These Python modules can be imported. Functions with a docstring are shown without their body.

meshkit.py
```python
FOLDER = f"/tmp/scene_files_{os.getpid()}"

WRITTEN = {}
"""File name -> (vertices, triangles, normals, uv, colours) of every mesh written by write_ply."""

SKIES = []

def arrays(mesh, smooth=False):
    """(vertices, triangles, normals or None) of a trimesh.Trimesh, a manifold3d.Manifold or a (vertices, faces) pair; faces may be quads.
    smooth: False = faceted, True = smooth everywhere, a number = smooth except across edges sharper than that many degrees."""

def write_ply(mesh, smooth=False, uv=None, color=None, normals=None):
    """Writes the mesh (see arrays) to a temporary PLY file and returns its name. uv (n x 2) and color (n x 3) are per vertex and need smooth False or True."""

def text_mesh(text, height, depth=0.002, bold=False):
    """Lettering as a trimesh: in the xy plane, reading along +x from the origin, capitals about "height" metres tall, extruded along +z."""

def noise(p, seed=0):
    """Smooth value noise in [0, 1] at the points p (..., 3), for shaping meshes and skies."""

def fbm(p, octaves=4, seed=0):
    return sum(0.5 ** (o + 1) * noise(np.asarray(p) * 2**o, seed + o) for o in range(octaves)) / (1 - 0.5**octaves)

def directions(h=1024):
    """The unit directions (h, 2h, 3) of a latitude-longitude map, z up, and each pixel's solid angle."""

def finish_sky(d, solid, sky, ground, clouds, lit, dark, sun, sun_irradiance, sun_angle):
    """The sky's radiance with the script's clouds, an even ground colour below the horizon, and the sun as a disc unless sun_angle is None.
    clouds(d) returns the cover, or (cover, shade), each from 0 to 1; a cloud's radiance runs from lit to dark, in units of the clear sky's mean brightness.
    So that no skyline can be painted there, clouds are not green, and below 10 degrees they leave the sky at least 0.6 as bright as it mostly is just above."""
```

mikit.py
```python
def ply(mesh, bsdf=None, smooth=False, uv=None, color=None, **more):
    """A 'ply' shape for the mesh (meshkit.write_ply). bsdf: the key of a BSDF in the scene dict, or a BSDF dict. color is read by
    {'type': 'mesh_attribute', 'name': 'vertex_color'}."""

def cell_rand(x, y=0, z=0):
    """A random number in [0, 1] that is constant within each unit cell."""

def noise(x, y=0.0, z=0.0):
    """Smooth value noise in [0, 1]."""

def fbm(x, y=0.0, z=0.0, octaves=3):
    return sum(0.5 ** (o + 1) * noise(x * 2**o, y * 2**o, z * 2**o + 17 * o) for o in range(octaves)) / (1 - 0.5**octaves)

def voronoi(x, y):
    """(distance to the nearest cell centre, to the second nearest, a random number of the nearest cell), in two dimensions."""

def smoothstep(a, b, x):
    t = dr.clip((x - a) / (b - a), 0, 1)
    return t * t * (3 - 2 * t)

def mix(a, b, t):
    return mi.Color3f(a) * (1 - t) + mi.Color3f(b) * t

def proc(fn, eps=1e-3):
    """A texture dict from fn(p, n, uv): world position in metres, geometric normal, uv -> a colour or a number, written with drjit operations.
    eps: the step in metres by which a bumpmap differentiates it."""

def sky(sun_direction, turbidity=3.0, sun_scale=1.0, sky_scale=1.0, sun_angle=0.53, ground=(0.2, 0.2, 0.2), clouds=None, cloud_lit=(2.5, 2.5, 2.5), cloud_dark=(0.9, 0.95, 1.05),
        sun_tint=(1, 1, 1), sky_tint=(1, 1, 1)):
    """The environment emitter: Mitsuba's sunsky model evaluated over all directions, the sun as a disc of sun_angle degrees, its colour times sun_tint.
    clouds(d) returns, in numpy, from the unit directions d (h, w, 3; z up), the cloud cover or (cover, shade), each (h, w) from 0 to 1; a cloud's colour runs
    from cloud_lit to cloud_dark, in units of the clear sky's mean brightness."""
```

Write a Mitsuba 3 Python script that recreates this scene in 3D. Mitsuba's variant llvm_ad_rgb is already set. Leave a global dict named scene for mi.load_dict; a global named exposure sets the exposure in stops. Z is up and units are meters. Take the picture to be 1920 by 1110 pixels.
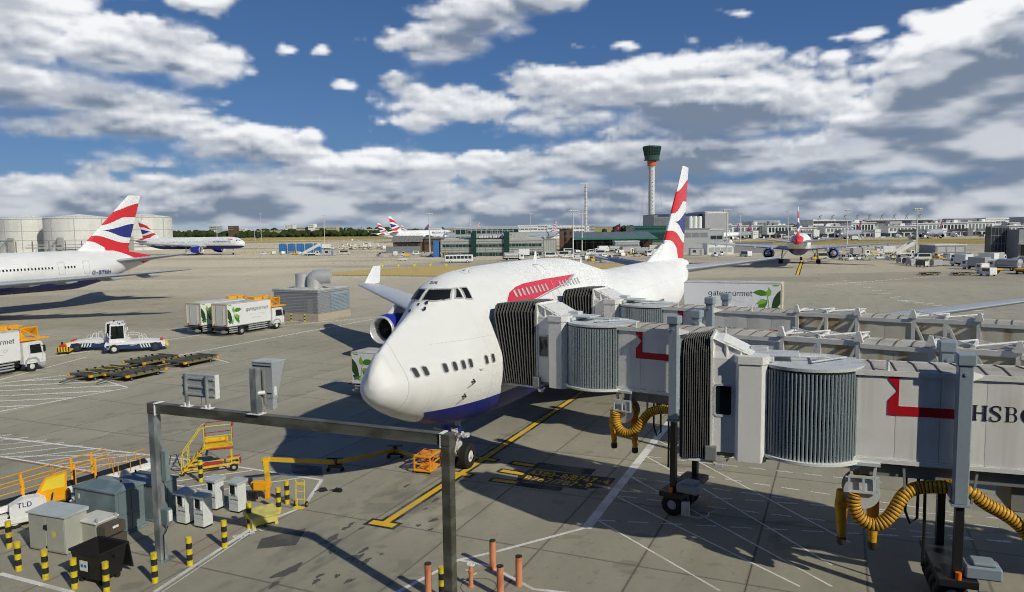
import math, random
import numpy as np, trimesh, mitsuba as mi, drjit as dr, mikit
import shapely
from shapely import affinity
from shapely.geometry import Polygon, LineString, Point, box as sbox
from shapely.ops import unary_union
from meshkit import text_mesh, arrays, fbm as nfbm, noise as nnoise
from mikit import noise, fbm, cell_rand, smoothstep, mix, voronoi, proc

T = mi.ScalarTransform4f
scene, labels = {}, {}
random.seed(7)

# ------------------------------------------------------------------ camera
CAM_H = 12.09
PITCH, ROLL = math.radians(5.1194), math.radians(-0.6773)
_F = np.array([0, math.cos(PITCH), -math.sin(PITCH)])
_R = np.array([1.0, 0, 0])
_U0 = np.cross(_R, _F)
_U = _U0 * math.cos(ROLL) - _R * math.sin(ROLL)
scene['camera'] = {'type': 'perspective', 'fov': math.degrees(2 * math.atan(960 / 1423.12)), 'fov_axis': 'x',
                   'near_clip': 0.5, 'far_clip': 20000.0,
                   'to_world': T().look_at(origin=[0, 0, CAM_H], target=[0 + _F[0], _F[1], CAM_H + _F[2]], up=_U.tolist())}

# ------------------------------------------------------------------ sun and sky
SUN = np.array([0.669, -0.743, 0.635])


def _sstep(a, b, x):
    t = np.clip((x - a) / (b - a), 0, 1)
    return t * t * (3 - 2 * t)


# cumulus masses: azimuth (right of the view axis), elevation, half widths (degrees), strength
CLOUD_MASSES = [(-33.5, 13.0, 5.8, 4.2, .80), (-27, 11.6, 5.0, 2.6, .70), (-22, 11.2, 3.6, 2.1, .70), (-33, 8.8, 8.5, 2.4, .80), (-26, 7.4, 6.5, 1.9, .66), (-17.8, 5.8, 5.4, 1.6, .64), (-9.5, 4.4, 8, 1.4, .60),
                (-4.4, 13.2, 3.2, 1.7, .66), (-2.0, 15.2, 3.8, 2.2, .70), (1.6, 16.4, 3.8, 2.0, .68), (-21.5, 14.8, 2.0, .8, .54), (-17.3, 12.6, 1.3, .5, .5), (-13.7, 12.4, .9, .5, .46), (-12.2, 10.4, 1.8, .5, .54),
                (-4.5, 9.4, 6.5, 1.5, .58), (3, 8.2, 9, 2.6, .68), (12.5, 11.2, 7.5, 1.7, .60), (15, 8.0, 11, 3.2, .80), (6.5, 12.6, 3.4, .6, .46), (24.5, 12.6, 2.2, .6, .46),
                (33, 8.2, 7.0, 3.8, .95), (36.5, 11, 6, 4.4, .85), (30.5, 11.2, 4.0, 2.0, .70), (25, 6.2, 6, 2.2, .70),
                (4, 4.4, 30, 1.9, .60), (0, 1.5, 90, 2.2, .74), (16, 5.0, 20, 2.2, .74), (34, 4.6, 9, 2.8, .95), (26, 4.0, 9, 1.6, .7), (7, 9.4, 11, 2.6, .72), (-4, 8.6, 7, 2.0, .66), (-30, 7.0, 6, 1.6, .6), (-14, 3.2, 14, 1.2, .66), (-32, 3.0, 9, .9, .50), (10.5, 17.2, 2.4, .3, .36), (16, 14.6, 2.4, .4, .36), (32, 16.2, 4, .5, .34)]


def _density(az, el, d):
    n = nfbm(d * [7.0, 7.0, 13.0] + 3.1, 4, seed=3)
    q3 = d * [15.0, 15.0, 27.0] + 1.7
    bil = sum(.52 ** k * np.abs(2 * nnoise(q3 * 2.03 ** k + 5 * k, 11 + k) - 1) for k in range(6)) / 2.04
    m = nfbm(d * [22.0, 22.0, 36.0], 4, seed=41)
    bias = np.zeros_like(az)
    for a, e, w, h, s in CLOUD_MASSES:
        dy = (el - e + 1.3 * (m - .5)) / h
        q = ((az - a + 4 * (n - .5)) / w) ** 2 + np.where(dy < 0, dy * 1.35, dy) ** 2
        bias = np.maximum(bias, s * np.exp(-q * .75))
    # outside the masses in view the same broken cumulus goes on round the sky
    away = np.clip(_sstep(37, 52, np.abs(az)) + _sstep(19, 26, el), 0, 1)
    low = np.exp(-((el - 8) / 12) ** 2)
    bias = np.maximum(bias, away * (.10 + .46 * low * _sstep(.42, .60, n)))
    return bias + .40 * (n - .5) + .55 * (bil - .34)


def clouds(d):
    az = np.degrees(np.arctan2(d[..., 0], d[..., 1]))
    el = np.degrees(np.arcsin(np.clip(d[..., 2], -1, 1)))
    rho = _density(az, el, d)

    def off(da, de):
        e2, a2 = np.radians(el + de), np.radians(az + da)
        return _density(az + da, el + de, np.stack([np.cos(e2) * np.sin(a2), np.cos(e2) * np.cos(a2), np.sin(e2)], -1))

    near, far = off(.22, .42), off(.7, 1.6)
    # firm sunlit tops, soft lower edges
    soft = _sstep(-.05, .12, far - rho)
    cover = _sstep(.22, .36 + .16 * soft, rho)
    thick = _sstep(.24, .80, rho)
    b = nfbm(d * [5.0, 5.0, 15.0] + 9.0, 4, seed=29)
    shade = .38 + .85 * _sstep(.18, .80, far) * thick - 2.9 * np.clip(rho - near, -.14, .20) + 1.25 * (b - .5)
    # bases towards the horizon are seen from below and in shade
    shade += .42 * np.exp(-((el - 2.4) / 2.4) ** 2) * (1 - .9 * _sstep(.50, .64, b))
    shade += .85 * np.exp(-((az - 34) / 7) ** 2 - ((el - 6.2) / 3.2) ** 2) + .40 * np.exp(-((az - 20) / 12) ** 2 - ((el - 4.2) / 1.3) ** 2) + .55 * np.exp(-((az + 34) / 7) ** 2 - ((el - 8.0) / 1.3) ** 2)
    shade -= .45 * np.exp(-((az - 30) / 4.5) ** 2 - ((el - 12.5) / 2.2) ** 2) + .35 * np.exp(-((az + 33) / 5) ** 2 - ((el - 13.0) / 2.6) ** 2)
    haze = .62 * np.exp(-el / 1.5)
    tex = nfbm(d * [13.0, 13.0, 34.0] + 21.0, 4, seed=57)
    shade = np.where(cover > .02, np.clip(shade, 0, 1) * (1 - .55 * _sstep(.44, .66, tex) * _sstep(.5, 1, shade)), .55)
    return np.clip(np.maximum(cover * (.97 - .25 * soft * (1 - thick)), haze), 0, 1), np.clip(shade, 0, 1)


scene['sky'] = mikit.sky(SUN.tolist(), turbidity=2.6, sun_scale=1.75, sun_tint=(.83, .985, 1.20), clouds=clouds, cloud_lit=(7.4, 7.5, 7.6), cloud_dark=(1.5, 1.9, 2.6), sky_tint=(.64, .90, 1.34))
exposure = 0.6

# ------------------------------------------------------------------ helpers


class MB:
    """collects triangles of ONE mesh"""

    def __init__(self):
        self.v, self.f, self.n = [], [], 0

    def add(self, v, f):
        v, f = np.asarray(v, float), np.asarray(f, int)
        if f.shape[1] == 4:
            f = np.vstack([f[:, [0, 1, 2]], f[:, [0, 2, 3]]])
        self.v.append(v)
        self.f.append(f + self.n)
        self.n += len(v)
        return self

    def mesh(self, m, M=None):
        v = np.array(m.vertices)
        if M is not None:
            v = v @ M[:3, :3].T + M[:3, 3]
        return self.add(v, m.faces)

    def box(self, x0, x1, y0, y1, z0, z1, c=0.0, rz=0.0):
        """a box, with chamfered edges when c > 0, turned by rz about its centre"""
        x0, x1, y0, y1, z0, z1 = min(x0, x1), max(x0, x1), min(y0, y1), max(y0, y1), min(z0, z1), max(z0, z1)
        o = np.array([(x0 + x1) / 2, (y0 + y1) / 2, (z0 + z1) / 2])
        h = np.array([x1 - x0, y1 - y0, z1 - z0]) / 2
        c = min(c, .45 * h.min() * 2)
        if c <= 0:
            v = np.array([[x, y, z] for x in (-1, 1) for y in (-1, 1) for z in (-1, 1)], float) * h
            f = BOXF
        else:
            v = []
            for x in (-1, 1):
                for y in (-1, 1):
                    for z in (-1, 1):
                        s = np.array([x, y, z])
                        for k in range(3):
                            w = h - c
                            w[k] = h[k]
                            v.append(s * w)
            v = np.array(v)
            f = CHF
        if rz:
            v = v @ rotz(rz).T
        return self.add(v + o, f)

    def obox(self, o, ax, ay, az, hx, hy, hz):
        ax, ay, az = (np.asarray(a, float) for a in (ax, ay, az))
        v = np.array([[x, y, z] for x in (-1, 1) for y in (-1, 1) for z in (-1, 1)], float) * [hx, hy, hz]
        return self.add(np.asarray(o, float) + v @ np.array([ax, ay, az]), BOXF)

    def bar(self, p, q, w, h=None, up=(0, 0, 1)):
        """a square bar from p to q"""
        p, q = np.asarray(p, float), np.asarray(q, float)
        h = w if h is None else h
        d = q - p
        L = np.linalg.norm(d)
        d /= L
        u = np.asarray(up, float)
        if abs(d @ u) > .98:
            u = np.array([0, 1.0, 0])
        s = np.cross(u, d)
        s /= np.linalg.norm(s)
        t = np.cross(d, s)
        return self.obox((p + q) / 2, d, s, t, L / 2, w / 2, h / 2)

    def cyl(self, p, q, r, r2=None, n=14, caps=True):
        p, q = np.asarray(p, float), np.asarray(q, float)
        r2 = r if r2 is None else r2
        return self.rev(p, q, [(0, r), (np.linalg.norm(q - p), r2)], n, caps)

    def rev(self, p, q, prof, n=20, caps=True):
        """a turned shape: prof = (distance from p towards q, radius)"""
        p, q = np.asarray(p, float), np.asarray(q, float)
        d = (q - p) / np.linalg.norm(q - p)
        a = np.cross(d, [0, 0, 1] if abs(d[2]) < .9 else [1, 0, 0])
        a /= np.linalg.norm(a)
        b = np.cross(d, a)
        t = np.arange(n) * 2 * np.pi / n
        ring = np.cos(t)[:, None] * a + np.sin(t)[:, None] * b
        v = np.concatenate([p + d * s + ring * max(r, 1e-4) for s, r in prof])
        f = []
        for k in range(len(prof) - 1):
            for i in range(n):
                j = (i + 1) % n
                f.append((k * n + i, k * n + j, (k + 1) * n + j, (k + 1) * n + i))
        self.add(v, f)
        if caps:
            for k, fl in ((0, True), (len(prof) - 1, False)):
                s, r = prof[k]
                if r > 1e-3:
                    vv = np.vstack([p + d * s + ring * r, [p + d * s]])
                    ff = [(i, (i + 1) % n, n) if not fl else ((i + 1) % n, i, n) for i in range(n)]
                    self.add(vv, ff)
        return self

    def tube(self, pts, r, n=8, caps=True):
        pts = np.asarray(pts, float)
        r = np.broadcast_to(r, (len(pts),))
        t = np.gradient(pts, axis=0)
        t /= np.linalg.norm(t, axis=1, keepdims=True) + 1e-12
        u = np.array([0, 0, 1.0]) if abs(t[0][2]) < .9 else np.array([1.0, 0, 0])
        rings = []
        ang = np.arange(n) * 2 * np.pi / n
        for i in range(len(pts)):
            a = u - t[i] * (u @ t[i])
            a /= np.linalg.norm(a) + 1e-12
            b = np.cross(t[i], a)
            u = a
            rings.append(pts[i] + r[i] * (np.cos(ang)[:, None] * a + np.sin(ang)[:, None] * b))
        v = np.concatenate(rings)
        f = []
        for k in range(len(pts) - 1):
            for i in range(n):
                j = (i + 1) % n
                f.append((k * n + i, k * n + j, (k + 1) * n + j, (k + 1) * n + i))
        self.add(v, f)
        if caps:
            for k, fl in ((0, 1), (len(pts) - 1, 0)):
                vv = np.vstack([rings[k], [pts[k]]])
                self.add(vv, [((i + 1) % n, i, n) if fl else (i, (i + 1) % n, n) for i in range(n)])
        return self

    def poly(self, pg, z0, z1, M=None):
        """a shapely polygon standing from z0 to z1, moved by M"""
        for g in getattr(pg, 'geoms', [pg]):
            if g.area < 1e-9:
                continue
            m = trimesh.creation.extrude_polygon(g, z1 - z0, engine='earcut')
            m.apply_translation([0, 0, z0])
            self.mesh(m, M)
        return self

    def sheet(self, pg, z):
        """a flat sheet facing up"""
        for g in getattr(pg, 'geoms', [pg]):
            if g.area < 1e-9:
                continue
            v, f = trimesh.creation.triangulate_polygon(g, engine='earcut')
            v = np.c_[v, np.full(len(v), z)]
            nz = np.cross(v[f[:, 1]] - v[f[:, 0]], v[f[:, 2]] - v[f[:, 0]])[:, 2]
            f = np.array(f)
            f[nz < 0] = f[nz < 0][:, ::-1]
            self.add(v, f)
        return self

    def out(self, merge=False):
        m = trimesh.Trimesh(np.concatenate(self.v), np.concatenate(self.f), process=False)
        if merge:
            m.merge_vertices()
        return m


BOXF = np.array([[0, 1, 3], [0, 3, 2], [4, 6, 7], [4, 7, 5], [0, 4, 5], [0, 5, 1], [2, 3, 7], [2, 7, 6], [0, 2, 6], [0, 6, 4], [1, 5, 7], [1, 7, 3]])


def _chf():
    v = []
    for x in (-1, 1):
        for y in (-1, 1):
            for z in (-1, 1):
                for k in range(3):
                    w = np.array([.8, .8, .8])
                    w[k] = 1
                    v.append(np.array([x, y, z]) * w)
    return np.array(trimesh.Trimesh(*(lambda h: (h.vertices, h.faces))(trimesh.convex.convex_hull(np.array(v))), process=False).faces), np.array(v)


def _hullfaces():
    from scipy.spatial import ConvexHull
    _, v = _chf()
    h = ConvexHull(v)
    f = h.simplices.copy()
    for i, t in enumerate(f):
        nrm = np.cross(v[t[1]] - v[t[0]], v[t[2]] - v[t[0]])
        if nrm @ v[t].mean(0) < 0:
            f[i] = t[::-1]
    return f


CHF = _hullfaces()


def rotz(a):
    c, s = math.cos(a), math.sin(a)
    return np.array([[c, -s, 0], [s, c, 0], [0, 0, 1.0]])


def frame(o, x, y, z):
    """4 x 4 matrix: axes as columns, origin o"""
    M = np.eye(4)
    M[:3, 0], M[:3, 1], M[:3, 2], M[:3, 3] = x, y, z, o
    return M


def numbered(key, taken):
    if key not in taken:
        return key
    k = 1
    while f'{key}_{k:03d}' in taken:
        k += 1
    return f'{key}_{k:03d}'


TAKEN = set()


class Kit:
    """the parts of one thing in its own frame; put() stands a copy of it in the scene"""

    def __init__(self):
        self.parts = {}
        self.lab = {}

    def part(self, name, mb, mat, smooth=30, label=None, uv=None, kind=None):
        key = numbered(name, self.parts)
        m = mb.out() if isinstance(mb, MB) else mb
        if uv is None:
            self.parts[key] = mikit.ply(m, 'mat_' + mat, smooth=smooth)
        else:
            self.parts[key] = mikit.ply(m, 'mat_' + mat, smooth=True, uv=uv)
        if label or kind:
            self.lab[key] = {**({'label': label} if label else {}), **({'kind': kind} if kind else {})}
        return key

    def share(self, name, of):
        key = numbered(name, self.parts)
        self.parts[key] = self.parts[of]
        return key

    def put(self, name, x=0, y=0, z=0, rz=0.0, label='', cat='', group=None, kind=None, M=None, scale=None):
        key = numbered(name, TAKEN)
        TAKEN.add(key)
        t = T().translate([x, y, z]).rotate([0, 0, 1], math.degrees(rz)) if M is None else T(M.tolist())
        if scale is not None:
            t = t @ T().scale(scale)
        for p, d in self.parts.items():
            scene[key + '__' + p if p else key] = {**d, 'to_world': t}
            if p in self.lab:
                labels[key + '__' + p] = dict(self.lab[p])
        e = {'label': label, 'category': cat}
        if group:
            e['group'] = group
        if kind:
            e = {'kind': kind}
            if label:
                e['label'] = label
        labels[key] = e
        return key


def one(name, mb, mat, label, cat, group=None, smooth=30, kind=None, **k):
    kit = Kit()
    kit.part('', mb, mat, smooth)
    return kit.put(name, label=label, cat=cat, group=group, kind=kind, **k)


def struct(name, mb, mat, smooth=False, kind='structure'):
    m = mb.out() if isinstance(mb, MB) else mb
    scene[name] = mikit.ply(m, 'mat_' + mat, smooth=smooth)
    if '__' not in name:
        labels[name] = {'kind': kind}
        TAKEN.add(name)
    return name


# ------------------------------------------------------------------ materials


def plain(name, rgb, rough=.5, metallic=0.0, spec=.5, two=True, **k):
    b = {'type': 'principled', 'base_color': rgb if isinstance(rgb, dict) else {'type': 'rgb', 'value': list(rgb)}, 'roughness': rough, 'metallic': metallic, 'specular': spec, **k}
    scene['mat_' + name] = {'type': 'twosided', 'bsdf': b} if two else b
    return name


def grime(rgb, dark, amt=.5, sc=.8, streak=0.0, rough=.5, seed=0.0):
    """paint that is dirty in blotches and, with streak > 0, in runs down its faces"""

    def fn(p, n, uv):
        a = fbm(p.x * sc + seed, p.y * sc, p.z * sc, 3)
        d = smoothstep(.42, .78, a) * amt
        if streak:
            s = noise(p.x * 2.6 + seed, p.y * 2.6, p.z * .22)
            s2 = noise(p.x * 9 + seed, p.y * 9, p.z * .5)
            d = d + streak * smoothstep(.45, .95, s * .7 + s2 * .3) * (1 - dr.abs(n.z))
        return mix(rgb, dark, dr.clip(d, 0, 1))

    return proc(fn)
# ------------------------------------------------------------------ aircraft
# own frame of an aircraft: x = metres aft of the nose, y = metres to starboard, z = metres above the ground


def tab(pts):
    a = np.array(pts, float)
    from scipy.interpolate import PchipInterpolator
    return PchipInterpolator(a[:, 0], a[:, 1], extrapolate=True)


J_TOP = tab([(0, 5.66), (.05, 5.96), (.15, 6.2), (.4, 6.58), (.8, 7.0), (1.5, 7.45), (2.5, 7.95), (3.4, 8.32), (4.0, 8.62), (4.7, 9.12), (5.4, 9.48), (6.5, 9.80), (8, 10.0), (11, 10.13), (15, 10.15), (20, 10.12), (23, 10.0), (26, 9.65), (29, 9.2), (32, 8.78), (35, 8.6), (58, 8.6), (63, 8.42), (68.6, 7.9)])
J_BOT = tab([(0, 5.52), (.05, 5.22), (.15, 5.03), (.4, 4.78), (.8, 4.54), (1.5, 4.15), (2.5, 3.72), (4, 3.18), (6, 2.74), (8, 2.54), (10, 2.42), (14, 2.3), (44, 2.2), (48, 2.5), (52, 3.2), (56, 4.2), (60, 5.2), (64, 6.1), (68.6, 7.15)])
J_W = tab([(0, .06), (.05, .28), (.15, .46), (.4, .72), (.8, .98), (1.5, 1.35), (2.5, 1.79), (4, 2.36), (6, 2.84), (8, 3.1), (10, 3.22), (12, 3.25), (46, 3.25), (50, 3.12), (54, 2.75), (58, 2.2), (62, 1.55), (66, .85), (68.6, .32)])
J_UP = tab([(0, 0), (2.5, .15), (3.4, .35), (4.2, .7), (5, 1.08), (6, 1.48), (7.5, 1.82), (10, 2.05), (20, 2.08), (24, 2.0), (30, 1.9), (35, 1.8), (70, .4)])


def jumbo_ring(s, n=96):
    top, bot, w, ru = float(J_TOP(s)), float(J_BOT(s)), float(J_W(s)), float(J_UP(s))
    t = np.linspace(0, 2 * np.pi, 120, endpoint=False)
    if s > 35:
        zc, hz = (top + bot) / 2, (top - bot) / 2
        P = np.c_[w * np.sin(t), zc + hz * np.cos(t)]
        c = zc
    else:
        zl = bot + min(w * (1.0 - .10 * math.exp(-s / 6.0)), (top - bot) / 2)
        hz = zl - bot
        P = np.c_[w * np.sin(t), zl + hz * np.cos(t)]
        if ru > .02:
            P = np.vstack([P, np.c_[ru * np.sin(t), top - ru + ru * np.cos(t)]])
        elif top > zl + hz:
            P = np.vstack([P, np.c_[.3 * w * np.sin(t), top - .3 * w + .3 * w * np.cos(t)]])
        c = zl
    return star(P, c, n)


def star(P, c, n):
    h = shapely.MultiPoint(P).convex_hull
    e = np.array(h.exterior.coords)[:-1]
    if shapely.LinearRing(e).is_ccw:
        e = e[::-1]
    d = np.roll(e, -1, 0) - e
    nn = np.c_[-d[:, 1], d[:, 0]]
    off = (nn * (e - [0, c])).sum(1)
    a = np.linspace(0, 2 * np.pi, n, endpoint=False)
    dirs = np.c_[np.sin(a), np.cos(a)]
    q = dirs @ nn.T
    with np.errstate(divide='ignore', invalid='ignore'):
        r = np.where(q > 1e-9, off / q, np.inf).min(1)
    r = (np.roll(r, 1) + 2 * r + np.roll(r, -1)) / 4
    return np.c_[dirs[:, 0] * r, c + dirs[:, 1] * r]


def tube_ring(top, bot, w):
    def ring(s, n=64):
        a = np.linspace(0, 2 * np.pi, n, endpoint=False)
        zc, hz = (float(top(s)) + float(bot(s))) / 2, (float(top(s)) - float(bot(s))) / 2
        return np.c_[float(w(s)) * np.sin(a), zc + hz * np.cos(a)]
    return ring


def loft(ring, stations, n):
    """vertices, faces and uv = (metres aft, metres up) of a body"""
    R = [ring(s, n) for s in stations]
    v = np.concatenate([np.c_[np.full(n, s), r] for s, r in zip(stations, R)])
    f = []
    for k in range(len(stations) - 1):
        for i in range(n):
            j = (i + 1) % n
            f.append((k * n + i, k * n + j, (k + 1) * n + j, (k + 1) * n + i))
    f = np.array(f)
    f = np.vstack([f[:, [0, 1, 2]], f[:, [0, 2, 3]]])
    for k in (0, len(stations) - 1):
        c = len(v)
        v = np.vstack([v, [[stations[k], 0, R[k][:, 1].mean()]]])
        ff = np.array([(k * n + (i + 1) % n, k * n + i, c) if k == 0 else (k * n + i, k * n + (i + 1) % n, c) for i in range(n)])
        f = np.vstack([f, ff])
    return trimesh.Trimesh(v, f, process=False), v[:, [0, 2]]


_RINGS = {}


def _half(ring, q):
    if (ring, q) not in _RINGS:
        h = ring(q / 8.0, 192)[:97]
        _RINGS[ring, q] = (-h[:, 1], h[:, 0])
    return _RINGS[ring, q]


def side_of(ring, s, z):
    """how far out the skin is at station s and height z, above the widest place"""
    q = math.floor(s * 8)
    t = s * 8 - q
    return (1 - t) * float(np.interp(-z, *_half(ring, q))) + t * float(np.interp(-z, *_half(ring, q + 1)))


def on_skin(ring, s, z, lift=.012, side=1):
    y = side_of(ring, s, z)
    e = .125
    ds = (side_of(ring, s + e, z) - side_of(ring, s - e, z)) / (2 * e)
    dz = (side_of(ring, s, z + e) - side_of(ring, s, z - e)) / (2 * e)
    nrm = np.array([-ds, 1, -dz])
    nrm /= np.linalg.norm(nrm)
    q = np.array([s, y, z]) + nrm * lift
    q[1] *= side
    return q


def skin_patch(mb, ring, pg, lift=.012, side=1, step=.35):
    """a (metres aft, metres up) polygon laid on the skin"""
    for g in getattr(pg, 'geoms', [pg]):
        x0, y0, x1, y1 = g.bounds
        cells = []
        nx, ny = max(1, int((x1 - x0) / step)), max(1, int((y1 - y0) / step))
        for i in range(nx):
            for j in range(ny):
                c = g.intersection(sbox(x0 + (x1 - x0) * i / nx, y0 + (y1 - y0) * j / ny, x0 + (x1 - x0) * (i + 1) / nx, y0 + (y1 - y0) * (j + 1) / ny))
                cells += [q for q in getattr(c, 'geoms', [c]) if q.geom_type == 'Polygon' and q.area > 1e-7]
        for c in cells:
            v, f = trimesh.creation.triangulate_polygon(c, engine='earcut')
            mb.add([on_skin(ring, s, z, lift, side) for s, z in v], f)
    return mb


def front_patch(mb, ring, pg, lift, side, step=.1):
    """a (metres out, metres up) polygon laid on the forward facing skin"""
    x0, y0, x1, y1 = pg.bounds
    nx, ny = max(1, int((x1 - x0) / step)), max(1, int((y1 - y0) / step))

    def put_(l, z):
        a, b = 2.0, 9.0
        for _ in range(24):
            m = (a + b) / 2
            if float(J_TOP(m)) > z and side_of(ring, m, z) > max(l, .02):
                b = m
            else:
                a = m
        return (b - .70 * lift, side * (l + .2 * lift), z + .66 * lift)
    for i in range(nx):
        for j in range(ny):
            c = pg.intersection(sbox(x0 + (x1 - x0) * i / nx, y0 + (y1 - y0) * j / ny, x0 + (x1 - x0) * (i + 1) / nx, y0 + (y1 - y0) * (j + 1) / ny))
            for q in getattr(c, 'geoms', [c]):
                if q.geom_type == 'Polygon' and q.area > 1e-7:
                    v, f = trimesh.creation.triangulate_polygon(q, engine='earcut')
                    mb.add([put_(l, z) for l, z in v], f)
    return mb


def foil(c, t, n=14):
    x = (1 - np.cos(np.linspace(0, np.pi, n))) / 2
    y = 5 * t * (.2969 * np.sqrt(x) - .126 * x - .3516 * x**2 + .2843 * x**3 - .1036 * x**4)
    return np.r_[x, x[-2:0:-1]] * c, np.r_[y, -y[-2:0:-1]] * c


def wing(secs, vertical=False, n=14, pitch=0.0):
    """secs: (aft of leading edge, out, up, chord, thickness ratio); uv = (chord fraction, share of the span)"""
    V, UV = [], []
    m = 2 * n - 2
    for k, (s, y, z, c, t) in enumerate(secs):
        fx, fy = foil(c, t, n)
        V.append(np.c_[s + fx, y + fy, np.full(m, z)] if vertical else np.c_[s + fx, np.full(m, y), z + fy - (fx - .25 * c) * pitch])
        UV.append(np.c_[fx / c, np.full(m, (z - secs[0][2]) / max(secs[-1][2] - secs[0][2], 1e-6) if vertical else k / (len(secs) - 1))])
    v, uv, f = np.concatenate(V), np.concatenate(UV), []
    for k in range(len(secs) - 1):
        for i in range(m):
            j = (i + 1) % m
            f.append((k * m + i, k * m + j, (k + 1) * m + j, (k + 1) * m + i))
    f = np.array(f)
    f = np.vstack([f[:, [0, 1, 2]], f[:, [0, 2, 3]]])
    b = len(v)
    v = np.vstack([v, V[-1]])
    uv = np.vstack([uv, UV[-1]])
    cap = np.array([(b, b + i, b + i + 1) for i in range(1, m - 1)])
    f = np.vstack([f, cap])
    return trimesh.Trimesh(v, f, process=False), uv


def mirrored(m):
    v = np.array(m.vertices)
    v[:, 1] *= -1
    return trimesh.Trimesh(v, np.array(m.faces)[:, ::-1], process=False)


# flag fin: bands over the chord (0 leading edge, 1 trailing edge) and the height (0 root, 1 tip)
def fin_colour(p, n, uv):
    c, t = uv.x, uv.y
    s1 = smoothstep(0.0, .55, c)
    hi_lo = dr.lerp(mi.Float(.44), mi.Float(.59), s1)
    hi_hi = .69 + .17 * c + .03 * dr.sin(c * 3.1)
    red = (t > hi_lo) & (t < hi_hi)
    lo_lo = .157 - .165 * smoothstep(0.0, .7, c)
    lo_hi = .255 - .145 * smoothstep(0.02, .95, c)
    red |= (t > lo_lo) & (t < lo_hi)
    b_hi = .35 + .115 * smoothstep(.12, .95, c)
    b_lo = .35 - .145 * smoothstep(.05, 1.0, c)
    blue = (t > b_lo) & (t < b_hi) & (c > .05)
    k = dr.select(red, mi.Color3f(.62, .03, .035), mi.Color3f(.80, .81, .82))
    return dr.select(blue, mi.Color3f(.025, .035, .21), k)


plain('flag_fin_paint', proc(fin_colour), .38)


def soft_dirt(p):
    return .93 + .07 * smoothstep(.3, .75, fbm(p.x * .35, p.y * .35, p.z * .6, 3))


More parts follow.
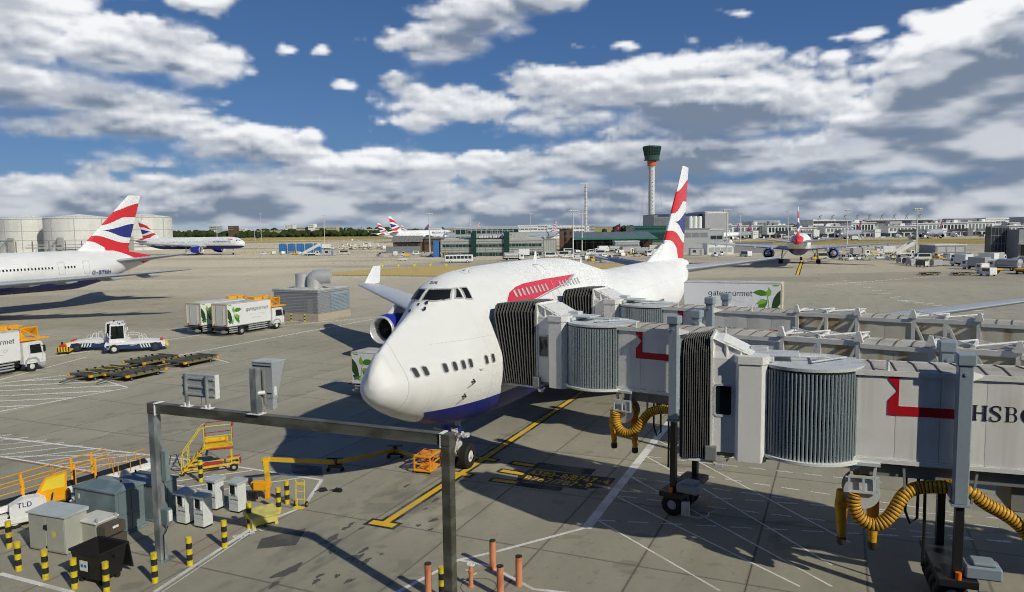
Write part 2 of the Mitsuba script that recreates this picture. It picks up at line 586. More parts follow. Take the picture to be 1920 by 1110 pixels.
def jumbo_paint(p, n, uv):
    s, z = uv.x, uv.y
    edge = 4.15 + dr.select(s > 46, (s - 46) * .11, 0.0)
    blue = (z < edge) & (s > 2.4 + (4.15 - z) * 1.1)
    seam = dr.abs(s - (1.14 + .10 * (z - 5.2))) < .016
    seam |= (dr.abs(s - 9.0) < .009) | (dr.abs(s - 15.4) < .008) | (dr.abs(s - 5.9) < .006) & (z < 8)
    seam |= (dr.abs((s - 12.0) / 3.05 - dr.floor((s - 12.0) / 3.05 + .5)) * 3.05 < .007) & (s > 10)
    seam |= (dr.abs(z - 7.05) < .007) & (s > 3) | (dr.abs(z - 4.75) < .007) & (s > 3)
    w = mi.Color3f(.80, .81, .81) * soft_dirt(p)
    run = smoothstep(.55, .95, noise(s * 2.2, 3.0, z * .22) * .7 + noise(s * 9, 5.0, z * .5) * .3)
    w = w * (1 - .10 * run * smoothstep(6.4, 4.4, z))
    w = dr.select(seam, w * .72, w)
    # grime under the belly ahead of the nose wheel bay
    g = smoothstep(2.75, 2.2, z) * smoothstep(.3, .7, noise(p.x * 2, p.y * 2, p.z * 5))
    w = mix(w, mi.Color3f(.30, .27, .23), g * .6)
    return dr.select(blue, mi.Color3f(.022, .030, .24), w)


plain('jumbo_paint', proc(jumbo_paint), .46, spec=.35)


def twin_paint(p, n, uv):
    s, z = uv.x, uv.y
    blue = (z < 4.85 + dr.select(s > 40, (s - 40) * .03, 0.0)) & (s < 58) & (z < 4.3 + .5 * s)
    red = s > 56.2 + (8.9 - z) * 2.4
    red &= z > 5.4
    w = mi.Color3f(.78, .79, .79) * soft_dirt(p)
    k = dr.select(red, mi.Color3f(.62, .03, .035), w)
    return dr.select(blue, mi.Color3f(.020, .026, .16), k)


plain('twin_paint', proc(twin_paint), .38)
plain('aircraft_white', (.78, .79, .80), .28, clearcoat=.4)
plain('wing_grey', proc(grime_fn := (lambda p, n, uv: mi.Color3f(.42, .45, .50) * (.86 + .14 * fbm(p.x * .6, p.y * .6, p.z, 3)))), .38, .0)
plain('polished_lip', (.80, .81, .82), .38, .55)
plain('nacelle_blue', (.018, .030, .33), .22, clearcoat=.6)
plain('ribbon_red', (.62, .02, .045), .30, clearcoat=.4)
plain('silver_trim', (.55, .56, .58), .3, .6)
plain('cabin_glass', (.012, .014, .017), .35, spec=.08)
plain('cabin_pane', (.055, .058, .062), .25, spec=.2)
plain('window_ring', (.44, .45, .46), .4)
plain('blind', (.50, .50, .48), .5)
plain('seam_grey', (.34, .35, .36), .5)
plain('engine_dark', (.012, .012, .013), .5)
plain('black', (.012, .012, .013), .45)
plain('rubber', (.014, .014, .015), .75)
plain('rim_white', (.62, .62, .60), .4)
plain('gear_grey', (.55, .56, .55), .4)
plain('ink', (.015, .017, .03), .5)
plain('ink_blue', (.03, .045, .22), .5)


def lettering(text, height, o, x, z, depth=.006, bold=False, tracking=1.0):
    """text on a face: reads along x, stands along z"""
    m = text_mesh(text, height, depth, bold)
    x, z = np.asarray(x, float), np.asarray(z, float)
    x, z = x / np.linalg.norm(x) * tracking, z / np.linalg.norm(z)
    y = np.cross(x, z)
    return MB().mesh(m, frame(o, x, z, y / np.linalg.norm(y)))


def wheel(kit, c, r, w, name='wheel', rim='rim_white', hub=.55, axis=(0, 1, 0)):
    k = numbered(name, {q.split('__')[0]: 0 for q in kit.parts})
    c, a = np.asarray(c, float), np.asarray(axis, float)
    h = a * w / 2
    kit.part(k + '__tyre', MB().rev(c - h, c + h, [(0, r * hub), (0, r * .86), (w * .14, r), (w * .86, r), (w, r * .86), (w, r * hub)], 22, False), 'rubber')
    kit.part(k + '__rim', MB().rev(c - h * .9, c + h * .9, [(0, r * .2), (w * .06, r * hub), (w * .84, r * hub), (w * .9, r * .2)], 18), rim)
    return k


def engine(kit, s, y, z, r, L, mat='nacelle_blue', name='engine', core=True, side=1):
    k = numbered(name, {q.split('__')[0]: 0 for q in kit.parts})
    o, e = np.array([s, y, z]), np.array([s + L, y, z])
    kit.part(k + '__cowling', MB().rev(o, e, [(.06 * L, r * 1.0), (.16 * L, r * 1.06), (.32 * L, r * 1.09), (.55 * L, r * 1.05), (.8 * L, r * .93), (L, r * .78)], 36, False), mat, True)
    kit.part(k + '__inlet_lip', MB().rev(o, e, [(.30 * L, r * .80), (.12 * L, r * .82), (.03 * L, r * .85), (.005 * L, r * .90), (.0, r * .94), (.012 * L, r * .98), (.062 * L, r * 1.003)], 36, False), 'polished_lip', True)
    kit.part(k + '__fan', MB().rev(o + [.28 * L, 0, 0], e, [(0, r * .12), (.01, r * .82)], 36, False), 'engine_dark')
    fb = MB()
    for i in range(24):
        a = i * 2 * math.pi / 24
        d = np.array([0, math.cos(a), math.sin(a)])
        q = np.array([0, -math.sin(a), math.cos(a)])
        fb.obox(o + [.245 * L, 0, 0] + d * r * .5, d, q * .5 + [.8, 0, 0], np.cross(d, q * .5 + [.8, 0, 0]), r * .30, r * .075, .006)
    kit.part(k + '__fan_blades', fb, 'fan_steel', kind=None)
    kit.part(k + '__spinner', MB().rev(o + [.16 * L, 0, 0], e, [(0, .01), (.05, r * .09), (.11 * L, r * .2)], 18), 'black', True)
    if core:
        kit.part(k + '__core', MB().rev(o + [.8 * L, 0, 0], e, [(0, r * .62), (.2 * L, r * .55), (.42 * L, r * .36), (.55 * L, r * .05)], 24), 'silver_trim', True)
    return k


plain('fan_steel', (.05, .052, .055), .35, .7)


def rounded(w, h, r):
    return sbox(-w / 2 + r, -h / 2 + r, w / 2 - r, h / 2 - r).buffer(r, 4)


def cabin_window(kit, ring, s, z, w=.30, h=.44, side=1, ringw=.05, blind=None):
    k = numbered('window', {q.split('__')[0]: 0 for q in kit.parts})
    pg = affinity.translate(rounded(w, h, w * .34), s, z)
    kit.part(k + '__pane', skin_patch(MB(), ring, pg, .024, side, .12), 'cabin_pane' if blind is None else blind, False)
    kit.part(k + '__frame', skin_patch(MB(), ring, pg.buffer(ringw, 3).difference(pg.buffer(-.004)), .032, side, .12), 'window_ring', False)
    return k


def outline(pg, w=.03):
    return pg.buffer(w / 2).difference(pg.buffer(-w / 2))
# ---- the four-engined jumbo on the stand
STAND = math.radians(23.5388)
AFT, PORT = np.array([math.sin(STAND), math.cos(STAND), 0]), np.array([math.cos(STAND), -math.sin(STAND), 0])
NOSE = np.array([-5.898, 30.633, 0])
UP = np.array([0, 0, 1.0])


def stand(s, l, z=0.0):
    """s metres aft of the jumbo's nose, l metres to its port side"""
    return NOSE + AFT * s + PORT * l + UP * z


def swept(le, ch, span, z, th, n):
    return [(np.interp(k, [q[0] for q in le], [q[1] for q in le]), k, np.interp(k, [q[0] for q in z], [q[1] for q in z]), np.interp(k, [q[0] for q in ch], [q[1] for q in ch]), np.interp(k, [0, span], th)) for k in n]


def both(kit, name, mesh, mat, smooth=30):
    kit.part(name, mesh, mat, smooth)
    kit.part(name, mirrored(mesh), mat, smooth)


def jumbo():
    k = Kit()
    st = np.r_[np.linspace(0, 1, 30) ** 2 * 2.0, np.arange(2.1, 12, .2), np.arange(12, 34, .7), np.arange(34, 69, 1.0), 68.6]
    m, uv = loft(jumbo_ring, st, 144)
    k.part('fuselage', m, 'jumbo_paint', uv=uv)
    R = jumbo_ring
    for s in (1.65, 2.1, 3.05, 3.55, 4.03, 4.47, 5.55, 6.06, 7.08):
        cabin_window(k, R, s, 6.05, .21, .37, -1, .035)
    for s in (10.57, 11.12, 11.67, 12.24, 12.82, 13.38, 13.95, 14.51, 15.09, 17.42, 18.0, 18.6, 19.2, 19.8, 20.35, 20.91):
        cabin_window(k, R, s, 8.67, .19, .32, -1, .035, 'blind')
    for s in np.arange(53.0, 60.5, .52):
        cabin_window(k, R, s, 6.2, .2, .36, -1, .03)
    # flight deck glazing: both sides, forward pane first
    panes = {'a': [(.06, 8.82), (.30, 8.82), (.62, 8.79), (1.04, 8.83), (.90, 9.27), (.58, 9.29), (.06, 9.29)], 'b': [(5.50, 8.86), (5.94, 8.83), (6.00, 9.27), (5.88, 9.28)], 'c': [(6.09, 8.80), (6.49, 8.74), (6.55, 9.28), (6.18, 9.29)]}
    for side in (-1, 1):
        for nm, q in panes.items():
            pg = Polygon(q)
            lay = front_patch if nm == 'a' else skin_patch
            n = numbered('cockpit_window', {p.split('__')[0]: 0 for p in k.parts})
            k.part(n + '__pane', lay(MB(), R, pg.buffer(-.022), .03, side, .09), 'cabin_glass', False)
            k.part(n + '__frame', lay(MB(), R, pg.buffer(.028, join_style=2).difference(pg.buffer(-.022)), .036, side, .09), 'window_ring', False)
    rib = Polygon([(9.17, 8.15), (9.2, 8.3), (9.47, 8.51), (10, 8.79), (11, 8.99), (12.1, 9.08), (15.4, 9.12), (20.4, 9.08), (18.43, 8.69), (15.3, 8.45), (12.8, 8.22), (11.35, 8.12), (9.97, 8.06)])
    k.part('livery_ribbon', skin_patch(MB(), R, rib, .014, -1, .3), 'ribbon_red', False)
    trim = Polygon([(20.4, 9.08), (20.95, 9.10), (18.9, 8.62), (15.5, 8.38), (12.8, 8.15), (11.4, 8.02), (12.8, 8.19), (15.3, 8.43), (18.43, 8.66)])
    k.part('livery_ribbon__silver_edge', skin_patch(MB(), R, trim.buffer(0), .018, -1, .4), 'silver_trim', False)
    k.part('upper_deck_door__seam', skin_patch(MB(), R, outline(affinity.translate(rounded(1.06, 2.2, .16), 16.1, 8.82), .032), .008, -1, .3), 'seam_grey', False)
    k.part('upper_deck_door__handle', skin_patch(MB(), R, affinity.translate(rounded(.05, .5, .02), 16.2, 8.75), .02, -1, 9), 'window_ring', False)
    hb = MB()
    for a, b in (((7.6, 9.72), (8.1, 9.86)),):
        pass
    ht = [(8.95, -.28), (8.4, .42), (8.0, .62), (7.6, .60), (7.72, .28), (8.25, -.28)]
    pts = []
    for s, l in ht + ht[:1]:
        r = R(s, 192)
        zz = np.interp(abs(l), r[:49, 0], r[:49, 1])
        pts.append((s, -l, zz + .004))
    k.part('crew_hatch__seam', MB().tube(pts, .014, 5), 'seam_grey')
    k.part('crew_hatch__handle', MB().box(8.1, 8.35, -.26, -.2, J_TOP(8.2) - .02, J_TOP(8.2) + .012), 'black')
    # letters above the windscreen, static ports and probes
    k.part('registration_letters', lettering('IVR', .16, [5.50, .20, 9.505], [.05, -1, -.0], [.72, 0, .69], .01, True), 'ink', False)
    for s, z in ((3.98, 4.62), (4.40, 5.22)):
        q = on_skin(R, s, z, .0, -1)
        b = MB().tube([q, q + [.06, -.14, 0], q + [.05, -.2, .0]], .028, 6).tube([q + [.05, -.2, 0], q + [-.34, -.22, -.05]], .022, 6).tube([q + [.12, -.06, .10], q + [.06, -.17, .02]], .03, 6)
        k.part('pitot_probe', b, 'ink')
    q = on_skin(R, 5.0, 5.70, .0, -1)
    k.part('pitot_probe', MB().cyl(q, q + [-.02, -.10, 0], .05, .03).box(q[0] - .02, q[0] + .16, q[1] - .11, q[1] - .08, q[2] - .03, q[2] + .02), 'gear_grey')
    for s, l in ((3.66, .19), (3.91, -.45), (4.1, -.02), (4.25, -.36)):
        zz = J_TOP(s) - .02 - .06 * abs(l)
        k.part('wiper_post', MB().box(s - .1, s + .06, l - .018, l + .018, zz - .06, zz + .08), 'ink')
    for side in (-1, 1):
        k.part('wiper', MB().tube([(4.25, side * .3, 8.80), (4.62, side * .52, 8.90), (4.95, side * .92, 8.83)], .016, 5), 'ink')
    k.part('antenna', MB().mesh(wing([(18.2, 0, 10.08, .55, .1), (18.45, 0, 10.62, .22, .1)], True)[0]), 'aircraft_white')
    k.part('antenna', MB().mesh(wing([(27.2, 0, 9.4, .5, .1), (27.5, 0, 9.9, .22, .1)], True)[0]), 'aircraft_white')
    # wings, flap fairings, winglets, engines
    n = [2.4, 6, 10, 12.5, 17, 21, 26, 31, 31.5]
    w, _ = wing(swept([(0, 17.0), (2.4, 19.0), (31.8, 44.6)], [(0, 16.8), (2.4, 15.6), (12.5, 9.3), (31.8, 4.1)], 32, [(0, 3.2), (12, 4.3), (31.8, 6.0)], (.13, .08), n), pitch=.05)
    both(k, 'wing', w, 'wing_grey')
    wl, _ = wing([(45.0, 31.45, 5.95, 3.5, .06), (45.9, 31.6, 6.2, 3.0, .06), (48.2, 32.0, 7.9, 1.5, .05)], True)
    both(k, 'winglet', wl, 'aircraft_white')
    for y, c, s0 in ((7.5, 4.6, 32.5), (14.5, 3.6, 34.4), (18.2, 3.4, 36.6), (24, 3.0, 40.0)):
        z = 3.1 + y * .088
        f = MB().rev([s0, y, z - .35], [s0 + c, y, z - .55], [(0, .05), (c * .25, .34), (c * .6, .32), (c, .04)], 10).out()
        both(k, 'flap_fairing', f, 'wing_grey')
    for y, s0, z in ((11.7, 23.8, 2.2), (20.9, 32.6, 2.9)):
        for side in (1, -1):
            e = engine(k, s0, y * side, z, 1.30, 5.0)
            zz = 3.2 + y * .088
            p = MB().add([(s0 + 1.2, y * side - .16, z + 1.25), (s0 + 1.2, y * side + .16, z + 1.25), (s0 + 3.0, y * side - .2, zz + .12), (s0 + 3.0, y * side + .2, zz + .12), (s0 + 7.5, y * side - .2, zz - .1), (s0 + 7.5, y * side + .2, zz - .1), (s0 + 5.2, y * side - .16, z + .6), (s0 + 5.2, y * side + .16, z + .6)],
                         [(0, 1, 3, 2), (2, 3, 5, 4), (4, 5, 7, 6), (6, 7, 1, 0), (0, 2, 4, 6), (1, 7, 5, 3)])
            k.part('pylon', p, 'aircraft_white', False)
    # tail
    fin, fuv = wing([(53.2, 0, 8.3, 13.4, .10), (55.4, 0, 9.6, 11.6, .10), (65.95, 0, 19.2, 3.7, .065)], True)
    fuv[:, 1] = np.clip((np.array(fin.vertices)[:, 2] - 9.0) / 10.15, 0, 1)
    k.part('fin', fin, 'flag_fin_paint', uv=fuv)
    df, _ = wing([(47.5, 0, 8.45, 8.5, .05), (54.9, 0, 10.2, 2.4, .12)], True)
    k.part('dorsal_fillet', df, 'aircraft_white')
    stb, _ = wing([(57.6, .8, 7.2, 9.4, .1), (66.3, 11.05, 8.35, 2.9, .09)])
    both(k, 'tailplane', stb, 'wing_grey')
    k.part('tail_cone_flash', skin_patch(MB(), R, Polygon([(63.4, 8.15), (64.6, 8.2), (67.9, 7.85), (67.6, 7.5), (65.8, 7.55)]), .01, -1, .5), 'ribbon_red', False)
    # nose gear
    k.part('nose_gear__strut', MB().cyl((7.75, 0, .62), (7.7, 0, 2.5), .13).cyl((7.75, 0, .75), (7.73, 0, 1.35), .19).box(7.55, 7.9, -.26, .26, 1.62, 1.85, .03).cyl((7.8, -.75, .62), (7.8, .75, .62), .1), 'gear_grey')
    k.part('nose_gear__drag_brace', MB().bar((7.7, -.2, 1.75), (6.2, -.5, 2.35), .1).bar((7.7, .2, 1.75), (6.2, .5, 2.35), .1), 'gear_grey')
    k.part('nose_gear__torque_link', MB().bar((7.58, 0, 1.35), (7.15, 0, 1.0), .16, .05).bar((7.15, 0, 1.0), (7.62, 0, .62), .16, .05).bar((7.5, -.12, 1.6), (7.1, -.12, .95), .05).bar((7.5, .12, 1.6), (7.1, .12, .95), .05), 'rim_white')
    for y in (-.45, -.2, .2, .45):
        k.part('nose_gear__landing_light', MB().cyl((7.42, y, 1.74), (7.62, y, 1.74), .105, .08), 'polished_lip')
    k.part('nose_gear__steering_actuator', MB().cyl((7.7, -.55, 1.73), (7.7, .55, 1.73), .1).box(7.55, 7.8, -.62, -.42, 1.62, 1.84, .02), 'gear_grey')
    for y in (-.46, .46):
        wheel(k, (7.8, y, .62), .62, .44, 'nose_wheel', hub=.5)
    k.part('nose_gear_door__letters', lettering('IVR', .17, (6.975, .02, 2.06), (0, -1, 0), (0, 0, 1), .01, True), 'rim_white', False)
    k.part('nose_gear_door', MB().box(6.98, 7.02, -.55, .55, 1.98, 2.36), 'nacelle_blue')
    # wing and body gear
    for y, s in ((-5.5, 32.0), (5.5, 32.0), (-1.9, 35.1), (1.9, 35.1)):
        k.part('main_gear__strut', MB().cyl((s, y, .6), (s, y * .97, 3.1), .2).bar((s - .85, y, .6), (s + .85, y, .6), .22), 'gear_grey')
        for ds in (-.73, .73):
            for dy in (-.56, .56):
                wheel(k, (s + ds, y + dy, .62), .62, .46, 'main_wheel', hub=.5)
    return k


jk = jumbo()
JM = frame(NOSE, AFT, -PORT, UP)
jk.put('jumbo_airliner', M=JM, label='large white four engined jumbo jet with blue belly and red ribbon, docked nose towards us', cat='airplane')
# ---- other airliners


def heading(nose, aft_deg):
    """matrix of an aircraft whose tail lies aft_deg clockwise of north (the way we look) from its nose"""
    a = math.radians(aft_deg)
    A = np.array([math.sin(a), math.cos(a), 0])
    return frame(np.array([nose[0], nose[1], 0]), A, np.array([-A[1], A[0], 0]), UP)


def body_tables(L, bot, top, w, nose=6.5, cone=16, droop=.35, tailup=.84):
    zc, h = (bot + top) / 2, (top - bot)
    tp = tab([(0, zc - .12 * h), (.25, zc + .03 * h), (nose * .16, zc + .17 * h), (nose * .35, zc + .27 * h), (nose * .6, zc + .42 * h), (nose, top - .02 * h), (nose * 1.35, top), (L - cone, top), (L - cone * .4, top - .04 * h), (L, top - .22 * h)])
    bt = tab([(0, zc - .16 * h), (.25, zc - .26 * h), (nose * .16, zc - .36 * h), (nose * .5, zc - .46 * h), (nose, bot), (L - cone, bot), (L - cone * .75, bot + .1 * h), (L - cone * .3, bot + .42 * h), (L, top - .34 * h)])
    wd = tab([(0, .05), (.25, .12 * h), (nose * .16, .24 * h), (nose * .5, .41 * h), (nose, w), (L - cone, w), (L - cone * .6, w * .86), (L - cone * .25, w * .45), (L, w * .1)])
    return tube_ring(tp, bt, wd)


def airliner(L=63.7, bot=3.1, top=9.3, w=3.1, span=30.4, paint='twin_paint', fin='flag_fin_paint', finh=9.2, engines=((9.8, 18.5, 2.9, 1.75, 5.2),), wing_z=4.6, ruv=1.0, doors=True, windows='row', nacelle='nacelle_blue', detail=2, wtip=42.0, n=40, decks=1):
    k = Kit()
    ring = body_tables(L, bot, top, w)
    st = np.r_[np.linspace(0, 1, 9) ** 1.7 * 7, np.arange(9, L - 17, 4.0), np.linspace(L - 16, L, 14)]
    m, uv = loft(ring, st, n)
    uv = uv * np.array([63.7 / L, 1])
    uv[:, 1] = 3.1 + (uv[:, 1] - bot) * 6.2 / (top - bot)
    k.part('fuselage', m, paint, uv=uv)
    f = L / 63.7
    c0 = 14.5 * f
    wm, _ = wing([(18.8 * f, w * .5, wing_z, c0, .13), (21.5 * f, w + .4, wing_z + .1, 12.4 * f, .12), (27.0 * f, span * .33, wing_z + .65, 8.6 * f, .11), (wtip * f, span, wing_z + 2.3, 2.3 * f, .09), ((wtip + 1.2) * f, span + .5, wing_z + 2.35, 1.1 * f, .08)])
    both(k, 'wing', wm, 'wing_grey')
    fm, fuv = wing([(L - 15.4 * f, 0, top - .8, 11.0 * f, .1), (L - 13.6 * f, 0, top + .4, 9.1 * f, .1), (L - 4.0 * f, 0, top + finh, 2.5 * f, .08)], True)
    fuv[:, 1] = np.clip((np.array(fm.vertices)[:, 2] - top) / finh, 0, 1)
    k.part('fin', fm, fin, uv=fuv)
    tm, _ = wing([(L - 10.5 * f, w * .25, top - 2.1, 8.2 * f, .1), (L - 2.3 * f, span * .355, top - .9, 2.6 * f, .09)])
    both(k, 'tailplane', tm, 'wing_grey')
    for y, s, z, r, l in engines:
        for side in (1, -1):
            engine(k, s, y * side, z, r, l, nacelle)
            k.part('pylon', MB().box(s + l * .3, s + l * 1.1, y * side - .18, y * side + .18, z + r * .8, wing_z + .8), 'wing_grey', False)
    gs = 30.5 * f
    for y in (-5.5 * f, 5.5 * f):
        k.part('main_gear__strut', MB().cyl((gs, y, .6), (gs, y * .9, wing_z), .22).bar((gs, y, 1.2), (gs - 2, y * .6, wing_z), .14), 'gear_grey')
        for ds in (-1.4, 0, 1.4):
            wheel(k, (gs + ds, y, .66), .66, 1.3, 'main_wheel', hub=.45)
    k.part('nose_gear__strut', MB().cyl((7 * f, 0, .5), (6.8 * f, 0, bot + .6), .15), 'gear_grey')
    wheel(k, (7 * f, 0, .55), .55, .8, 'nose_wheel', hub=.45)
    if detail >= 2:
        for side in (-1, 1):
            for y in (8, 13, 19, 24):
                s0 = np.interp(y, [3, span], [31, wtip + 1]) * f
                z0 = wing_z + y / span * 2.3
                k.part('flap_fairing', MB().rev([s0, y * side, z0 - .3], [s0 + 4.2, y * side, z0 - .45], [(0, .05), (1.2, .36), (2.8, .3), (4.2, .04)], 10), 'wing_grey')
    # cabin windows: one strip of panes on each side, doors as seams
    zw = bot + (top - bot) * .60
    for side in (-1, 1):
        if detail >= 1:
            mb = MB()
            for s in np.arange(8.5, L - 17, .53 if detail == 2 else 1.06):
                if min(abs(s - q * f) for q in (9.5, 20.5, 31.5, 44)) > 1.0:
                    skin_patch(mb, ring, affinity.translate(rounded(.24, .36, .1), s, zw), .012, side, 9)
            k.part('window_row', mb, 'cabin_glass', False, kind='stuff')
        if doors:
            for q in (6.6, 20.5, 31.5, 44.5, L / f - 15.0):
                k.part('door', skin_patch(MB(), ring, outline(affinity.translate(rounded(1.05, 1.95, .18), q * f, zw - .15), .05), .02, side, .8), 'seam_grey', False)
    pg = Polygon([(2.1 * f, zw + .75), (3.6 * f, zw + 1.0), (3.7 * f, zw + .45), (1.7 * f, zw + .3)])
    for side in (-1, 1):
        k.part('cockpit_window', skin_patch(MB(), ring, pg, .02, side, .4), 'cabin_glass', False)
    return k, ring


def jet_words(k, ring, text, s, z, h, side=1, mat='ink_blue', name='lettering'):
    q, q2 = on_skin(ring, s, z, .03, side), on_skin(ring, s, z + .5, .03, side)
    k.part(name, lettering(text, h, q, (1, 0, 0) if side < 0 else (-1, 0, 0), q2 - q, .02, True), mat, False)
# ------------------------------------------------------------------ unseen terminal behind the viewer, placed to cut sky light on the near apron
plain('facade_glass', (.035, .045, .05), .12)
plain('facade_steel', (.16, .17, .18), .45)
k = Kit()
k.part('wall', MB().box(-90, 70, -30, -1.6, 0, 20.5), 'facade_glass')
k.part('roof', MB().box(-92, 72, -32, -1.2, 20.5, 21.0), 'facade_steel')
for z in (4.2, 9.4, 14.6):
    k.part('floor_band', MB().box(-90, 70, -1.6, -1.45, z, z + .7), 'facade_steel')
for q in range(33):
    k.part('mullion', MB().box(-90 + q * 5, -89.85 + q * 5, -1.6, -1.42, 0, 20.5), 'facade_steel')
k.put('terminal_building', label='unseen dark terminal facade behind the viewer, placed to block sky light from the apron', cat='building')
# ------------------------------------------------------------------ apron, markings, airfield
CN, SN = math.cos(STAND), math.sin(STAND)


def stand_uv(p):
    dx, dy = p.x - float(NOSE[0]), p.y - float(NOSE[1])
    return dx * SN + dy * CN, dx * CN - dy * SN


def concrete(p, n, uv):
    s, l = stand_uv(p)
    big = fbm(p.x * .045, p.y * .045, 0, 4)
    mid = fbm(s * .35, l * .9, 2.0, 4)
    fine = fbm(p.x * 5.5, p.y * 5.5, 1.0, 3)
    streak = fbm(s * .12, l * 1.6, 7.0, 3)
    cell = cell_rand(dr.floor((s + 12) / 6.0), dr.floor((l + 41.3) / 3.75), 5)
    c = mix((.285, .270, .212), (.345, .325, .258), big) * (.84 + .20 * mid + .10 * fine + .10 * (cell - .5) + .12 * (streak - .5))
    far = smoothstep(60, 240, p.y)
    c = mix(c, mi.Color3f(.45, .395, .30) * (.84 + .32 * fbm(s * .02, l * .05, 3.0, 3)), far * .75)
    # dark swathes where traffic turns, and hairline cracks
    t = smoothstep(.50, .72, fbm(p.x * .021 + 4, p.y * .06, 4.0, 3))
    c = c * (1 - .20 * t)
    # oil by the stop bars and along the lead-in line
    near = dr.exp(-dr.square((l - .6) / 3.4)) * smoothstep(13, 4, s) * smoothstep(-9.5, -5.5, s)
    o = smoothstep(.50, .74, fbm(s * .9, l * 1.9, 11.0, 5))
    o2 = smoothstep(.50, .80, fbm(s * .4 + 30, l * 1.1, 21.0, 4))
    c = mix(c, mi.Color3f(.105, .105, .092), dr.clip(near * 1.2, 0, 1) * o * .42)
    c = mix(c, mi.Color3f(.17, .17, .15), dr.clip(near * 1.2, 0, 1) * o2 * .45)
    sp = smoothstep(.70, .78, fbm(s * 3.1, l * 4.5, 41.0, 3)) * smoothstep(.45, .65, fbm(s * .4, l * .6, 44.0, 3))
    c = mix(c, mi.Color3f(.12, .12, .10), sp * .25)
    o3 = smoothstep(.70, .76, fbm(p.x * .5, p.y * .8, 31.0, 4))
    c = mix(c, mi.Color3f(.13, .125, .11), o3 * .35)
    # slab joints beyond the built slabs
    js = dr.abs((s + 12) / 6.0 - dr.floor((s + 12) / 6.0 + .5)) * 6.0
    jl = dr.abs((l + 41.3) / 3.75 - dr.floor((l + 41.3) / 3.75 + .5)) * 3.75
    j = dr.maximum(smoothstep(.07, .03, js), smoothstep(.07, .03, jl)) * smoothstep(150, 60, p.y)
    return mix(c, mi.Color3f(.16, .15, .13), j * .7)


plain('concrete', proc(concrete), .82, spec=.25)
plain('joint_sealant', (.075, .072, .066), .8)


def worn(rgb, wear=.35, sc=1.3):
    def fn(p, n, uv):
        w = smoothstep(.46, .80, fbm(p.x * sc, p.y * sc, 3.0, 4)) * wear
        return mix(rgb, (.30, .28, .24), w)
    return proc(fn)


plain('line_white', worn((.72, .72, .69), .40), .7)
plain('line_yellow', worn((.74, .46, .025), .25), .7)
plain('line_black', worn((.028, .028, .027), .35), .75)
plain('line_red', worn((.40, .10, .07), .7), .75)
plain('patch_dark', worn((.085, .082, .075), .4), .85)


def grass_fn(p, n, uv):
    a = fbm(p.x * .02, p.y * .06, 0, 4)
    b = fbm(p.x * .5, p.y * .5, 4, 3)
    return mix((.30, .22, .09), (.17, .17, .06), smoothstep(.40, .66, a)) * (.75 + .5 * b)


plain('dry_grass', proc(grass_fn), .95, spec=.1)
plain('verge', proc(lambda p, n, uv: mix((.40, .30, .13), (.32, .25, .10), fbm(p.x * .4, p.y * .8, 1, 3))), .95, spec=.1)
plain('tarmac', proc(lambda p, n, uv: mix((.15, .145, .135), (.22, .21, .19), fbm(p.x * .03, p.y * .1, 3, 3))), .9, spec=.2)


def spoly(pts):
    return Polygon([tuple(stand(s, l)[:2]) for s, l in pts])


S0, S1, L0, L1 = -12.0, 54.0, -41.3, 18.7
near_rect = spoly([(S0, L0), (S1, L0), (S1, L1), (S0, L1)])
g = MB()
g.sheet(sbox(-9000, -9000, 9000, 12000), -.06)
struct('ground', g, 'dry_grass')
apron = Polygon([(-420, -60), (320, -60), (420, 180), (300, 430), (160, 470), (60, 480), (-60, 470), (-170, 520), (-380, 620), (-420, 300)])
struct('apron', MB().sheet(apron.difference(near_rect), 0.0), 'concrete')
struct('apron__joint_bed', MB().sheet(near_rect.buffer(.02), -.028), 'joint_sealant')
GAP = .011
for i in range(11):
    for j in range(16):
        s0, l0 = S0 + i * 6.0, L0 + j * 3.75
        q = spoly([(s0 + GAP, l0 + GAP), (s0 + 6 - GAP, l0 + GAP), (s0 + 6 - GAP, l0 + 3.75 - GAP), (s0 + GAP, l0 + 3.75 - GAP)])
        struct(numbered('apron__slab', scene), MB().poly(q, -.05, 0.0), 'concrete')


def mark(name, pg, mat, z=.004):
    struct(numbered('apron__' + name, scene), MB().sheet(pg, z), mat)


def line(pts, w, mat='line_white', z=.004, name='white_line', own=True):
    q = [tuple(stand(*p)[:2]) for p in pts] if own else pts
    mark(name, LineString(q).buffer(w / 2, cap_style=2, join_style=2), mat, z)


# lead-in line and stop bars (stand frame: metres aft of the nose, metres to port)
core = [(-.12, .56), (9.0, .58), (25.4, .36), (62.0, 0.0)]
bars = [([(-.08, -.05), (-.08, 1.12)], .42), ([(6.85, .05), (6.75, 1.15)], .34), ([(9.5, .05), (9.4, 1.30)], .34), ([(8.0, 2.25), (7.9, 3.52)], .36), ([(9.4, 2.3), (9.28, 3.5)], .34), ([(6.6, 2.45), (6.6, 3.7)], .34), ([(8.7, -3.5), (8.75, -2.3)], .36)]
yl = LineString([tuple(stand(*p)[:2]) for p in core]).buffer(.16, cap_style=2)
ys = [yl] + [LineString([tuple(stand(*p)[:2]) for p in b]).buffer(w / 2, cap_style=2) for b, w in bars]
mark('line_border', unary_union([y.buffer(.16, join_style=2) for y in ys]), 'line_black', .004)
mark('lead_in_line', unary_union(ys), 'line_yellow', .008)
mark('line_border', spoly([(8.75, 3.5), (8.95, 7.9), (7.45, 7.9), (7.1, 7.1), (6.85, 7.1), (6.85, 3.55), (7.6, 3.35)]), 'line_black', .004)
mark('line_border', spoly([(9.9, 3.5), (9.9, 6.6), (8.95, 6.6), (8.95, 3.5)]), 'line_black', .004)
mark('line_border', spoly([(6.8, 3.75), (6.8, 6.0), (6.2, 6.0), (6.2, 3.75)]), 'line_black', .0042)


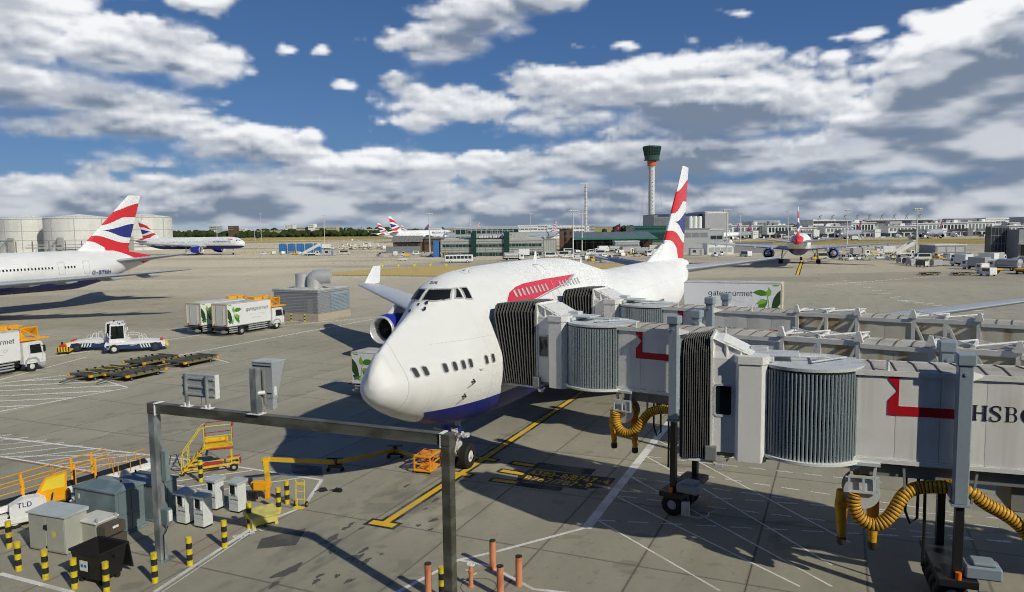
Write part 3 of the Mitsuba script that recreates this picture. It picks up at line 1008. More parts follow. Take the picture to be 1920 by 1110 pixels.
def ground_words(text, s, l, length, h, mat='line_yellow', x=PORT, z=AFT, zz=.010, o=None):
    m = text_mesh(text, h, .002, True)
    m.apply_scale([length / m.extents[0], 1, 1])
    o = stand(s, l, zz) if o is None else o
    return struct(numbered('apron__lettering', scene), MB().mesh(m, frame(o, x, z, UP)), mat)


ground_words('A380-8/B747-4', 7.98, 3.66, 4.1, .62)
ground_words('B767/787-9', 7.12, 3.72, 3.35, .62)

# white stand boundary and the parking fan under the bridges
line([(21.5, 8.05), (2.55, 8.45)], .42)
line([(2.65, 8.42), (-.83, 5.97), (-1.95, 5.03), (-4.91, 4.26), (-6.5, 3.8)], .16, z=.0045)
line([(-1.95, 5.1), (-1.99, 6.34), (-3.02, 8.41), (-2.7, 10.28), (-2.7, 13)], .14, z=.0048)
mark('red_patch', spoly([(-3.2, 8.6), (-2.85, 10.3), (-2.85, 13), (-4.2, 13), (-4.4, 9)]), 'line_red', .0035)
line([(3.6, 8.6), (-.79, 14.19)], .09)
line([(6.57, 8.6), (.52, 16.62)], .09)
line([(9.34, 8.6), (.92, 17.6)], .09)
line([(12.95, 8.4), (9.69, 11.45), (2.65, 17.58)], .09)
line([(16.2, 8.3), (5.0, 18.2)], .09)
for s0, l0, ds, n_, gap in ((3.55, 8.5, .33, 16, 1.32), (6.66, 8.66, .05, 13, 1.3), (7.35, 8.6, .22, 14, 1.34), (9.4, 8.5, -.06, 13, 1.3), (11.0, 10.2, -.12, 10, 1.28), (12.95, 8.4, .0, 9, 1.3)):
    for q in range(n_):
        a = l0 + q * gap
        line([(s0 + ds * q, a), (s0 + ds * (q + .62), a + gap * .62)], .09, name='white_dash')
# equipment area round the cabinets
line([(-8.0, -3.36), (-2.16, -4.26), (.29, -3.79), (3.5, -5.3), (3.59, -10.5), (3.57, -14.5), (2.7, -28.5), (2.5, -40)], .17)
line([(-8.3, -3.05), (-2.3, -4.0)], .06, z=.0046)
line([(-9.1, -9.7), (-9.1, -5.9)], .2)
for l0 in np.arange(-39, -6, 1.55):
    line([(3.4, l0), (.4, l0 - 2.6)], .13, name='hatch_line')
line([(.3, -9.5), (.1, -44)], .14)
line([(.12, -9.5), (-.08, -44)], .07, 'line_red', name='red_line')
line([(3.3, -17.2), (.3, -24)], .12)
for a, b in (((-6.6, -5.0), (-1.7, -5.4)), ((-6.4, -4.35), (-1.5, -4.7))):
    line([a, b], .06, 'line_red', name='red_line')
ground_words('SAFE', 0, 0, 1.35, .42, 'line_white', (PORT * .30 + AFT * .954), (-PORT * .954 + AFT * .30), .006, np.array([-10.98, 28.9, .006]))
# service road and the hatched area on the left (world metres)
line([(-62, 52), (-47.8, 69.97), (-34.6, 92.06), (-19.86, 103.86), (8, 126)], .2, own=False)
line([(-33.0, 73.7), (-19.4, 101.38), (-2, 131)], .22, own=False)
line([(-60, 42), (-42.75, 62.4), (-41.7, 73.4)], .16, own=False)
line([(-33.5, 60.6), (-26.2, 69.4), (-28.6, 71.8)], .12, own=False)
line([(-33.3, 60.9), (-26.0, 69.7), (-28.5, 72.1)], .08, 'line_red', name='red_line', own=False)
tri = Polygon([(-58, 45), (-37.48, 64.9), (-30.12, 58.53), (-60, 13.9)])
line([(-58, 45.4), (-37.48, 64.9), (-30.12, 58.53), (-60, 13.9)], .18, own=False)
for q in range(26):
    l0 = LineString([(-75, 72 - q * 2.05), (-20, 82 - q * 2.05)]).intersection(tri)
    if l0.length > .5:
        mark('hatch_line', l0.buffer(.11, cap_style=2), 'line_white', .005)
for pts in ([(-3.15, -3.1), (-1.61, -2.13), (-3.13, -1.42), (-4.0, -2.6)], [(3.9, -5.5), (5.2, -6.6), (5.0, -8.4), (3.8, -7.3)], [(-2.2, 13.2), (-1.7, 16.6), (-3.6, 17.2), (-4.2, 13.6)]):
    mark('repair_patch', spoly(pts), 'patch_dark', .0036)  # flat dark patches laid on the concrete
# oil puddles before the stop bar: (x, y, half length, half width, bearing)
plain('oil_wet', (.10, .097, .08), .5)
ro = random.Random(8)
for x, y, a_, b_, t_ in [(-7.24, 28.82, .43, .22, 1.13), (-6.96, 28.5, .31, .14, 1.12), (-5.9, 27.17, .36, .18, 1.07), (-5.72, 27.8, .28, .11, 1.08), (-5.46, 26.84, .27, .12, 1.06), (-8.1, 26.09, .56, .26, 1.12), (-8.27, 25.07, .25, .12, 1.11), (-6.87, 25.71, .16, .10, 1.08), (-6.89, 25.28, .23, .09, 1.07), (-6.25, 25.67, .15, .09, 1.06), (-5.75, 25.27, .23, .09, 1.04), (-3.37, 30.7, .2, .15, 1.06), (-3.53, 33.07, .28, .10, 1.09), (-6.92, 27.7, .2, .11, 1.11), (-6.88, 29.95, .24, .1, 1.14), (-6.24, 29.9, .12, .08, 1.12), (-6.75, 30.37, .2, .09, 1.14), (-3.85, 32.01, .12, .08, 1.09), (-3.4, 29.71, .12, .08, 1.05), (-4.99, 27.4, .09, .07, 1.05), (-3.94, 30.14, .16, .08, 1.07), (-5.08, 34.99, .25, .1, 1.15)]:
    th = np.linspace(0, 2 * np.pi, 30, endpoint=False)
    ph = [ro.random() * 6.3 for _ in range(4)]
    rr2 = 1 + .22 * np.sin(2 * th + ph[0]) + .18 * np.sin(3 * th + ph[1]) + .12 * np.sin(5 * th + ph[2]) + .07 * np.sin(8 * th + ph[3])
    q = np.c_[a_ * rr2 * np.cos(th), b_ * rr2 * np.sin(th)]
    q = q @ np.array([[math.cos(t_), math.sin(t_)], [-math.sin(t_), math.cos(t_)]]) + [x, y]
    mark('oil_stain', Polygon(q).buffer(0), 'oil_wet', .0032)
# far lead-in lines, verge and airfield
for a, b in (((69.0, 183), (98.0, 256)),):
    mark('line_border', LineString([a, b]).buffer(.55), 'line_black', .006)
    mark('lead_in_line', LineString([a, b]).buffer(.28), 'line_yellow', .012)
mark('white_line', LineString([(60, 150), (150, 205)]).buffer(.16), 'line_white', .008)
for q in range(9):
    a = np.array([63.5, 103.5]) + np.array([-.35, 1.9]) * q
    mark('white_dash', LineString([a, a + [1.3, .35]]).buffer(.22), 'line_white', .008)
for q in range(9):
    a = np.array([61.0, 118.0]) + np.array([1.5, 6.5]) * q
    mark('white_dash', LineString([a, a + [1.7, .3]]).buffer(.2), 'line_white', .008)
verge = Polygon([(-55, 207.5), (-40, 200), (-21.9, 195), (6, 188), (40, 196), (46, 240), (-2, 246), (-27, 244), (-42, 229)])
struct('verge', MB().poly(verge, .0, .10), 'verge')
struct('verge_kerb', MB().poly(verge.buffer(.55, join_style=2).difference(verge.buffer(.004)), .0, .07), 'joint_sealant')
struct('grass_island', MB().poly(Polygon([(140, 473), (330, 410), (480, 470), (470, 560), (190, 590), (110, 560)]), .0, .05), 'dry_grass')
struct('taxiway', MB().poly(Polygon([(-1500, 1010), (-900, 960), (-60, 860), (500, 800), (900, 760), (900, 800), (500, 845), (-60, 905), (-900, 1030), (-1500, 1090)]), -.055, .01), 'concrete')
struct('runway', MB().poly(Polygon([(-2500, 1350), (-100, 1230), (500, 1180), (500, 1230), (-100, 1290), (-2500, 1420)]), -.055, .01), 'tarmac')
struct('far_apron', MB().poly(Polygon([(-60, 480), (180, 590), (500, 570), (1200, 640), (1200, 1000), (600, 1040), (-120, 860), (-420, 640), (-170, 530)]), -.055, .008), 'concrete')
# ------------------------------------------------------------------ passenger boarding bridges
# own frame: x along the tunnel from the rotating cab to the terminal, y across it away from us, z up


def bridge_wall(p, n, uv):
    s = noise(p.x * 3.1, p.y * 3.1, p.z * .3)
    s2 = noise(p.x * 11, p.y * 11, p.z * .6)
    d = smoothstep(.45, .9, s * .65 + s2 * .35) * .6 + .25 * smoothstep(.5, .8, fbm(p.x, p.y, p.z * 1.5, 3))
    return mix((.72, .715, .69), (.56, .54, .49), d)


def bridge_old(p, n, uv):
    s = noise(p.x * 2.2, p.y * 2.2, p.z * .25)
    s2 = noise(p.x * 8, p.y * 8, p.z * .5)
    top = smoothstep(6.6, 7.4, p.z)
    d = smoothstep(.42, .9, s * .6 + s2 * .4)
    c = mix((.66, .62, .50), (.52, .45, .31), d * .7)
    return mix(c, mi.Color3f(.34, .20, .05), top * smoothstep(.58, .85, s) * .7)


plain('bridge_panel', proc(bridge_wall), .5)
plain('bridge_panel_aged', proc(bridge_old), .55)
plain('bridge_roof', proc(lambda p, n, uv: mix((.46, .44, .40), (.34, .32, .28), smoothstep(.35, .75, fbm(p.x * 1.2, p.y * 1.2, p.z, 4)))), .7)
plain('bridge_seam', (.13, .11, .09), .7)
plain('cab_white', proc(lambda p, n, uv: mi.Color3f(.74, .74, .72) * (.9 + .1 * fbm(p.x * 2, p.y * 2, p.z * .7, 3))), .38)
plain('plate_grey', proc(lambda p, n, uv: mix((.52, .55, .57), (.40, .41, .41), smoothstep(.45, .8, fbm(p.x * 1.5, p.y * 1.5, p.z, 4)))), .5)
plain('curtain_steel', (.36, .42, .45), .34, .45)
plain('bellows_rubber', proc(lambda p, n, uv: mix((.018, .018, .019), (.05, .049, .048), smoothstep(.45, .85, fbm(p.x * 4, p.y * 4, p.z * .8, 3)))), .62)
plain('bellows_fold', (.17, .165, .16), .6)
plain('lift_grey', proc(lambda p, n, uv: mi.Color3f(.26, .32, .37) * (.85 + .2 * fbm(p.x * 1.5, p.y * 1.5, p.z * .8, 3))), .42)
plain('under_steel', (.20, .21, .21), .55)
plain('black_steel', (.02, .02, .021), .4)
plain('bank_red', (.46, .008, .018), .4)
plain('hose_yellow', proc(lambda p, n, uv: mix((.70, .36, .012), (.45, .21, .01), smoothstep(.4, .8, fbm(p.x * 6, p.y * 6, p.z * 6, 3)))), .5)
plain('hose_wire', (.03, .026, .02), .5)
plain('bumper_blue', (.02, .03, .40), .5)
plain('dark_glass', (.012, .016, .018), .06)
plain('amber', (.75, .17, .01), .3)
W_ = 1.9


def serif(letter, h):
    """capital letters with thick and thin strokes and slab serifs, height h"""
    u = h / 100.0
    if letter == 'H':
        g = [sbox(8, 0, 24, 100), sbox(66, 0, 82, 100), sbox(24, 47, 66, 54)] + [sbox(x - 7, y, x + 23, y + 5) for x in (8, 66) for y in (0, 95)]
        w = 90
    elif letter == 'S':
        t = np.linspace(0, 1, 60)
        c = np.array([(60, 78), (54, 96), (32, 99), (14, 90), (12, 72), (28, 58), (46, 46), (58, 30), (52, 8), (32, 1), (14, 6), (8, 24)], float)
        from scipy.interpolate import splprep, splev
        tck, _ = splprep(c.T, s=0)
        x, y = splev(t, tck)
        g = [Point(a, b).buffer(3.0 + 5.5 * math.exp(-((q - .48) / .22) ** 2)) for a, b, q in zip(x, y, t)]
        g = [unary_union([shapely.MultiPoint([*g[i].exterior.coords, *g[i + 1].exterior.coords]).convex_hull for i in range(59)]), sbox(59, 72, 62, 98), sbox(6, 2, 9, 28)]
        w = 70
    elif letter == 'B':
        b1 = sbox(16, 50, 46, 100).union(affinity.scale(Point(46, 75).buffer(25), .95, 1)).difference(sbox(25, 55, 45, 95).union(affinity.scale(Point(45, 75).buffer(20), .62, 1)))
        b2 = sbox(16, 0, 48, 55).union(affinity.scale(Point(48, 27.5).buffer(27.5), .95, 1)).difference(sbox(25, 5, 47, 50).union(affinity.scale(Point(47, 27.5).buffer(22.5), .62, 1)))
        g = [sbox(12, 0, 28, 100), b1, b2, sbox(4, 0, 36, 5), sbox(4, 95, 36, 100)]
        w = 82
    else:
        ring = affinity.scale(Point(46, 50).buffer(51), .86, 1).difference(affinity.scale(Point(50, 50).buffer(46), .70, 1)).difference(sbox(66, 30, 120, 70))
        g = [ring, sbox(78, 66, 83, 98), sbox(78, 2, 83, 34)]
        w = 94
    return affinity.scale(unary_union(g), u, u, origin=(0, 0)), w * u


def on_near_wall(pg, z0=.0):
    return pg


FRONT = frame((0, 0, 0), (1, 0, 0), (0, 0, 1), (0, -1, 0))      # a polygon in (x, z), extruded towards us


def bridge(length, lean=.0, reach=1.5, pleats=12, flip=False, hose=True, drop=0.0, flare=.1, seed=1):
    rnd = random.Random(seed)
    k = Kit()
    # --- cab
    k.part('cab__floor', MB().box(-4.4, -.6, .05, W_ - .05, 4.25, 4.42, .02), 'under_steel')
    k.part('cab__side_panel', MB().box(-4.35, -3.62, -.02, .06, 4.40, 5.68, .01).box(-4.35, -3.62, -.02, .06, 6.72, 7.62, .01).box(-4.35, -4.28, -.02, .06, 5.68, 6.72).box(-3.72, -3.62, -.02, .06, 5.68, 6.72), 'cab_white')
    k.part('cab__window', MB().box(-4.29, -3.71, .01, .03, 5.67, 6.73), 'dark_glass')
    k.part('cab__window__frame', MB().poly(outline(affinity.translate(rounded(.58, 1.06, .1), -4.0, 6.2), .07), .0, .035, frame((0, -.02, 0), (1, 0, 0), (0, 0, 1), (0, -1, 0))), 'plate_grey')
    k.part('cab__corner_post', MB().poly(Polygon([(-3.62, 0), (-3.5, -.34), (-2.78, -.34), (-2.6, -.1), (-2.6, .3), (-3.62, .3)]), 4.22, 7.52), 'cab_white', False)
    k.part('cab__corner_post__cap', MB().poly(Polygon([(-3.66, -.02), (-3.53, -.39), (-2.76, -.39), (-2.55, -.12), (-2.55, .34), (-3.66, .34)]), 7.52, 7.78), 'cab_white', False)
    k.part('cab__far_panel', MB().box(-4.35, -.7, W_ - .06, W_ + .02, 4.4, 7.6), 'cab_white')
    k.part('cab__roof', MB().box(-4.3, -2.4, .06, W_ - .1, 7.55, 7.70, .03).box(-3.5, -1.6, .4, W_ - .4, 7.70, 7.76, .02), 'plate_grey')
    k.part('cab__roof_unit', MB().box(-3.2, -2.6, 1.0, 1.5, 7.72, 7.9, .04), 'plate_grey')
    k.part('cab__control_box', MB().box(-4.58, -4.2, -.22, .02, 4.12, 4.62, .02), 'under_steel')
    k.part('cab__desk', MB().box(-4.2, -3.8, .35, .7, 4.4, 5.4, .02), 'black_steel')
    k.part('cab__hook', MB().bar((-4.5, -.1, 4.2), (-4.2, -.1, 3.95), .07).bar((-4.2, -.1, 3.95), (-3.9, -.1, 4.12), .07).box(-4.25, -4.0, -.2, .0, 3.9, 4.02, .01), 'plate_grey')
    # --- bellows: hoops from the cab out to the aircraft, the outer one leaning with the fuselage
    x0 = -4.40

    def hoop(t, out):
        xb, xt = x0 - reach * t, x0 - (reach + lean) * t
        zb, zt = 4.22 - .06 * t, 8.30 + .05 * t - (.25 * t * t if lean else .22 * t)
        ya, yb = -.04 - out - flare * t, W_ + .04 + out + flare * t
        zt += out
        sh = .48
        P = [(ya, zb), (ya, zt - sh), (ya + sh * .8, zt), (yb - sh * .8, zt), (yb, zt - sh), (yb, zb)]
        return np.array([(xb + (xt - xb) * (z - zb) / (zt - zb), y, z) for y, z in P])
    n = pleats * 2
    H = [hoop(q / n, (.075 if q % 2 else -.03) * (1 + .25 * rnd.random())) for q in range(n + 1)]
    b = MB()
    v = np.concatenate(H)
    f = [(q * 6 + i, q * 6 + i + 1, (q + 1) * 6 + i + 1, (q + 1) * 6 + i) for q in range(n) for i in range(5)]
    b.add(v, f)
    k.part('bellows', b, 'bellows_rubber', False)
    for q in range(1, n + 1, 2):
        t = H[q]
        k.part('bellows__fold', MB().tube(t, .013, 5), 'bellows_fold')
    hp = H[-1]
    k.part('bellows__bumper', MB().tube(hp + [-.03, 0, 0], .07, 6), 'bellows_rubber')
    k.part('bellows__sill', MB().box(x0 - reach - .05, x0 + .02, -.12, .4, 4.04, 4.14, .01), 'cab_white')
    fr = MB()
    for q in range(10):
        a = x0 - reach + .12 + q * (reach - .2) / 10
        fr.box(a, a + .06, -.1, .1, 4.14, 4.22 + .10 * rnd.random())
    k.part('bellows__edge_brush', fr, 'bumper_blue')
    # white canopy arm above the cab
    for y, t in ((-.03, .22), (W_ + .03, W_ - .22)):
        g = MB()
        for q in range(3):
            a = x0 + .02 + q * .46
            h0, h1 = 8.30 - q * .20, 8.30 - (q + 1) * .20
            g.add([(a, y, 7.62), (a + .46, y, 7.62), (a + .23, t, h0 - .02), (a, y, h0), (a + .46, y, h1)], [(0, 1, 2), (0, 2, 3), (1, 4, 2), (3, 2, 4)])
        k.part('canopy_arm', g, 'cab_white', False)
    k.part('canopy_hood', MB().poly(Polygon([(x0 + .02, 7.5), (x0 + .02, 8.26), (x0 + .35, 8.24), (x0 + 1.45, 7.72), (x0 + 1.45, 7.5)]), -W_ + .06, -.06, FRONT), 'cab_white', False)
    k.part('canopy_frame', MB().bar((x0, -.03, 4.3), (x0, -.03, 8.3), .09).bar((x0, W_ + .03, 4.3), (x0, W_ + .03, 8.3), .09).bar((x0, -.03, 8.3), (x0, W_ + .03, 8.3), .09), 'cab_white', False)
    # --- turning drum with its slatted curtain
    C = np.array([-1.25, W_ / 2])
    rr = math.hypot(1.25, W_ / 2) + .06
    m = MB()
    for q in range(84):
        a = 2 * math.pi * q / 84
        c = np.array([C[0] + rr * math.cos(a), C[1] + rr * math.sin(a), 5.93])
        ax = np.array([-math.sin(a), math.cos(a), 0])
        m.cyl(c - [0, 0, 1.42], c + [0, 0, 1.42], .048, n=6, caps=False)
    k.part('curtain_slats', m, 'curtain_steel', 40, kind='stuff')
    k.part('curtain_drum', MB().rev((C[0], C[1], 4.5), (C[0], C[1], 7.36), [(0, rr - .05), (2.86, rr - .05)], 40, False), 'black_steel')
    k.part('drum_floor_ring', MB().rev((C[0], C[1], 4.36), (C[0], C[1], 4.56), [(0, rr + .05), (.05, rr + .17), (.14, rr + .17), (.14, rr - .3)], 48, False), 'cab_white')
    k.part('drum_roof', MB().poly(Point(*C).buffer(rr + .05, 24).union(sbox(C[0] - .2, .5, .25, W_ + .1)), 7.42, 7.52), 'plate_grey', False)
    k.part('drum_roof__rim', MB().rev((C[0], C[1], 7.33), (C[0], C[1], 7.42), [(0, rr + .03), (.09, rr + .03)], 48, False), 'black_steel')
    k.part('drum_roof__seam', MB().box(-1.3, -1.24, .2, W_ - .2, 7.52, 7.55), 'bridge_seam')
    k.part('drum_roof__tie_rod', MB().cyl((-3.4, .3, 7.78), (-.6, 1.05, 7.62), .035, n=6).cyl((-1.25, .2, 7.6), (-.1, 1.5, 7.6), .03, n=6).box(-1.0, -.8, .85, 1.1, 7.52, 7.66), 'plate_grey')
    # --- tunnel walls in panels, roof in ribbed sheets, floor
    secs = [(0.0, 7.5, 0.0, 'bridge_panel'), (10.55, 12.9, .0, 'bridge_panel_aged'), (15.75, length, .0, 'bridge_panel_aged')]
    for a, c, ins, mat in secs:
        c = min(c, length)
        if c <= a:
            continue
        nn = max(1, round((c - a) / 1.18))
        for q in range(nn):
            x, w = a + (c - a) * q / nn, (c - a) / nn
            bow = [(x + .006, .012), (x + w * .5, -.004 - .010 * rnd.random()), (x + w - .006, .012)]
            P = Polygon(bow + [(x + w - .006, .08), (x + .006, .08)])
            k.part('tunnel__wall_panel', MB().poly(P, 4.62, 7.40), mat, 40)
        nr = max(1, round((c - a) / .62))
        for q in range(nr):
            x, w = a + (c - a) * q / nr, (c - a) / nr
            k.part('tunnel__roof_panel', MB().poly(Polygon([(-.05, 7.40), (-.05, 7.45), (W_ / 2, 7.53), (W_ + .05, 7.45), (W_ + .05, 7.40)]), x + .012, x + w - .035, frame((0, 0, 0), (0, 1, 0), (0, 0, 1), (1, 0, 0))), 'bridge_roof', False)
            k.part('tunnel__roof_rib', MB().poly(Polygon([(-.05, 7.40), (-.05, 7.48), (W_ / 2, 7.56), (W_ + .05, 7.48), (W_ + .05, 7.40)]), x + w - .03, x + w + .008, frame((0, 0, 0), (0, 1, 0), (0, 0, 1), (1, 0, 0))), 'bridge_seam', False)
        k.part('tunnel__far_wall', MB().box(a, c, W_ - .06, W_, 4.62, 7.40), mat)
        k.part('tunnel__eaves', MB().box(a, c, -.075, -.03, 7.30, 7.47).box(a, c, W_ + .03, W_ + .075, 7.3, 7.47), 'bridge_panel', False)
    k.part('tunnel__floor', MB().box(-.2, length, .02, W_ - .02, 4.42, 4.60), 'under_steel')
    k.part('tunnel__floor_edge', MB().box(0, length, -.05, .03, 4.47, 4.61).box(0, length, W_ - .03, W_ + .05, 4.47, 4.61), 'cab_white', False)
    k.part('tunnel__beam', MB().box(.3, length, .25, .45, 3.98, 4.42).box(.3, length, W_ - .45, W_ - .25, 3.98, 4.42), 'under_steel', False)
    # open lattice frames where the sections telescope
    for x0_, x1_, up in ((7.5, 10.55, True), (12.9, 15.75, False)):
        if x0_ > length:
            continue
        k.part('tunnel__inner_wall', MB().box(x0_, x1_, .36, .44, 4.6, 7.30), 'bridge_panel_aged', False)
        k.part('tunnel__inner_roof', MB().box(x0_, x1_, .3, W_ - .3, 7.30, 7.38).box(x0_, x1_, W_ - .44, W_ - .36, 4.6, 7.3), 'bridge_roof', False)
        xm = (x0_ + x1_) / 2
        m = MB()
        for y in (.0, W_):
            for x in (x0_ + .08, xm, x1_ - .08):
                m.box(x - .08, x + .08, y - .06, y + .06, 4.6, 7.36)
            m.box(x0_, x1_, y - .062, y + .062, 7.36, 7.56).box(x0_, x1_, y - .062, y + .062, 4.46, 4.6)
            for xa, xb in ((x0_ + .12, xm - .08), (xm + .08, x1_ - .12)):
                m.bar((xa, y, 4.62) if up else (xa, y, 7.34), (xb, y, 7.34) if up else (xb, y, 4.62), .11, .1, (0, 1, 0))
        for xa in (x0_ + .1, xm, x1_ - .1):
            m.box(xa - .05, xa + .05, .0, W_, 7.56, 7.64)
        m.bar((x0_, 0, 7.62), (xm, W_, 7.66), .05).bar((xm, W_, 7.62), (x1_, 0, 7.66), .05).bar((x0_, W_, 7.68), (xm, 0, 7.70), .05).bar((xm, 0, 7.68), (x1_, W_, 7.7), .05)
        k.part('tunnel__lattice_frame', m, 'cab_white', False)
        for x in (x0_ + .06, x1_ - .06):
            k.part('tunnel__lattice_bracket', MB().poly(Polygon([(x - .18, 7.55), (x + .18, 7.55), (x + .06, 7.95), (x - .06, 7.95)]), .0, .16, FRONT), 'cab_white', False)
    for x in (1.0, 5.2):
        k.part('tunnel__roof_lug', MB().cyl((x, .04, 7.45), (x, .04, 7.74), .05, n=8), 'cab_white')
    # advertising on the near wall
    k.part('tunnel__sign_band', MB().poly(Polygon([(1.02, 7.38), (1.33, 7.38), (1.33, 6.35), (2.95, 6.35), (2.95, 6.05), (1.02, 6.05), (1.02, 6.52), (1.30, 6.85), (1.02, 7.18)]), .0, .03, frame((0, .012, 0), (1, 0, 0), (0, 0, 1), (0, -1, 0))), 'bank_red', False)
    x = 3.36
    for ch in 'HSBC':
        pg, w = serif(ch, .47)
        k.part('tunnel__sign_letter', MB().poly(affinity.translate(pg, x, 6.05), .0, .03, frame((0, .010, 0), (1, 0, 0), (0, 0, 1), (0, -1, 0))), 'ink', False)
        x += w + .05
    hx = lambda pts: Polygon([(5.95 + a * .52, 6.28 + b * .52) for a, b in pts])
    for pts in ([(0, .0), (.5, .5), (.5, -.5)], [(2, 0), (1.5, .5), (1.5, -.5)], [(.5, .5), (1.5, .5), (1, 0)], [(.5, -.5), (1.5, -.5), (1, 0)]):
        k.part('tunnel__sign_emblem', MB().poly(hx(pts), .0, .03, frame((0, .010, 0), (1, 0, 0), (0, 0, 1), (0, -1, 0))), 'bank_red', False)
    D = drop
    # --- lifting columns and bogie
    for y in (-.36, W_ + .36):
        k.part('lift_column__sleeve', MB().box(2.85, 3.25, y - .2, y + .2, 3.52, 7.80, .03), 'lift_grey')
        k.part('lift_column__cap', MB().box(2.79, 3.31, y - .26, y + .26, 7.80, 8.17, .04), 'lift_grey')
        k.part('lift_column__foot_flange', MB().box(2.80, 3.30, y - .25, y + .25, 3.46, 3.52), 'lift_grey')
        k.part('lift_column__leg', MB().box(2.93, 3.17, y - .13, y + .13, 1.0 - D, 3.46), 'black_steel')
        k.part('lift_column__bolt', MB().cyl((3.05, y - .24, 7.55), (3.05, y + .24, 7.55), .06, n=8), 'lift_grey')
        k.part('lift_column__gusset', MB().add([(3.25, y * .99, 7.62), (3.7, np.clip(y, 0, W_), 7.44), (3.25, np.clip(y, 0, W_), 7.44), (3.25, y * .99, 7.3)], [(0, 1, 2), (0, 1, 3), (0, 2, 3), (1, 2, 3)]), 'cab_white', False)
    k.part('lift_column__cross_beam', MB().box(2.8, 3.3, -.3, W_ + .3, 3.58, 3.98, .02), 'under_steel')
    k.part('bogie__frame', MB().box(2.5, 3.6, -.7, W_ + .7, .95 - D, 1.2 - D, .02).box(2.75, 3.35, .3, W_ - .3, .5 - D, .95 - D, .02), 'black_steel')
    k.part('bogie__motor', MB().box(3.25, 4.25, -.55, .15, 1.22 - D, 1.62 - D, .05).box(3.45, 4.1, -.5, .1, 1.62 - D, 1.74 - D, .04), 'lift_grey')
    k.part('bogie__beacon', MB().cyl((3.05, -.62, 1.2 - D), (3.05, -.62, 1.42 - D), .09), 'amber')
    k.part('bogie__guard', MB().tube([(3.7, -.75, .35 - D), (4.4, -.8, .35 - D), (4.75, -.5, .45 - D), (4.6, -.1, .4 - D), (4.9, .3, .5 - D)], .035, 6).box(3.6, 3.9, -.8, -.5, .3 - D, .9 - D, .02), 'plate_grey')
    for y in (.35, W_ - .35):
        wheel(k, (2.95, y - .5, .5 - D), .5, .38, 'bogie_wheel', 'plate_grey', .45)
        wheel(k, (2.95, y + .1, .5 - D), .5, .38, 'bogie_wheel', 'plate_grey', .45)
    # --- cooled air hose on its reel under the tunnel
    if hose:
        k.part('hose_reel__bracket', MB().box(-.1, .85, -.15, .6, 4.36, 4.48, .01).bar((.0, .1, 4.4), (.05, .1, 3.9), .09).bar((.75, .1, 4.4), (.7, .1, 3.9), .09).box(-.15, .80, .0, .12, 3.78, 3.92, .01).poly(outline(sbox(-.05, 3.5, .8, 4.0), .07).union(sbox(.34, 3.5, .41, 4.0)), .1, .16, FRONT), 'plate_grey', False)
        k.part('hose_reel__disc', MB().rev((.35, -.02, 3.45), (.35, .75, 3.45), [(0, .10), (.02, .55), (.05, .55), (.06, .3), (.70, .3), (.71, .55), (.74, .55)], 30), 'plate_grey')
        k.part('hose_reel__coil', MB().rev((.35, .08, 3.45), (.35, .66, 3.45), [(q * .05, .42 + .03 * (q % 2)) for q in range(12)], 26), 'hose_yellow')
        P = np.array([(.12, -.22, 3.42), (.12, -.25, 3.0), (.32, -.25, 2.66), (.72, -.22, 2.50), (1.08, -.16, 2.70), (1.35, -.05, 3.1), (1.62, .1, 3.5), (2.0, .2, 3.70), (2.5, .15, 3.80), (2.95, .15, 3.84), (3.4, .15, 3.75), (3.8, .2, 3.45), (4.3, .3, 3.15), (4.9, .4, 2.7), (5.3, .45, 2.0)])
        from scipy.interpolate import splprep, splev
        tck, _ = splprep(P.T, s=0)
        t = np.linspace(0, 1, 300)
        c = np.array(splev(t, tck)).T
        d = np.r_[0, np.cumsum(np.linalg.norm(np.diff(c, axis=0), axis=1))]
        nb = int(d[-1] / .115)
        tt = np.interp(np.linspace(0, d[-1], nb * 4 + 1), d, t)
        c = np.array(splev(tt, tck)).T
        r = np.array([.185, .205, .212, .205] * nb + [.185])
        k.part('hose', MB().tube(c, r, 16), 'hose_yellow', 50)
        w = MB()
        for q in range(0, nb * 4 + 1, 4):
            t_ = c[min(q + 1, nb * 4)] - c[max(q - 1, 0)]
            t_ /= np.linalg.norm(t_)
            w.rev(c[q] - t_ * .016, c[q] + t_ * .016, [(0, .19), (.008, .208), (.024, .208), (.032, .19)], 16, False)
        k.part('hose__wire_coil', w, 'hose_wire')
        for x, y, zb in ((-.22, .2, 1.65), (.75, .45, 1.5)):
            k.part('hose_end', MB().tube([(x, y, 3.4), (x - .02, y, 2.9), (x, y, 2.4), (x + .02, y, zb + .2), (x + .02, y, zb)], [.17, .20, .17, .12, .13], 12), 'hose_yellow')
            k.part('hose_end__coupling', MB().rev((x + .02, y, zb + .18), (x + .02, y, zb - .08), [(0, .135), (.06, .15), (.2, .15), (.26, .12)], 14), 'hose_wire')
        for q, (xa, za, xb, zb) in enumerate(((1.55, 4.1, 1.6, 3.55), (3.6, 4.1, 3.45, 3.4), (5.3, 4.1, 5.2, 2.2))):
            k.part('hose_hanger', MB().bar((xa, .1, za + .3), (xb, .0, zb), .07), 'under_steel', False)
        k.part('air_unit', MB().box(4.6, 6.4, .5, 2.1, 3.1, 3.98, .04), 'under_steel')
        k.part('cable_loop', MB().tube([(1.7, .5, 3.9), (1.7, .5, 2.8), (1.85, .5, 2.4), (2.05, .5, 2.6), (2.05, .5, 3.9)], .045, 6).tube([(2.3, .8, 3.9), (2.32, .8, 2.0), (2.3, .8, .9)], .05, 6), 'black')
    return k


def fr2(o, d):
    d = np.array([d[0], d[1], 0.0])
    d /= np.linalg.norm(d)
    return frame((o[0], o[1], 0), d, (-d[1], d[0], 0), UP)


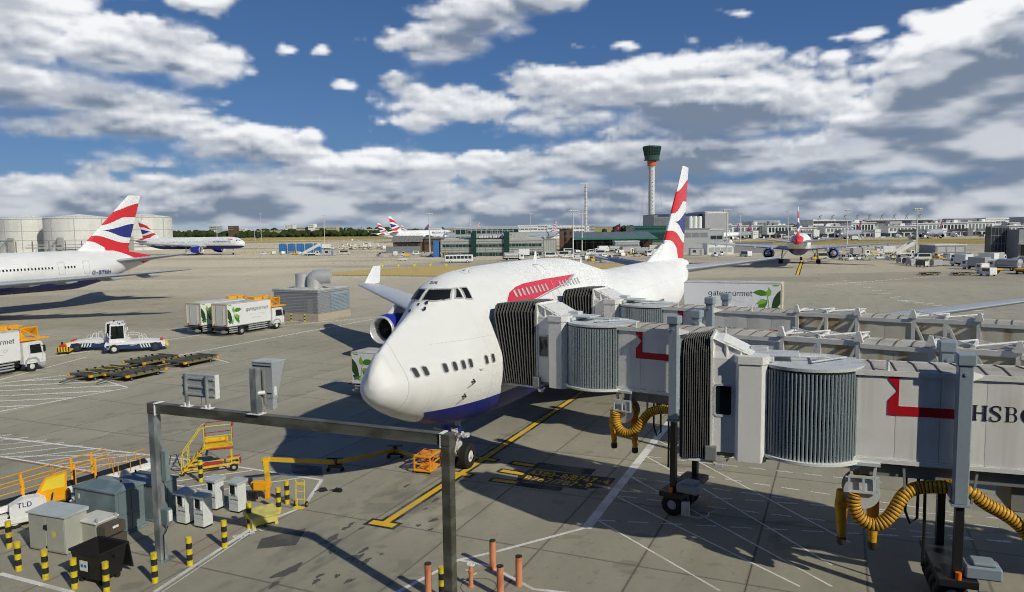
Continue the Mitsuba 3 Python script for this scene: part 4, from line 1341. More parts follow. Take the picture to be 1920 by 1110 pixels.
# the two docked bridges are a slightly smaller pattern whose floors stand higher, at the sill of the jumbo's doors
BF = fr2((10.9, 23.97), (.945, -.327))
BM = fr2((4.50, 32.67), (.82, -.572))
BR_ = fr2((8.0, 40.55), (.825, -.565))
for M_, f_, z_ in ((BM, .928, .870), (BR_, .93, .846)):
    M_[:3, :3] *= f_
    M_[2, 3] = z_
kf = bridge(16.5, 0.0, .95, 13, seed=3)
kf.put('boarding_bridge', M=BF, label='nearest boarding bridge, parked, with its black bellows folded back', cat='boarding bridge')
km = bridge(21.0, .80, 1.72, 14, drop=.938, flare=.3, seed=5)
km.put('boarding_bridge', M=BM, label='middle boarding bridge, its bellows pressed to the forward door beside the nose', cat='boarding bridge')
kr = bridge(26.0, .62, 1.50, 11, drop=.91, flare=.2, seed=9)
kr.put('boarding_bridge', M=BR_, label='rearmost boarding bridge, docked behind the red ribbon of the jumbo', cat='boarding bridge')
# ------------------------------------------------------------------ things on the near apron
RZ_P = -STAND                       # own x axis along the stand's cross direction (to port)
RZ_A = math.pi / 2 - STAND          # own x axis along the jumbo's axis, away from us

plain('galvanised', proc(lambda p, n, uv: mix((.17, .19, .20), (.36, .39, .40), smoothstep(.35, .7, fbm(p.x * 3, p.y * 3, p.z * 1.2, 4)))), .42, .35)
plain('beam_olive', proc(lambda p, n, uv: mix((.075, .073, .055), (.15, .15, .13), smoothstep(.35, .75, fbm(p.x * 1.4, p.y * 1.4, p.z * 2.5, 4)))), .5, .2)
plain('sheet_grey', (.40, .43, .45), .45, .2)
plain('bollard_yellow', proc(lambda p, n, uv: mix((.66, .52, .02), (.50, .38, .03), smoothstep(.5, .75, fbm(p.x * 9, p.y * 9, p.z * 5, 3)))), .42)
plain('bollard_black', (.022, .022, .022), .45)
plain('post_orange', proc(lambda p, n, uv: mix((.62, .25, .13), (.50, .17, .08), smoothstep(.45, .75, fbm(p.x * 7, p.y * 7, p.z * 2, 3)))), .5)
plain('cabinet_beige', proc(lambda p, n, uv: mi.Color3f(.40, .41, .37) * (.85 + .2 * fbm(p.x * 2, p.y * 2, p.z * .7, 3))), .45)
plain('cabinet_top', proc(lambda p, n, uv: mix((.44, .49, .50), (.36, .38, .37), smoothstep(.4, .8, fbm(p.x * 2.4, p.y * 2.4, p.z, 3)))), .5)
plain('slate_blue', proc(lambda p, n, uv: mix((.13, .18, .20), (.20, .26, .28), smoothstep(.35, .75, fbm(p.x * 1.6, p.y * 1.6, p.z * .8, 4)))), .4)
plain('brown_box', (.085, .07, .055), .5)
plain('machine_yellow', proc(lambda p, n, uv: mix((.74, .47, .012), (.55, .32, .02), smoothstep(.5, .8, fbm(p.x * 4, p.y * 4, p.z * 3, 3)))), .4)
plain('machine_orange', (.80, .36, .010), .38)
plain('boom_shaded_yellow', (.46, .29, .02), .5)  # yellow darkened so the jumbo's shadow is painted into the boom's colour
plain('rail_yellow', (.76, .60, .05), .4)
plain('rail_red', (.36, .03, .03), .45)
plain('cable_orange', (.70, .14, .03), .5)
plain('lid_cream', proc(lambda p, n, uv: mix((.60, .55, .17), (.50, .43, .12), smoothstep(.4, .75, fbm(p.x * 5, p.y * 5, p.z * 5, 3)))), .5)
plain('truck_white', (.72, .73, .73), .32, clearcoat=.3)
plain('truck_roof', proc(lambda p, n, uv: mix((.34, .33, .31), (.52, .52, .50), smoothstep(.3, .7, fbm(p.x, p.y, p.z, 3)))), .6)
plain('door_white', (.62, .62, .58), .45)
plain('rust_cream', (.50, .42, .26), .6)
plain('leaf_dark', (.015, .06, .012), .45)
plain('leaf_green', (.06, .20, .018), .45)
plain('leaf_light', (.22, .42, .06), .45)
plain('skirt_grey', (.36, .37, .38), .45)
plain('tractor_blue', (.02, .042, .13), .38)
plain('red_paint', (.55, .03, .02), .4)
plain('deck_dark', proc(lambda p, n, uv: mix((.075, .075, .062), (.14, .13, .10), smoothstep(.4, .8, fbm(p.x * 3, p.y * 3, p.z, 3)))), .6)
plain('deck_olive', (.17, .16, .07), .55)
plain('pallet_blue', (.03, .16, .42), .5)
plain('power_white', proc(lambda p, n, uv: mi.Color3f(.64, .67, .67) * (.9 + .12 * fbm(p.x * 3, p.y * 3, p.z, 3))), .4)
plain('corrugated', (.34, .36, .38), .38, .35)
plain('plinth', proc(lambda p, n, uv: mix((.46, .41, .33), (.36, .31, .24), fbm(p.x * .8, p.y * .8, p.z * 2, 3))), .8)
plain('duct_steel', (.52, .53, .53), .42, .35)
plain('screen_black', (.008, .008, .009), .2)


def put(kit, name, p, rz, label, cat, group=None):
    return kit.put(name, p[0], p[1], p[2] if len(p) > 2 else 0, rz, label, cat, group)


# gantry in front of the stand: two posts and a beam (own x from the left post to the right one)
GA, GB = np.array([-13.08, 27.15]), np.array([-2.00, 22.50])
GL = float(np.linalg.norm(GB - GA))
RZ_G = math.atan2(GB[1] - GA[1], GB[0] - GA[0])
k = Kit()
for x, nm in ((0, ''), (GL, '')):
    k.part('post', MB().box(x - .16, x + .16, -.16, .16, 0.04, 5.55, .025), 'galvanised' if x == 0 else 'beam_olive')
    k.part('post__base_plate', MB().box(x - .34, x + .34, -.34, .34, 0.0, .04), 'galvanised')
for sx in (-1, 1):
    for sy in (-1, 1):
        k.part('post__anchor_bolt', MB().cyl((sx * .26, sy * .26, .04), (sx * .26, sy * .26, .12), .025, n=6), 'galvanised')
k.part('beam', MB().box(.17, GL - .17, -.14, .14, 5.58, 5.60).box(.17, GL - .17, -.14, .14, 5.90, 5.92).box(.17, GL - .17, -.13, -.11, 5.6, 5.9).box(.17, GL - .17, .11, .13, 5.6, 5.9), 'beam_olive', False)
for x in (0, GL):
    k.part('corner_cap', MB().box(x - .17, x + .17, -.17, .17, 5.55, 5.935, .02), 'beam_olive')
    k.part('joint_plate', MB().box(abs(x - .19), abs(x - .19) + .03, -.18, .18, 5.5, 5.96).box(abs(x - .2), abs(x - .2) + .12, -.2, .2, 5.935, 5.955), 'truck_white')
k.part('junction_box', MB().box(.17, .48, -.1, .14, 1.4, 2.0, .02), 'slate_blue').__class__
k.part('junction_box', MB().box(.18, .42, .02, .2, 3.0, 4.15, .02), 'slate_blue')
k.part('junction_box', MB().box(.48, .54, -.06, .1, 1.55, 1.95, .01), 'truck_white')
k.part('cable', MB().tube([(.4, 0, 1.4), (.34, -.05, 1.15), (.2, -.05, 1.0), (.19, -.05, .3), (.25, -.1, .06)], .018, 6), 'black')
put(k, 'gantry', GA, RZ_G, 'grey steel gantry, two posts and a long beam, in front of the jumbo nose', 'gantry')

# sign board and docking display standing on the beam, both seen from behind
k = Kit()
for x in (.02, .98):
    k.part('pole', MB().cyl((x, 0, 0), (x, 0, 1.16), .065, n=14), 'galvanised')
    k.part('pole__foot', MB().box(x - .2, x + .2, -.13, .13, 0, .025).box(x - .02, x + .02, -.12, .12, .02, .14), 'truck_white')
k.part('board', MB().box(-.22, 1.28, .08, .26, .34, 1.16, .012), 'sheet_grey')
k.part('board__face', MB().box(-.19, 1.25, .262, .28, .37, 1.13), 'screen_black')
k.part('board__edge', MB().box(1.283, 1.30, .07, .27, .33, 1.17), 'truck_white')
for z in (.44, .72, 1.02):
    k.part('board__rail', MB().box(-.2, 1.26, .03, .075, z - .035, z + .035), 'sheet_grey')
k.part('cable', MB().tube([(.62, .1, .34), (.66, .05, .15), (.68, .0, .0)], .014, 5), 'black')
q = GA + (GB - GA) * .132
put(k, 'sign_board', (q[0], q[1], 5.922), RZ_G, 'small grey sign board seen from behind, on two poles on the gantry beam', 'sign')
k = Kit()
k.part('pole', MB().box(.02, .34, -.16, .10, .02, 1.58, .03), 'galvanised')
k.part('pole__foot', MB().box(-.08, .44, -.22, .16, 0, .025), 'truck_white')
k.part('housing', MB().poly(Polygon([(.20, .52), (.46, .52), (.46, .60), (.86, 1.72), (.20, 1.72)]), -.14, .70, frame((0, 0, 0), (0, 1, 0), (0, 0, 1), (1, 0, 0))), 'sheet_grey', False)
k.part('housing__roof', MB().box(-.16, .72, .17, .90, 1.72, 1.75), 'cabinet_top')
k.part('housing__seam', MB().box(-.1, .66, .188, .198, 1.58, 1.62).box(-.1, .66, .188, .198, .66, .70), 'ink')
k.part('lower_box', MB().box(.36, .68, .22, .44, .12, .515, .01), 'sheet_grey')
k.part('side_label', MB().box(.700, .706, .28, .40, .60, .9), 'truck_white')
k.part('hose', MB().tube([(.42, .1, 1.5), (.42, .12, .9), (.43, .14, .3)], .06, 8), 'under_steel')
k.part('cable', MB().tube([(-.1, .3, .6), (-.12, .2, .3), (.0, .0, .05)], .03, 6), 'black')
k.part('clamp', MB().cyl((.28, -.08, .72), (.46, .1, .72), .07), 'truck_white')
q = GA + (GB - GA) * .381
put(k, 'docking_display', (q[0], q[1], 5.922), RZ_G, 'tall grey docking display box on a thick pole above the gantry beam', 'display')

# bollards
bk = Kit()
for q in range(5):
    bk.part('band', MB().cyl((0, 0, q * .212), (0, 0, (q + 1) * .212), .105 + .001 * (q % 2), n=20, caps=q == 4), 'bollard_yellow' if q % 2 == 0 else 'bollard_black', 40)
for (x, y), lab in zip([(-19.55, 28.4), (-17.9, 26.4), (-16.5, 25.7), (-15.05, 24.95), (-13.8, 24.65), (-12.49, 25.34), (-11.84, 26.66), (-11.15, 28.2), (-10.85, 30.1), (-16.61, 35.3), (-15.2, 35.9), (-10.1, 32.8), (-10.2, 31.9), (-2.42, 24.0)],
                       ['farthest left yellow and black bollard, at the left edge beside the white belt loader', 'yellow and black bollard left of the wide beige cabinet, second from the left edge',
                        'yellow and black bollard standing in front of the wide beige two door cabinet', 'yellow and black bollard at the left corner of the black waste bin', 'yellow and black bollard in front of the black waste bin',
                        'yellow and black bollard at the foot of the left gantry post', 'yellow and black bollard standing alone right of the left gantry post', 'yellow and black bollard by the painted word on the ground',
                        'yellow and black bollard touching the left side of the yellow grit bin', 'yellow and black bollard behind the left gantry post, left of the yellow steps', 'yellow and black bollard directly in front of the yellow steps',
                        'yellow and black bollard beside the yellow hand truck', 'short looking yellow and black bollard behind the yellow grit bin', 'yellow bollard top beside the right gantry post at the bottom edge']):
    put(bk, 'bollard', (x, y), 0, lab, 'bollard', 'striped bollards round the equipment area')
for (x, y), lab in zip([(-29.6, 101.0), (-27.6, 100.2)], ['small striped bollard left, in front of the corrugated plant house', 'small striped bollard right, in front of the corrugated plant house']):
    put(bk, 'bollard', (x, y), 0, lab, 'bollard', 'striped bollards by the plant house')
pk = Kit()
pk.part('shaft', MB().cyl((0, 0, 0), (0, 0, 1.02), .115, n=22), 'post_orange', 40)
pk.part('cap', MB().cyl((0, 0, 1.02), (0, 0, 1.05), .118, n=22), 'bollard_black', 40)
for (x, y), lab in zip([(-2.9, 24.3), (-.8, 26.1), (-.5, 24.05), (.12, 24.78)], ['orange guard post left of the right gantry post', 'tallest looking orange guard post, behind the fire hydrant', 'orange guard post cut by the bottom edge, right of the hydrant', 'orange guard post farthest to the right of the hydrant']):
    put(pk, 'guard_post', (x, y), 0, lab, 'post', 'orange guard posts round the hydrant')
k = Kit()
k.part('barrel', MB().rev((0, 0, 0), (0, 0, 1), [(0, .11), (.03, .11), (.04, .075), (.50, .075), (.52, .1), (.58, .1), (.60, .07), (.72, .06)], 18), 'post_orange', 30)
k.part('hand_wheel', MB().tube([(.13 * math.cos(a), .13 * math.sin(a), .78) for a in np.linspace(0, 2 * math.pi, 21)], .018, 6).bar((-.13, 0, .78), (.13, 0, .78), .03).bar((0, -.13, .78), (0, .13, .78), .03).cyl((0, 0, .7), (0, 0, .8), .03), 'truck_white')
k.part('outlet', MB().cyl((.06, 0, .42), (.2, .04, .46), .04).cyl((-.06, 0, .55), (-.18, 0, .58), .035), 'rust_cream')
put(k, 'hydrant', (-1.5, 24.75), 0, 'small orange hydrant with a white hand wheel among the orange posts', 'hydrant')
struct('apron__manhole_ring', MB().sheet(Point(-1.25, 24.75).buffer(.62, 24).difference(Point(-1.25, 24.75).buffer(.59, 24)), .0045), 'joint_sealant')

# cabinets
k = Kit()
k.part('body', MB().box(-.94, .94, -.48, .48, .08, 1.5, .01), 'cabinet_beige')
k.part('lid', MB().poly(Polygon([(-.54, 1.48), (.54, 1.48), (.54, 1.60), (-.54, 1.52)]), -1.0, 1.0, frame((0, 0, 0), (0, 1, 0), (0, 0, 1), (1, 0, 0))), 'cabinet_top', False)
k.part('plinth', MB().box(-.88, .88, -.42, .42, 0, .08), 'under_steel')
for s in (-1, 1):
    k.part('door', MB().box(s * .47 - .44, s * .47 + .44, -.505, -.484, .14, 1.42, .006), 'cabinet_beige')
k.part('door__handle', MB().box(-.1, -.04, -.545, -.505, .95, 1.1).box(.0, .05, -.545, -.505, .93, 1.13).box(-.04, .0, -.53, -.507, .15, .3), 'ink')
k.part('warning_plate', MB().poly(Polygon([(.30, .74), (.48, .74), (.39, .92)]), .506, .511, FRONT).box(.29, .49, -.509, -.507, .66, .94), 'lid_cream')
put(k, 'cabinet', (-17.55, 28.3), math.atan2(-.345, .94), 'wide beige two door cabinet with a warning triangle, front left', 'cabinet')
k = Kit()
k.part('body', MB().box(-.62, .50, -.5, .45, .06, 1.08, .01), 'cabinet_beige')
k.part('lid', MB().box(-.68, .56, -.56, .5, 1.08, 1.15, .015), 'door_white')
k.part('side_box', MB().box(.51, .98, -.48, .42, .62, 1.02, .01).box(.52, 1.0, -.46, .44, .0, .55, .01), 'brown_box')
k.part('side_box__label', MB().box(.982, .99, -.15, .1, .86, .95), 'truck_white')
k.part('bracket', MB().box(.5, .56, -.5, -.42, .95, 1.32, .01).box(.5, .56, .3, .4, .95, 1.25, .01), 'skirt_grey')
put(k, 'cabinet', (-16.15, 28.55), math.atan2(-.40, .92), 'smaller beige box cabinet with dark brown side boxes behind the waste bin', 'cabinet')


def hip(x0, x1, y0, y1, z0, z1, rx0, rx1):
    ym = (y0 + y1) / 2
    v = [(x0, y0, z0), (x1, y0, z0), (x1, y1, z0), (x0, y1, z0), (rx0, ym, z1), (rx1, ym, z1)]
    return MB().add(v, [(0, 1, 5), (0, 5, 4), (2, 3, 4), (2, 4, 5), (1, 2, 5), (3, 0, 4), (0, 2, 1), (0, 3, 2)])


def kiosk(w, d, h, panels):
    k = Kit()
    k.part('body', MB().box(-w / 2, w / 2, -d / 2, d / 2, .1, h, .02), 'slate_blue')
    k.part('plinth', MB().box(-w / 2 - .05, w / 2 + .08, -d / 2 - .06, d / 2 + .06, 0, .1, .02), 'slate_blue')
    k.part('roof', hip(-w / 2 - .06, w / 2 + .06, -d / 2 - .06, d / 2 + .06, h, h + .16, -w / 2 + .5, w / 2 - .2), 'slate_blue', False)
    k.part('roof__edge', MB().box(-w / 2 - .06, w / 2 + .06, -d / 2 - .06, d / 2 + .06, h - .06, h - .002), 'slate_blue')
    for q in range(panels):
        a = -d / 2 + .08 + q * (d - .16) / panels
        for z0, z1 in ((.2, .78), (.86, h - .12)):
            k.part('side_panel', MB().box(w / 2 + .002, w / 2 + .03, a + .04, a + (d - .16) / panels - .04, z0, z1, .008), 'slate_blue')
    for x in (-w * .3, w * .3):
        k.part('lifting_eye', MB().cyl((x, 0, h + .1), (x, 0, h + .26), .035, n=8), 'black')
    k.part('label_plate', MB().box(-w / 2 + .2, -w / 2 + .32, -d / 2 - .012, -d / 2 - .002, h - .5, h - .3), 'door_white')
    return k


kk = kiosk(2.35, 1.35, 1.84, 2)
put(kk, 'transformer', (-16.6, 30.3), math.atan2(-.40, .92), 'large slate blue transformer housing with a low hipped roof, left of the gantry post', 'transformer')
kk = kiosk(2.2, 1.15, 1.62, 2)
put(kk, 'transformer', (-15.75, 31.75), math.atan2(-.40, .92), 'second slate blue transformer housing, half hidden behind the larger one', 'transformer')


def power_unit():
    k = Kit()
    k.part('body', MB().box(-.27, .27, -.25, .25, .07, 1.28, .015), 'power_white')
    k.part('lid', MB().poly(Polygon([(-.34, 1.27), (.32, 1.27), (.32, 1.41), (-.34, 1.35)]), -.34, .34, frame((0, 0, 0), (0, 1, 0), (0, 0, 1), (1, 0, 0))), 'cabinet_top', False)
    k.part('plinth', MB().box(-.25, .25, -.22, .22, 0, .07), 'black')
    k.part('screen', MB().box(-.15, .15, -.268, -.252, .84, 1.2, .01), 'screen_black')
    k.part('screen__hood', MB().box(-.2, -.155, -.30, -.252, .8, 1.24).box(.155, .2, -.3, -.252, .8, 1.24), 'power_white')
    k.part('plug', MB().box(.05, .12, -.33, -.27, .84, .98, .01), 'black')
    k.part('panel_seam', MB().box(-.262, .262, -.254, -.2505, .40, .415), 'skirt_grey')
    k.part('lettering', lettering('400 POWER', .055, (-.17, -.252, .56), (1, 0, 0), (0, 0, 1), .004, True), 'ink', False)
    return k


pu = power_unit()
for (x, y), lab in zip([(-13.72, 30.75), (-12.82, 30.35), (-13.1, 32.35), (-12.0, 32.0)], ['white ground power cabinet standing half in shade, leftmost of four', 'white ground power cabinet with a slanted shadow on its side, front middle of four', 'white ground power cabinet at the back, partly hidden by the one right of it', 'white ground power cabinet with a dark screen, rightmost of four']):
    put(pu, 'power_cabinet', (x, y), math.atan2(-.42, .907), lab, 'power cabinet', 'white ground power cabinets')

# black four wheeled waste bin, open
k = Kit()
P0, P1 = [(-.55, -.42), (.55, -.42), (.55, .42), (-.55, .42)], [(-.70, -.55), (.70, -.55), (.70, .55), (-.70, .55)]
v = [(x, y, .2) for x, y in P0] + [(x, y, 1.18) for x, y in P1] + [(x * .95, y * .95, 1.18) for x, y in P1] + [(x * .95, y * .95, .26) for x, y in P0]
f = []
for i in range(4):
    j = (i + 1) % 4
    f += [(i, j, j + 4, i + 4), (i + 4, j + 4, j + 8, i + 8), (i + 8, j + 8, j + 12, i + 12)]
f += [(0, 3, 2, 1), (12, 13, 14, 15)]
k.part('tub', MB().add(v, f), 'black', False)
k.part('rim', MB().tube([(-.72, -.57, 1.19), (.72, -.57, 1.19), (.72, .57, 1.19), (-.72, .57, 1.19), (-.72, -.57, 1.19)], .045, 8), 'black', False)
k.part('lid', MB().obox((0, .72, .72), (1, 0, 0), (0, .15, -.99), (0, .99, .15), .68, .5, .02), 'black', False)
for s in (-1, 1):
    k.part('trunnion', MB().cyl((s * .66, 0, .98), (s * .82, 0, .98), .05), 'black')
k.part('label_plate', MB().box(-.30, .08, -.53, -.522, .50, .86), 'truck_white')
k.part('label_plate__spot', MB().cyl((-.19, -.534, .68), (-.19, -.528, .68), .06, n=16).cyl((-.03, -.534, .68), (-.03, -.528, .68), .06, n=16), 'pallet_blue')
for x in (-.45, .45):
    for y in (-.33, .33):
        k.part('caster', MB().cyl((x - .03, y, .1), (x + .03, y, .1), .1).box(x - .05, x + .05, y - .04, y + .04, .1, .22), 'rubber')
put(k, 'waste_bin', (-14.55, 25.65), math.atan2(-.38, .92), 'open black four wheeled waste bin with a white sticker, bottom left', 'waste bin')

# yellow grit bin, hand truck, chocks
k = Kit()
k.part('tub', MB().box(-.55, .55, -.36, .36, .12, .42, .02).box(-.57, .57, -.38, .38, .36, .42, .01).box(-.55, -.40, -.36, .36, 0, .12).box(.40, .55, -.36, .36, 0, .12), 'lid_cream')
k.part('lid', MB().poly(Polygon([(-.44, .42), (.44, .42), (.44, .60), (.30, .68), (-.44, .50)]), -.62, .62, frame((0, 0, 0), (0, 1, 0), (0, 0, 1), (1, 0, 0))), 'lid_cream', False)
k.part('lid__label', MB().obox((.1, .08, .607), (1, 0, 0), (0, .97, .24), (0, -.24, .97), .06, .04, .004), 'truck_white')
put(k, 'grit_bin', (-10.45, 30.45), math.atan2(-.50, .87) + math.pi / 2 - .35, 'pale yellow grit bin with a sloping lid on the painted white line', 'grit bin')
k = Kit()
for x in (-.2, .2):
    k.part('rail', MB().tube([(x, 0, .12), (x, .05, .9), (x, .07, 1.2), (x * .9, -.05, 1.28)], .02, 6), 'rail_yellow')
    wheel(k, (x * 1.3, .08, .13), .13, .08, 'wheel', 'rail_yellow', .4, (1, 0, 0))
k.part('cross_bar', MB().bar((-.2, .02, .35), (.2, .02, .35), .035).bar((-.2, .04, .7), (.2, .04, .7), .035).box(-.2, .2, .03, .06, .98, 1.1), 'rail_yellow')
k.part('toe_plate', MB().box(-.24, .24, -.28, .02, .02, .04).bar((-.15, .0, .04), (-.15, .0, .4), .04), 'rail_yellow')
put(k, 'hand_truck', (-9.4, 32.35), math.atan2(-.2, .97), 'yellow two wheeled hand truck standing upright inside the white line', 'hand truck')
ck = Kit()
ck.part('wedge', MB().poly(Polygon([(-.2, 0), (.2, 0), (.14, .12), (-.12, .15)]), -.12, .12, frame((0, 0, 0), (1, 0, 0), (0, 0, 1), (0, -1, 0))), 'black', False)
ck.part('rope', MB().tube([(-.2, 0, .08), (-.3, .04, .05), (-.42, -.02, .03)], .016, 5), 'black')
put(ck, 'wheel_chock', (-8.9, 34.4), .5, 'black wheel chock on the concrete, the left one of two', 'wheel chock', 'loose wheel chocks')
put(ck, 'wheel_chock', (-8.2, 34.3), -.3, 'black wheel chock with a pale edge, the right one of two', 'wheel chock', 'loose wheel chocks')

# yellow maintenance steps: climbs from the left to a railed platform on the right
k = Kit()
for y in (0, .85):
    k.part('stringer', MB().bar((0, y, .12), (1.05, y, 1.28), .16, .05), 'machine_yellow')
    k.part('base_rail', MB().bar((.1, y, .28), (2.75, y, .42), .09), 'machine_yellow')
    k.part('leg', MB().bar((2.35, y, .4), (2.35, y, 1.3), .06), 'machine_yellow')
for q in range(5):
    x, z = .1 + q * .21, .24 + q * .23
    k.part('tread', MB().box(x - .02, x + .22, .03, .82, z - .02, z + .03), 'machine_yellow')
k.part('platform', MB().box(1.0, 2.4, 0, .85, 1.24, 1.34, .01), 'machine_yellow')
k.part('platform__bumper', MB().cyl((1.3, -.05, 1.24), (2.45, -.05, 1.24), .05).cyl((2.45, -.1, 2.42), (2.45, .95, 2.42), .06), 'rail_red')
k.part('platform__tool_tray', MB().box(1.1, 2.2, .7, .88, 1.38, 1.62, .02), 'machine_yellow')
for y, m in ((0, 'rail_yellow'), (.85, 'rail_red')):
    k.part('handrail', MB().tube([(1.1, y, 1.34), (1.1, y, 2.3), (1.2, y, 2.4), (2.4, y, 2.42), (2.4, y, 1.34)], .024, 6).tube([(1.1, y, 1.86), (2.4, y, 1.9)], .02, 6), m)
    k.part('stair_rail', MB().tube([(0.02, y, .2), (0.0, y, 1.0), (.08, y, 1.12), (.95, y, 2.3), (1.1, y, 2.36)], .024, 6).tube([(.3, y, .5), (.3, y, 1.35)], .02, 6), 'rail_yellow')
k.part('tow_bar', MB().tube([(-.1, .2, .25), (-.6, .2, .35), (-.5, .42, 1.0), (-.25, .5, 1.0), (-.1, .6, .3)], .022, 6), 'black')
k.part('frame_box', MB().box(1.0, 1.9, .2, .65, .3, .42, .02).bar((2.75, -.05, .42), (2.75, .9, .42), .08).bar((2.1, .85, .5), (2.75, .9, .55), .05), 'rail_red')
for y in (-.02, .87):
    wheel(k, (2.45, y, .2), .2, .12, 'wheel', 'skirt_grey', .45)
    k.part('caster', MB().cyl((.05, y - .03, .1), (.05, y + .03, .1), .1), 'rubber')
put(k, 'maintenance_steps', (-16.5, 36.75), math.atan2(.32, .95), 'yellow wheeled maintenance steps with railed platform and red bumpers', 'steps')

# jointed cable boom from its pedestal to the nose wheel
k = Kit()
k.part('pedestal', MB().box(-11.9, -11.05, 33.35, 33.7, .5, .8, .03).box(-11.3, -11.1, 33.4, 33.6, 0, .5, .02).cyl((-11.75, 33.55, 0), (-11.75, 33.55, .5), .1), 'machine_orange')
k.part('pedestal__front_cover', MB().box(-11.7, -11.1, 33.1, 33.33, .5, .9, .02), 'machine_orange')
k.part('counter_arm', MB().bar((-11.15, 33.5, .8), (-11.7, 34.9, 1.35), .24, .14).box(-11.85, -11.5, 34.75, 35.1, 1.28, 1.46, .02), 'machine_yellow')
k.part('motor', MB().cyl((-11.85, 33.2, .12), (-11.85, 33.2, .42), .1).cyl((-11.6, 33.1, .12), (-11.6, 33.1, .42), .1), 'black')
k.part('boom', MB().bar((-11.6, 35.0, 1.36), (-9.0, 37.3, .46), .16, .2), 'boom_shaded_yellow')
k.part('boom', MB().bar((-9.0, 37.3, .44), (-6.3, 39.4, .44), .15, .18), 'boom_shaded_yellow')
k.part('boom', MB().bar((-6.3, 39.4, .42), (-5.0, 38.0, .5), .14, .16), 'boom_shaded_yellow')
for x, y in ((-9.0, 37.3), (-6.3, 39.4)):
    k.part('support_truck', MB().box(x - .35, x + .35, y - .12, y + .12, .18, .36, .03).cyl((x, y, .3), (x, y, .66), .12).box(x - .4, x + .4, y - .05, y + .05, .64, .7), 'black_steel')
    for dx in (-.35, .35):
        k.part('support_truck__wheel', MB().cyl((x + dx, y - .1, .09), (x + dx, y + .1, .09), .09), 'rubber')
put(k, 'cable_boom', (0, 0), 0, 'long jointed yellow cable boom lying in the jumbo shadow towards the nose wheel', 'cable boom')
# cage cart
k = Kit()
m = MB()
for x in (-.42, .42):
    for y in (-.65, .65):
        m.bar((x, y, .12), (x, y, .86), .06)
for z in (.15, .5, .86):
    for x in (-.42, .42):
        m.bar((x, -.65, z), (x, .65, z), .055)
    for y in (-.65, .65):
        m.bar((-.42, y, z), (.42, y, z), .055)
k.part('cage', m, 'machine_orange', False)
k.part('floor', MB().box(-.42, .42, -.65, .65, .14, .17), 'machine_orange')
for q in range(6):
    k.part('top_slat', MB().box(-.42, .42, -.6 + q * .22, -.48 + q * .22, .88, .90), 'machine_orange')
rr_ = random.Random(4)
k.part('cable_coil', MB().tube([(.26 * math.cos(a), .45 * math.sin(a * 1.03), .28 + .008 * q + .05 * math.sin(a * 3)) for q, a in enumerate(np.linspace(0, 22, 110))][:70], .03, 6).tube([(.3 * math.cos(a), -.1 + .4 * math.sin(a), .93 + .03 * math.sin(a * 2.5)) for a in np.linspace(0, 5, 24)], .028, 6), 'cable_orange')
for x in (-.36, .36):
    for y in (-.55, .55):
        k.part('caster', MB().cyl((x - .03, y, .07), (x + .03, y, .07), .07), 'rubber')
put(k, 'cage_cart', (-4.35, 37.3), RZ_P + .1, 'orange yellow cage cart full of orange cable, beside the nose wheel', 'cart')

# belt loader (own x up the belt)
k = Kit()
bl = lambda x: .62 + (x + 3.2) * .135
k.part('belt_frame', MB().bar((-3.2, -.42, bl(-3.2) - .12), (3.9, -.42, bl(3.9) - .12), .10, .26).bar((-3.2, .42, bl(-3.2) - .12), (3.9, .42, bl(3.9) - .12), .10, .26), 'truck_white')
k.part('belt', MB().bar((-3.1, 0, bl(-3.1) + .02), (3.95, 0, bl(3.95) + .02), .74, .04, (0, 0, 1)), 'rubber')
k.part('belt_nose', MB().box(3.85, 4.3, -.46, .46, bl(3.9) - .26, bl(3.9) + .0, .06).bar((3.3, -.5, bl(3.3) - .3), (4.2, -.5, bl(4.0) - .2), .08), 'truck_white')
for y in (-.5, .5):
    for a, b in ((-3.0, .2), (.3, 2.4)):
        k.part('handrail', MB().tube([(a, y, bl(a)), (a, y, bl(a) + .95), (b, y, bl(b) + .95), (b + .12, y, bl(b))], .025, 6).tube([(a, y, bl(a) + .5), (b, y, bl(b) + .5)], .02, 6), 'machine_orange')
    for x in (-2.0, -.9, 1.0, 1.8):
        k.part('handrail_post', MB().bar((x, y, bl(x) - .1), (x, y, bl(x) + .92), .09, .05), 'machine_orange')
    for x in (2.7, 3.2, 3.6):
        k.part('side_guide', MB().tube([(x, y, bl(x) - .1), (x, y, bl(x) + .42), (x + .4, y, bl(x + .4) + .42)], .018, 6), 'machine_orange')
k.part('chassis', MB().box(-1.85, 3.0, -1.15, .55, .22, .48, .03), 'truck_white')
k.part('engine_cover', MB().poly(Polygon([(-1.45, .48), (-.15, .48), (-.15, 1.0), (-.4, 1.18), (-.95, 1.2), (-1.45, .95)]), .58, 1.14, FRONT), 'truck_white', False)
k.part('engine_cover__lettering', lettering('TLD', .2, (-1.2, -1.142, .86), (1, 0, 0), (0, 0, 1), .006, True), 'ink_blue', False)
k.part('bumper', MB().box(-2.0, -1.83, -1.25, .6, .2, .52, .02), 'truck_white')
k.part('rear_cover', MB().box(1.1, 2.9, -1.13, -.56, .48, .92, .05), 'truck_white')
k.part('cab_guard', MB().poly(Polygon([(-.5, .5), (.65, .5), (.7, 1.9), (-.1, 1.78), (-.45, 1.2)]).difference(Polygon([(-.3, 1.22), (.6, 1.25), (.62, 1.82), (-.05, 1.7)])), .53, .57, FRONT), 'machine_orange', False)
k.part('cab_guard__mesh', MB().poly(Polygon([(-.3, 1.22), (.6, 1.25), (.62, 1.82), (-.05, 1.7)]), .54, .55, FRONT), 'rail_yellow', False)
k.part('seat', MB().box(.2, .7, -1.0, -.62, .5, .72, .06).box(.63, .77, -1.0, -.62, .7, 1.2, .06), 'black')
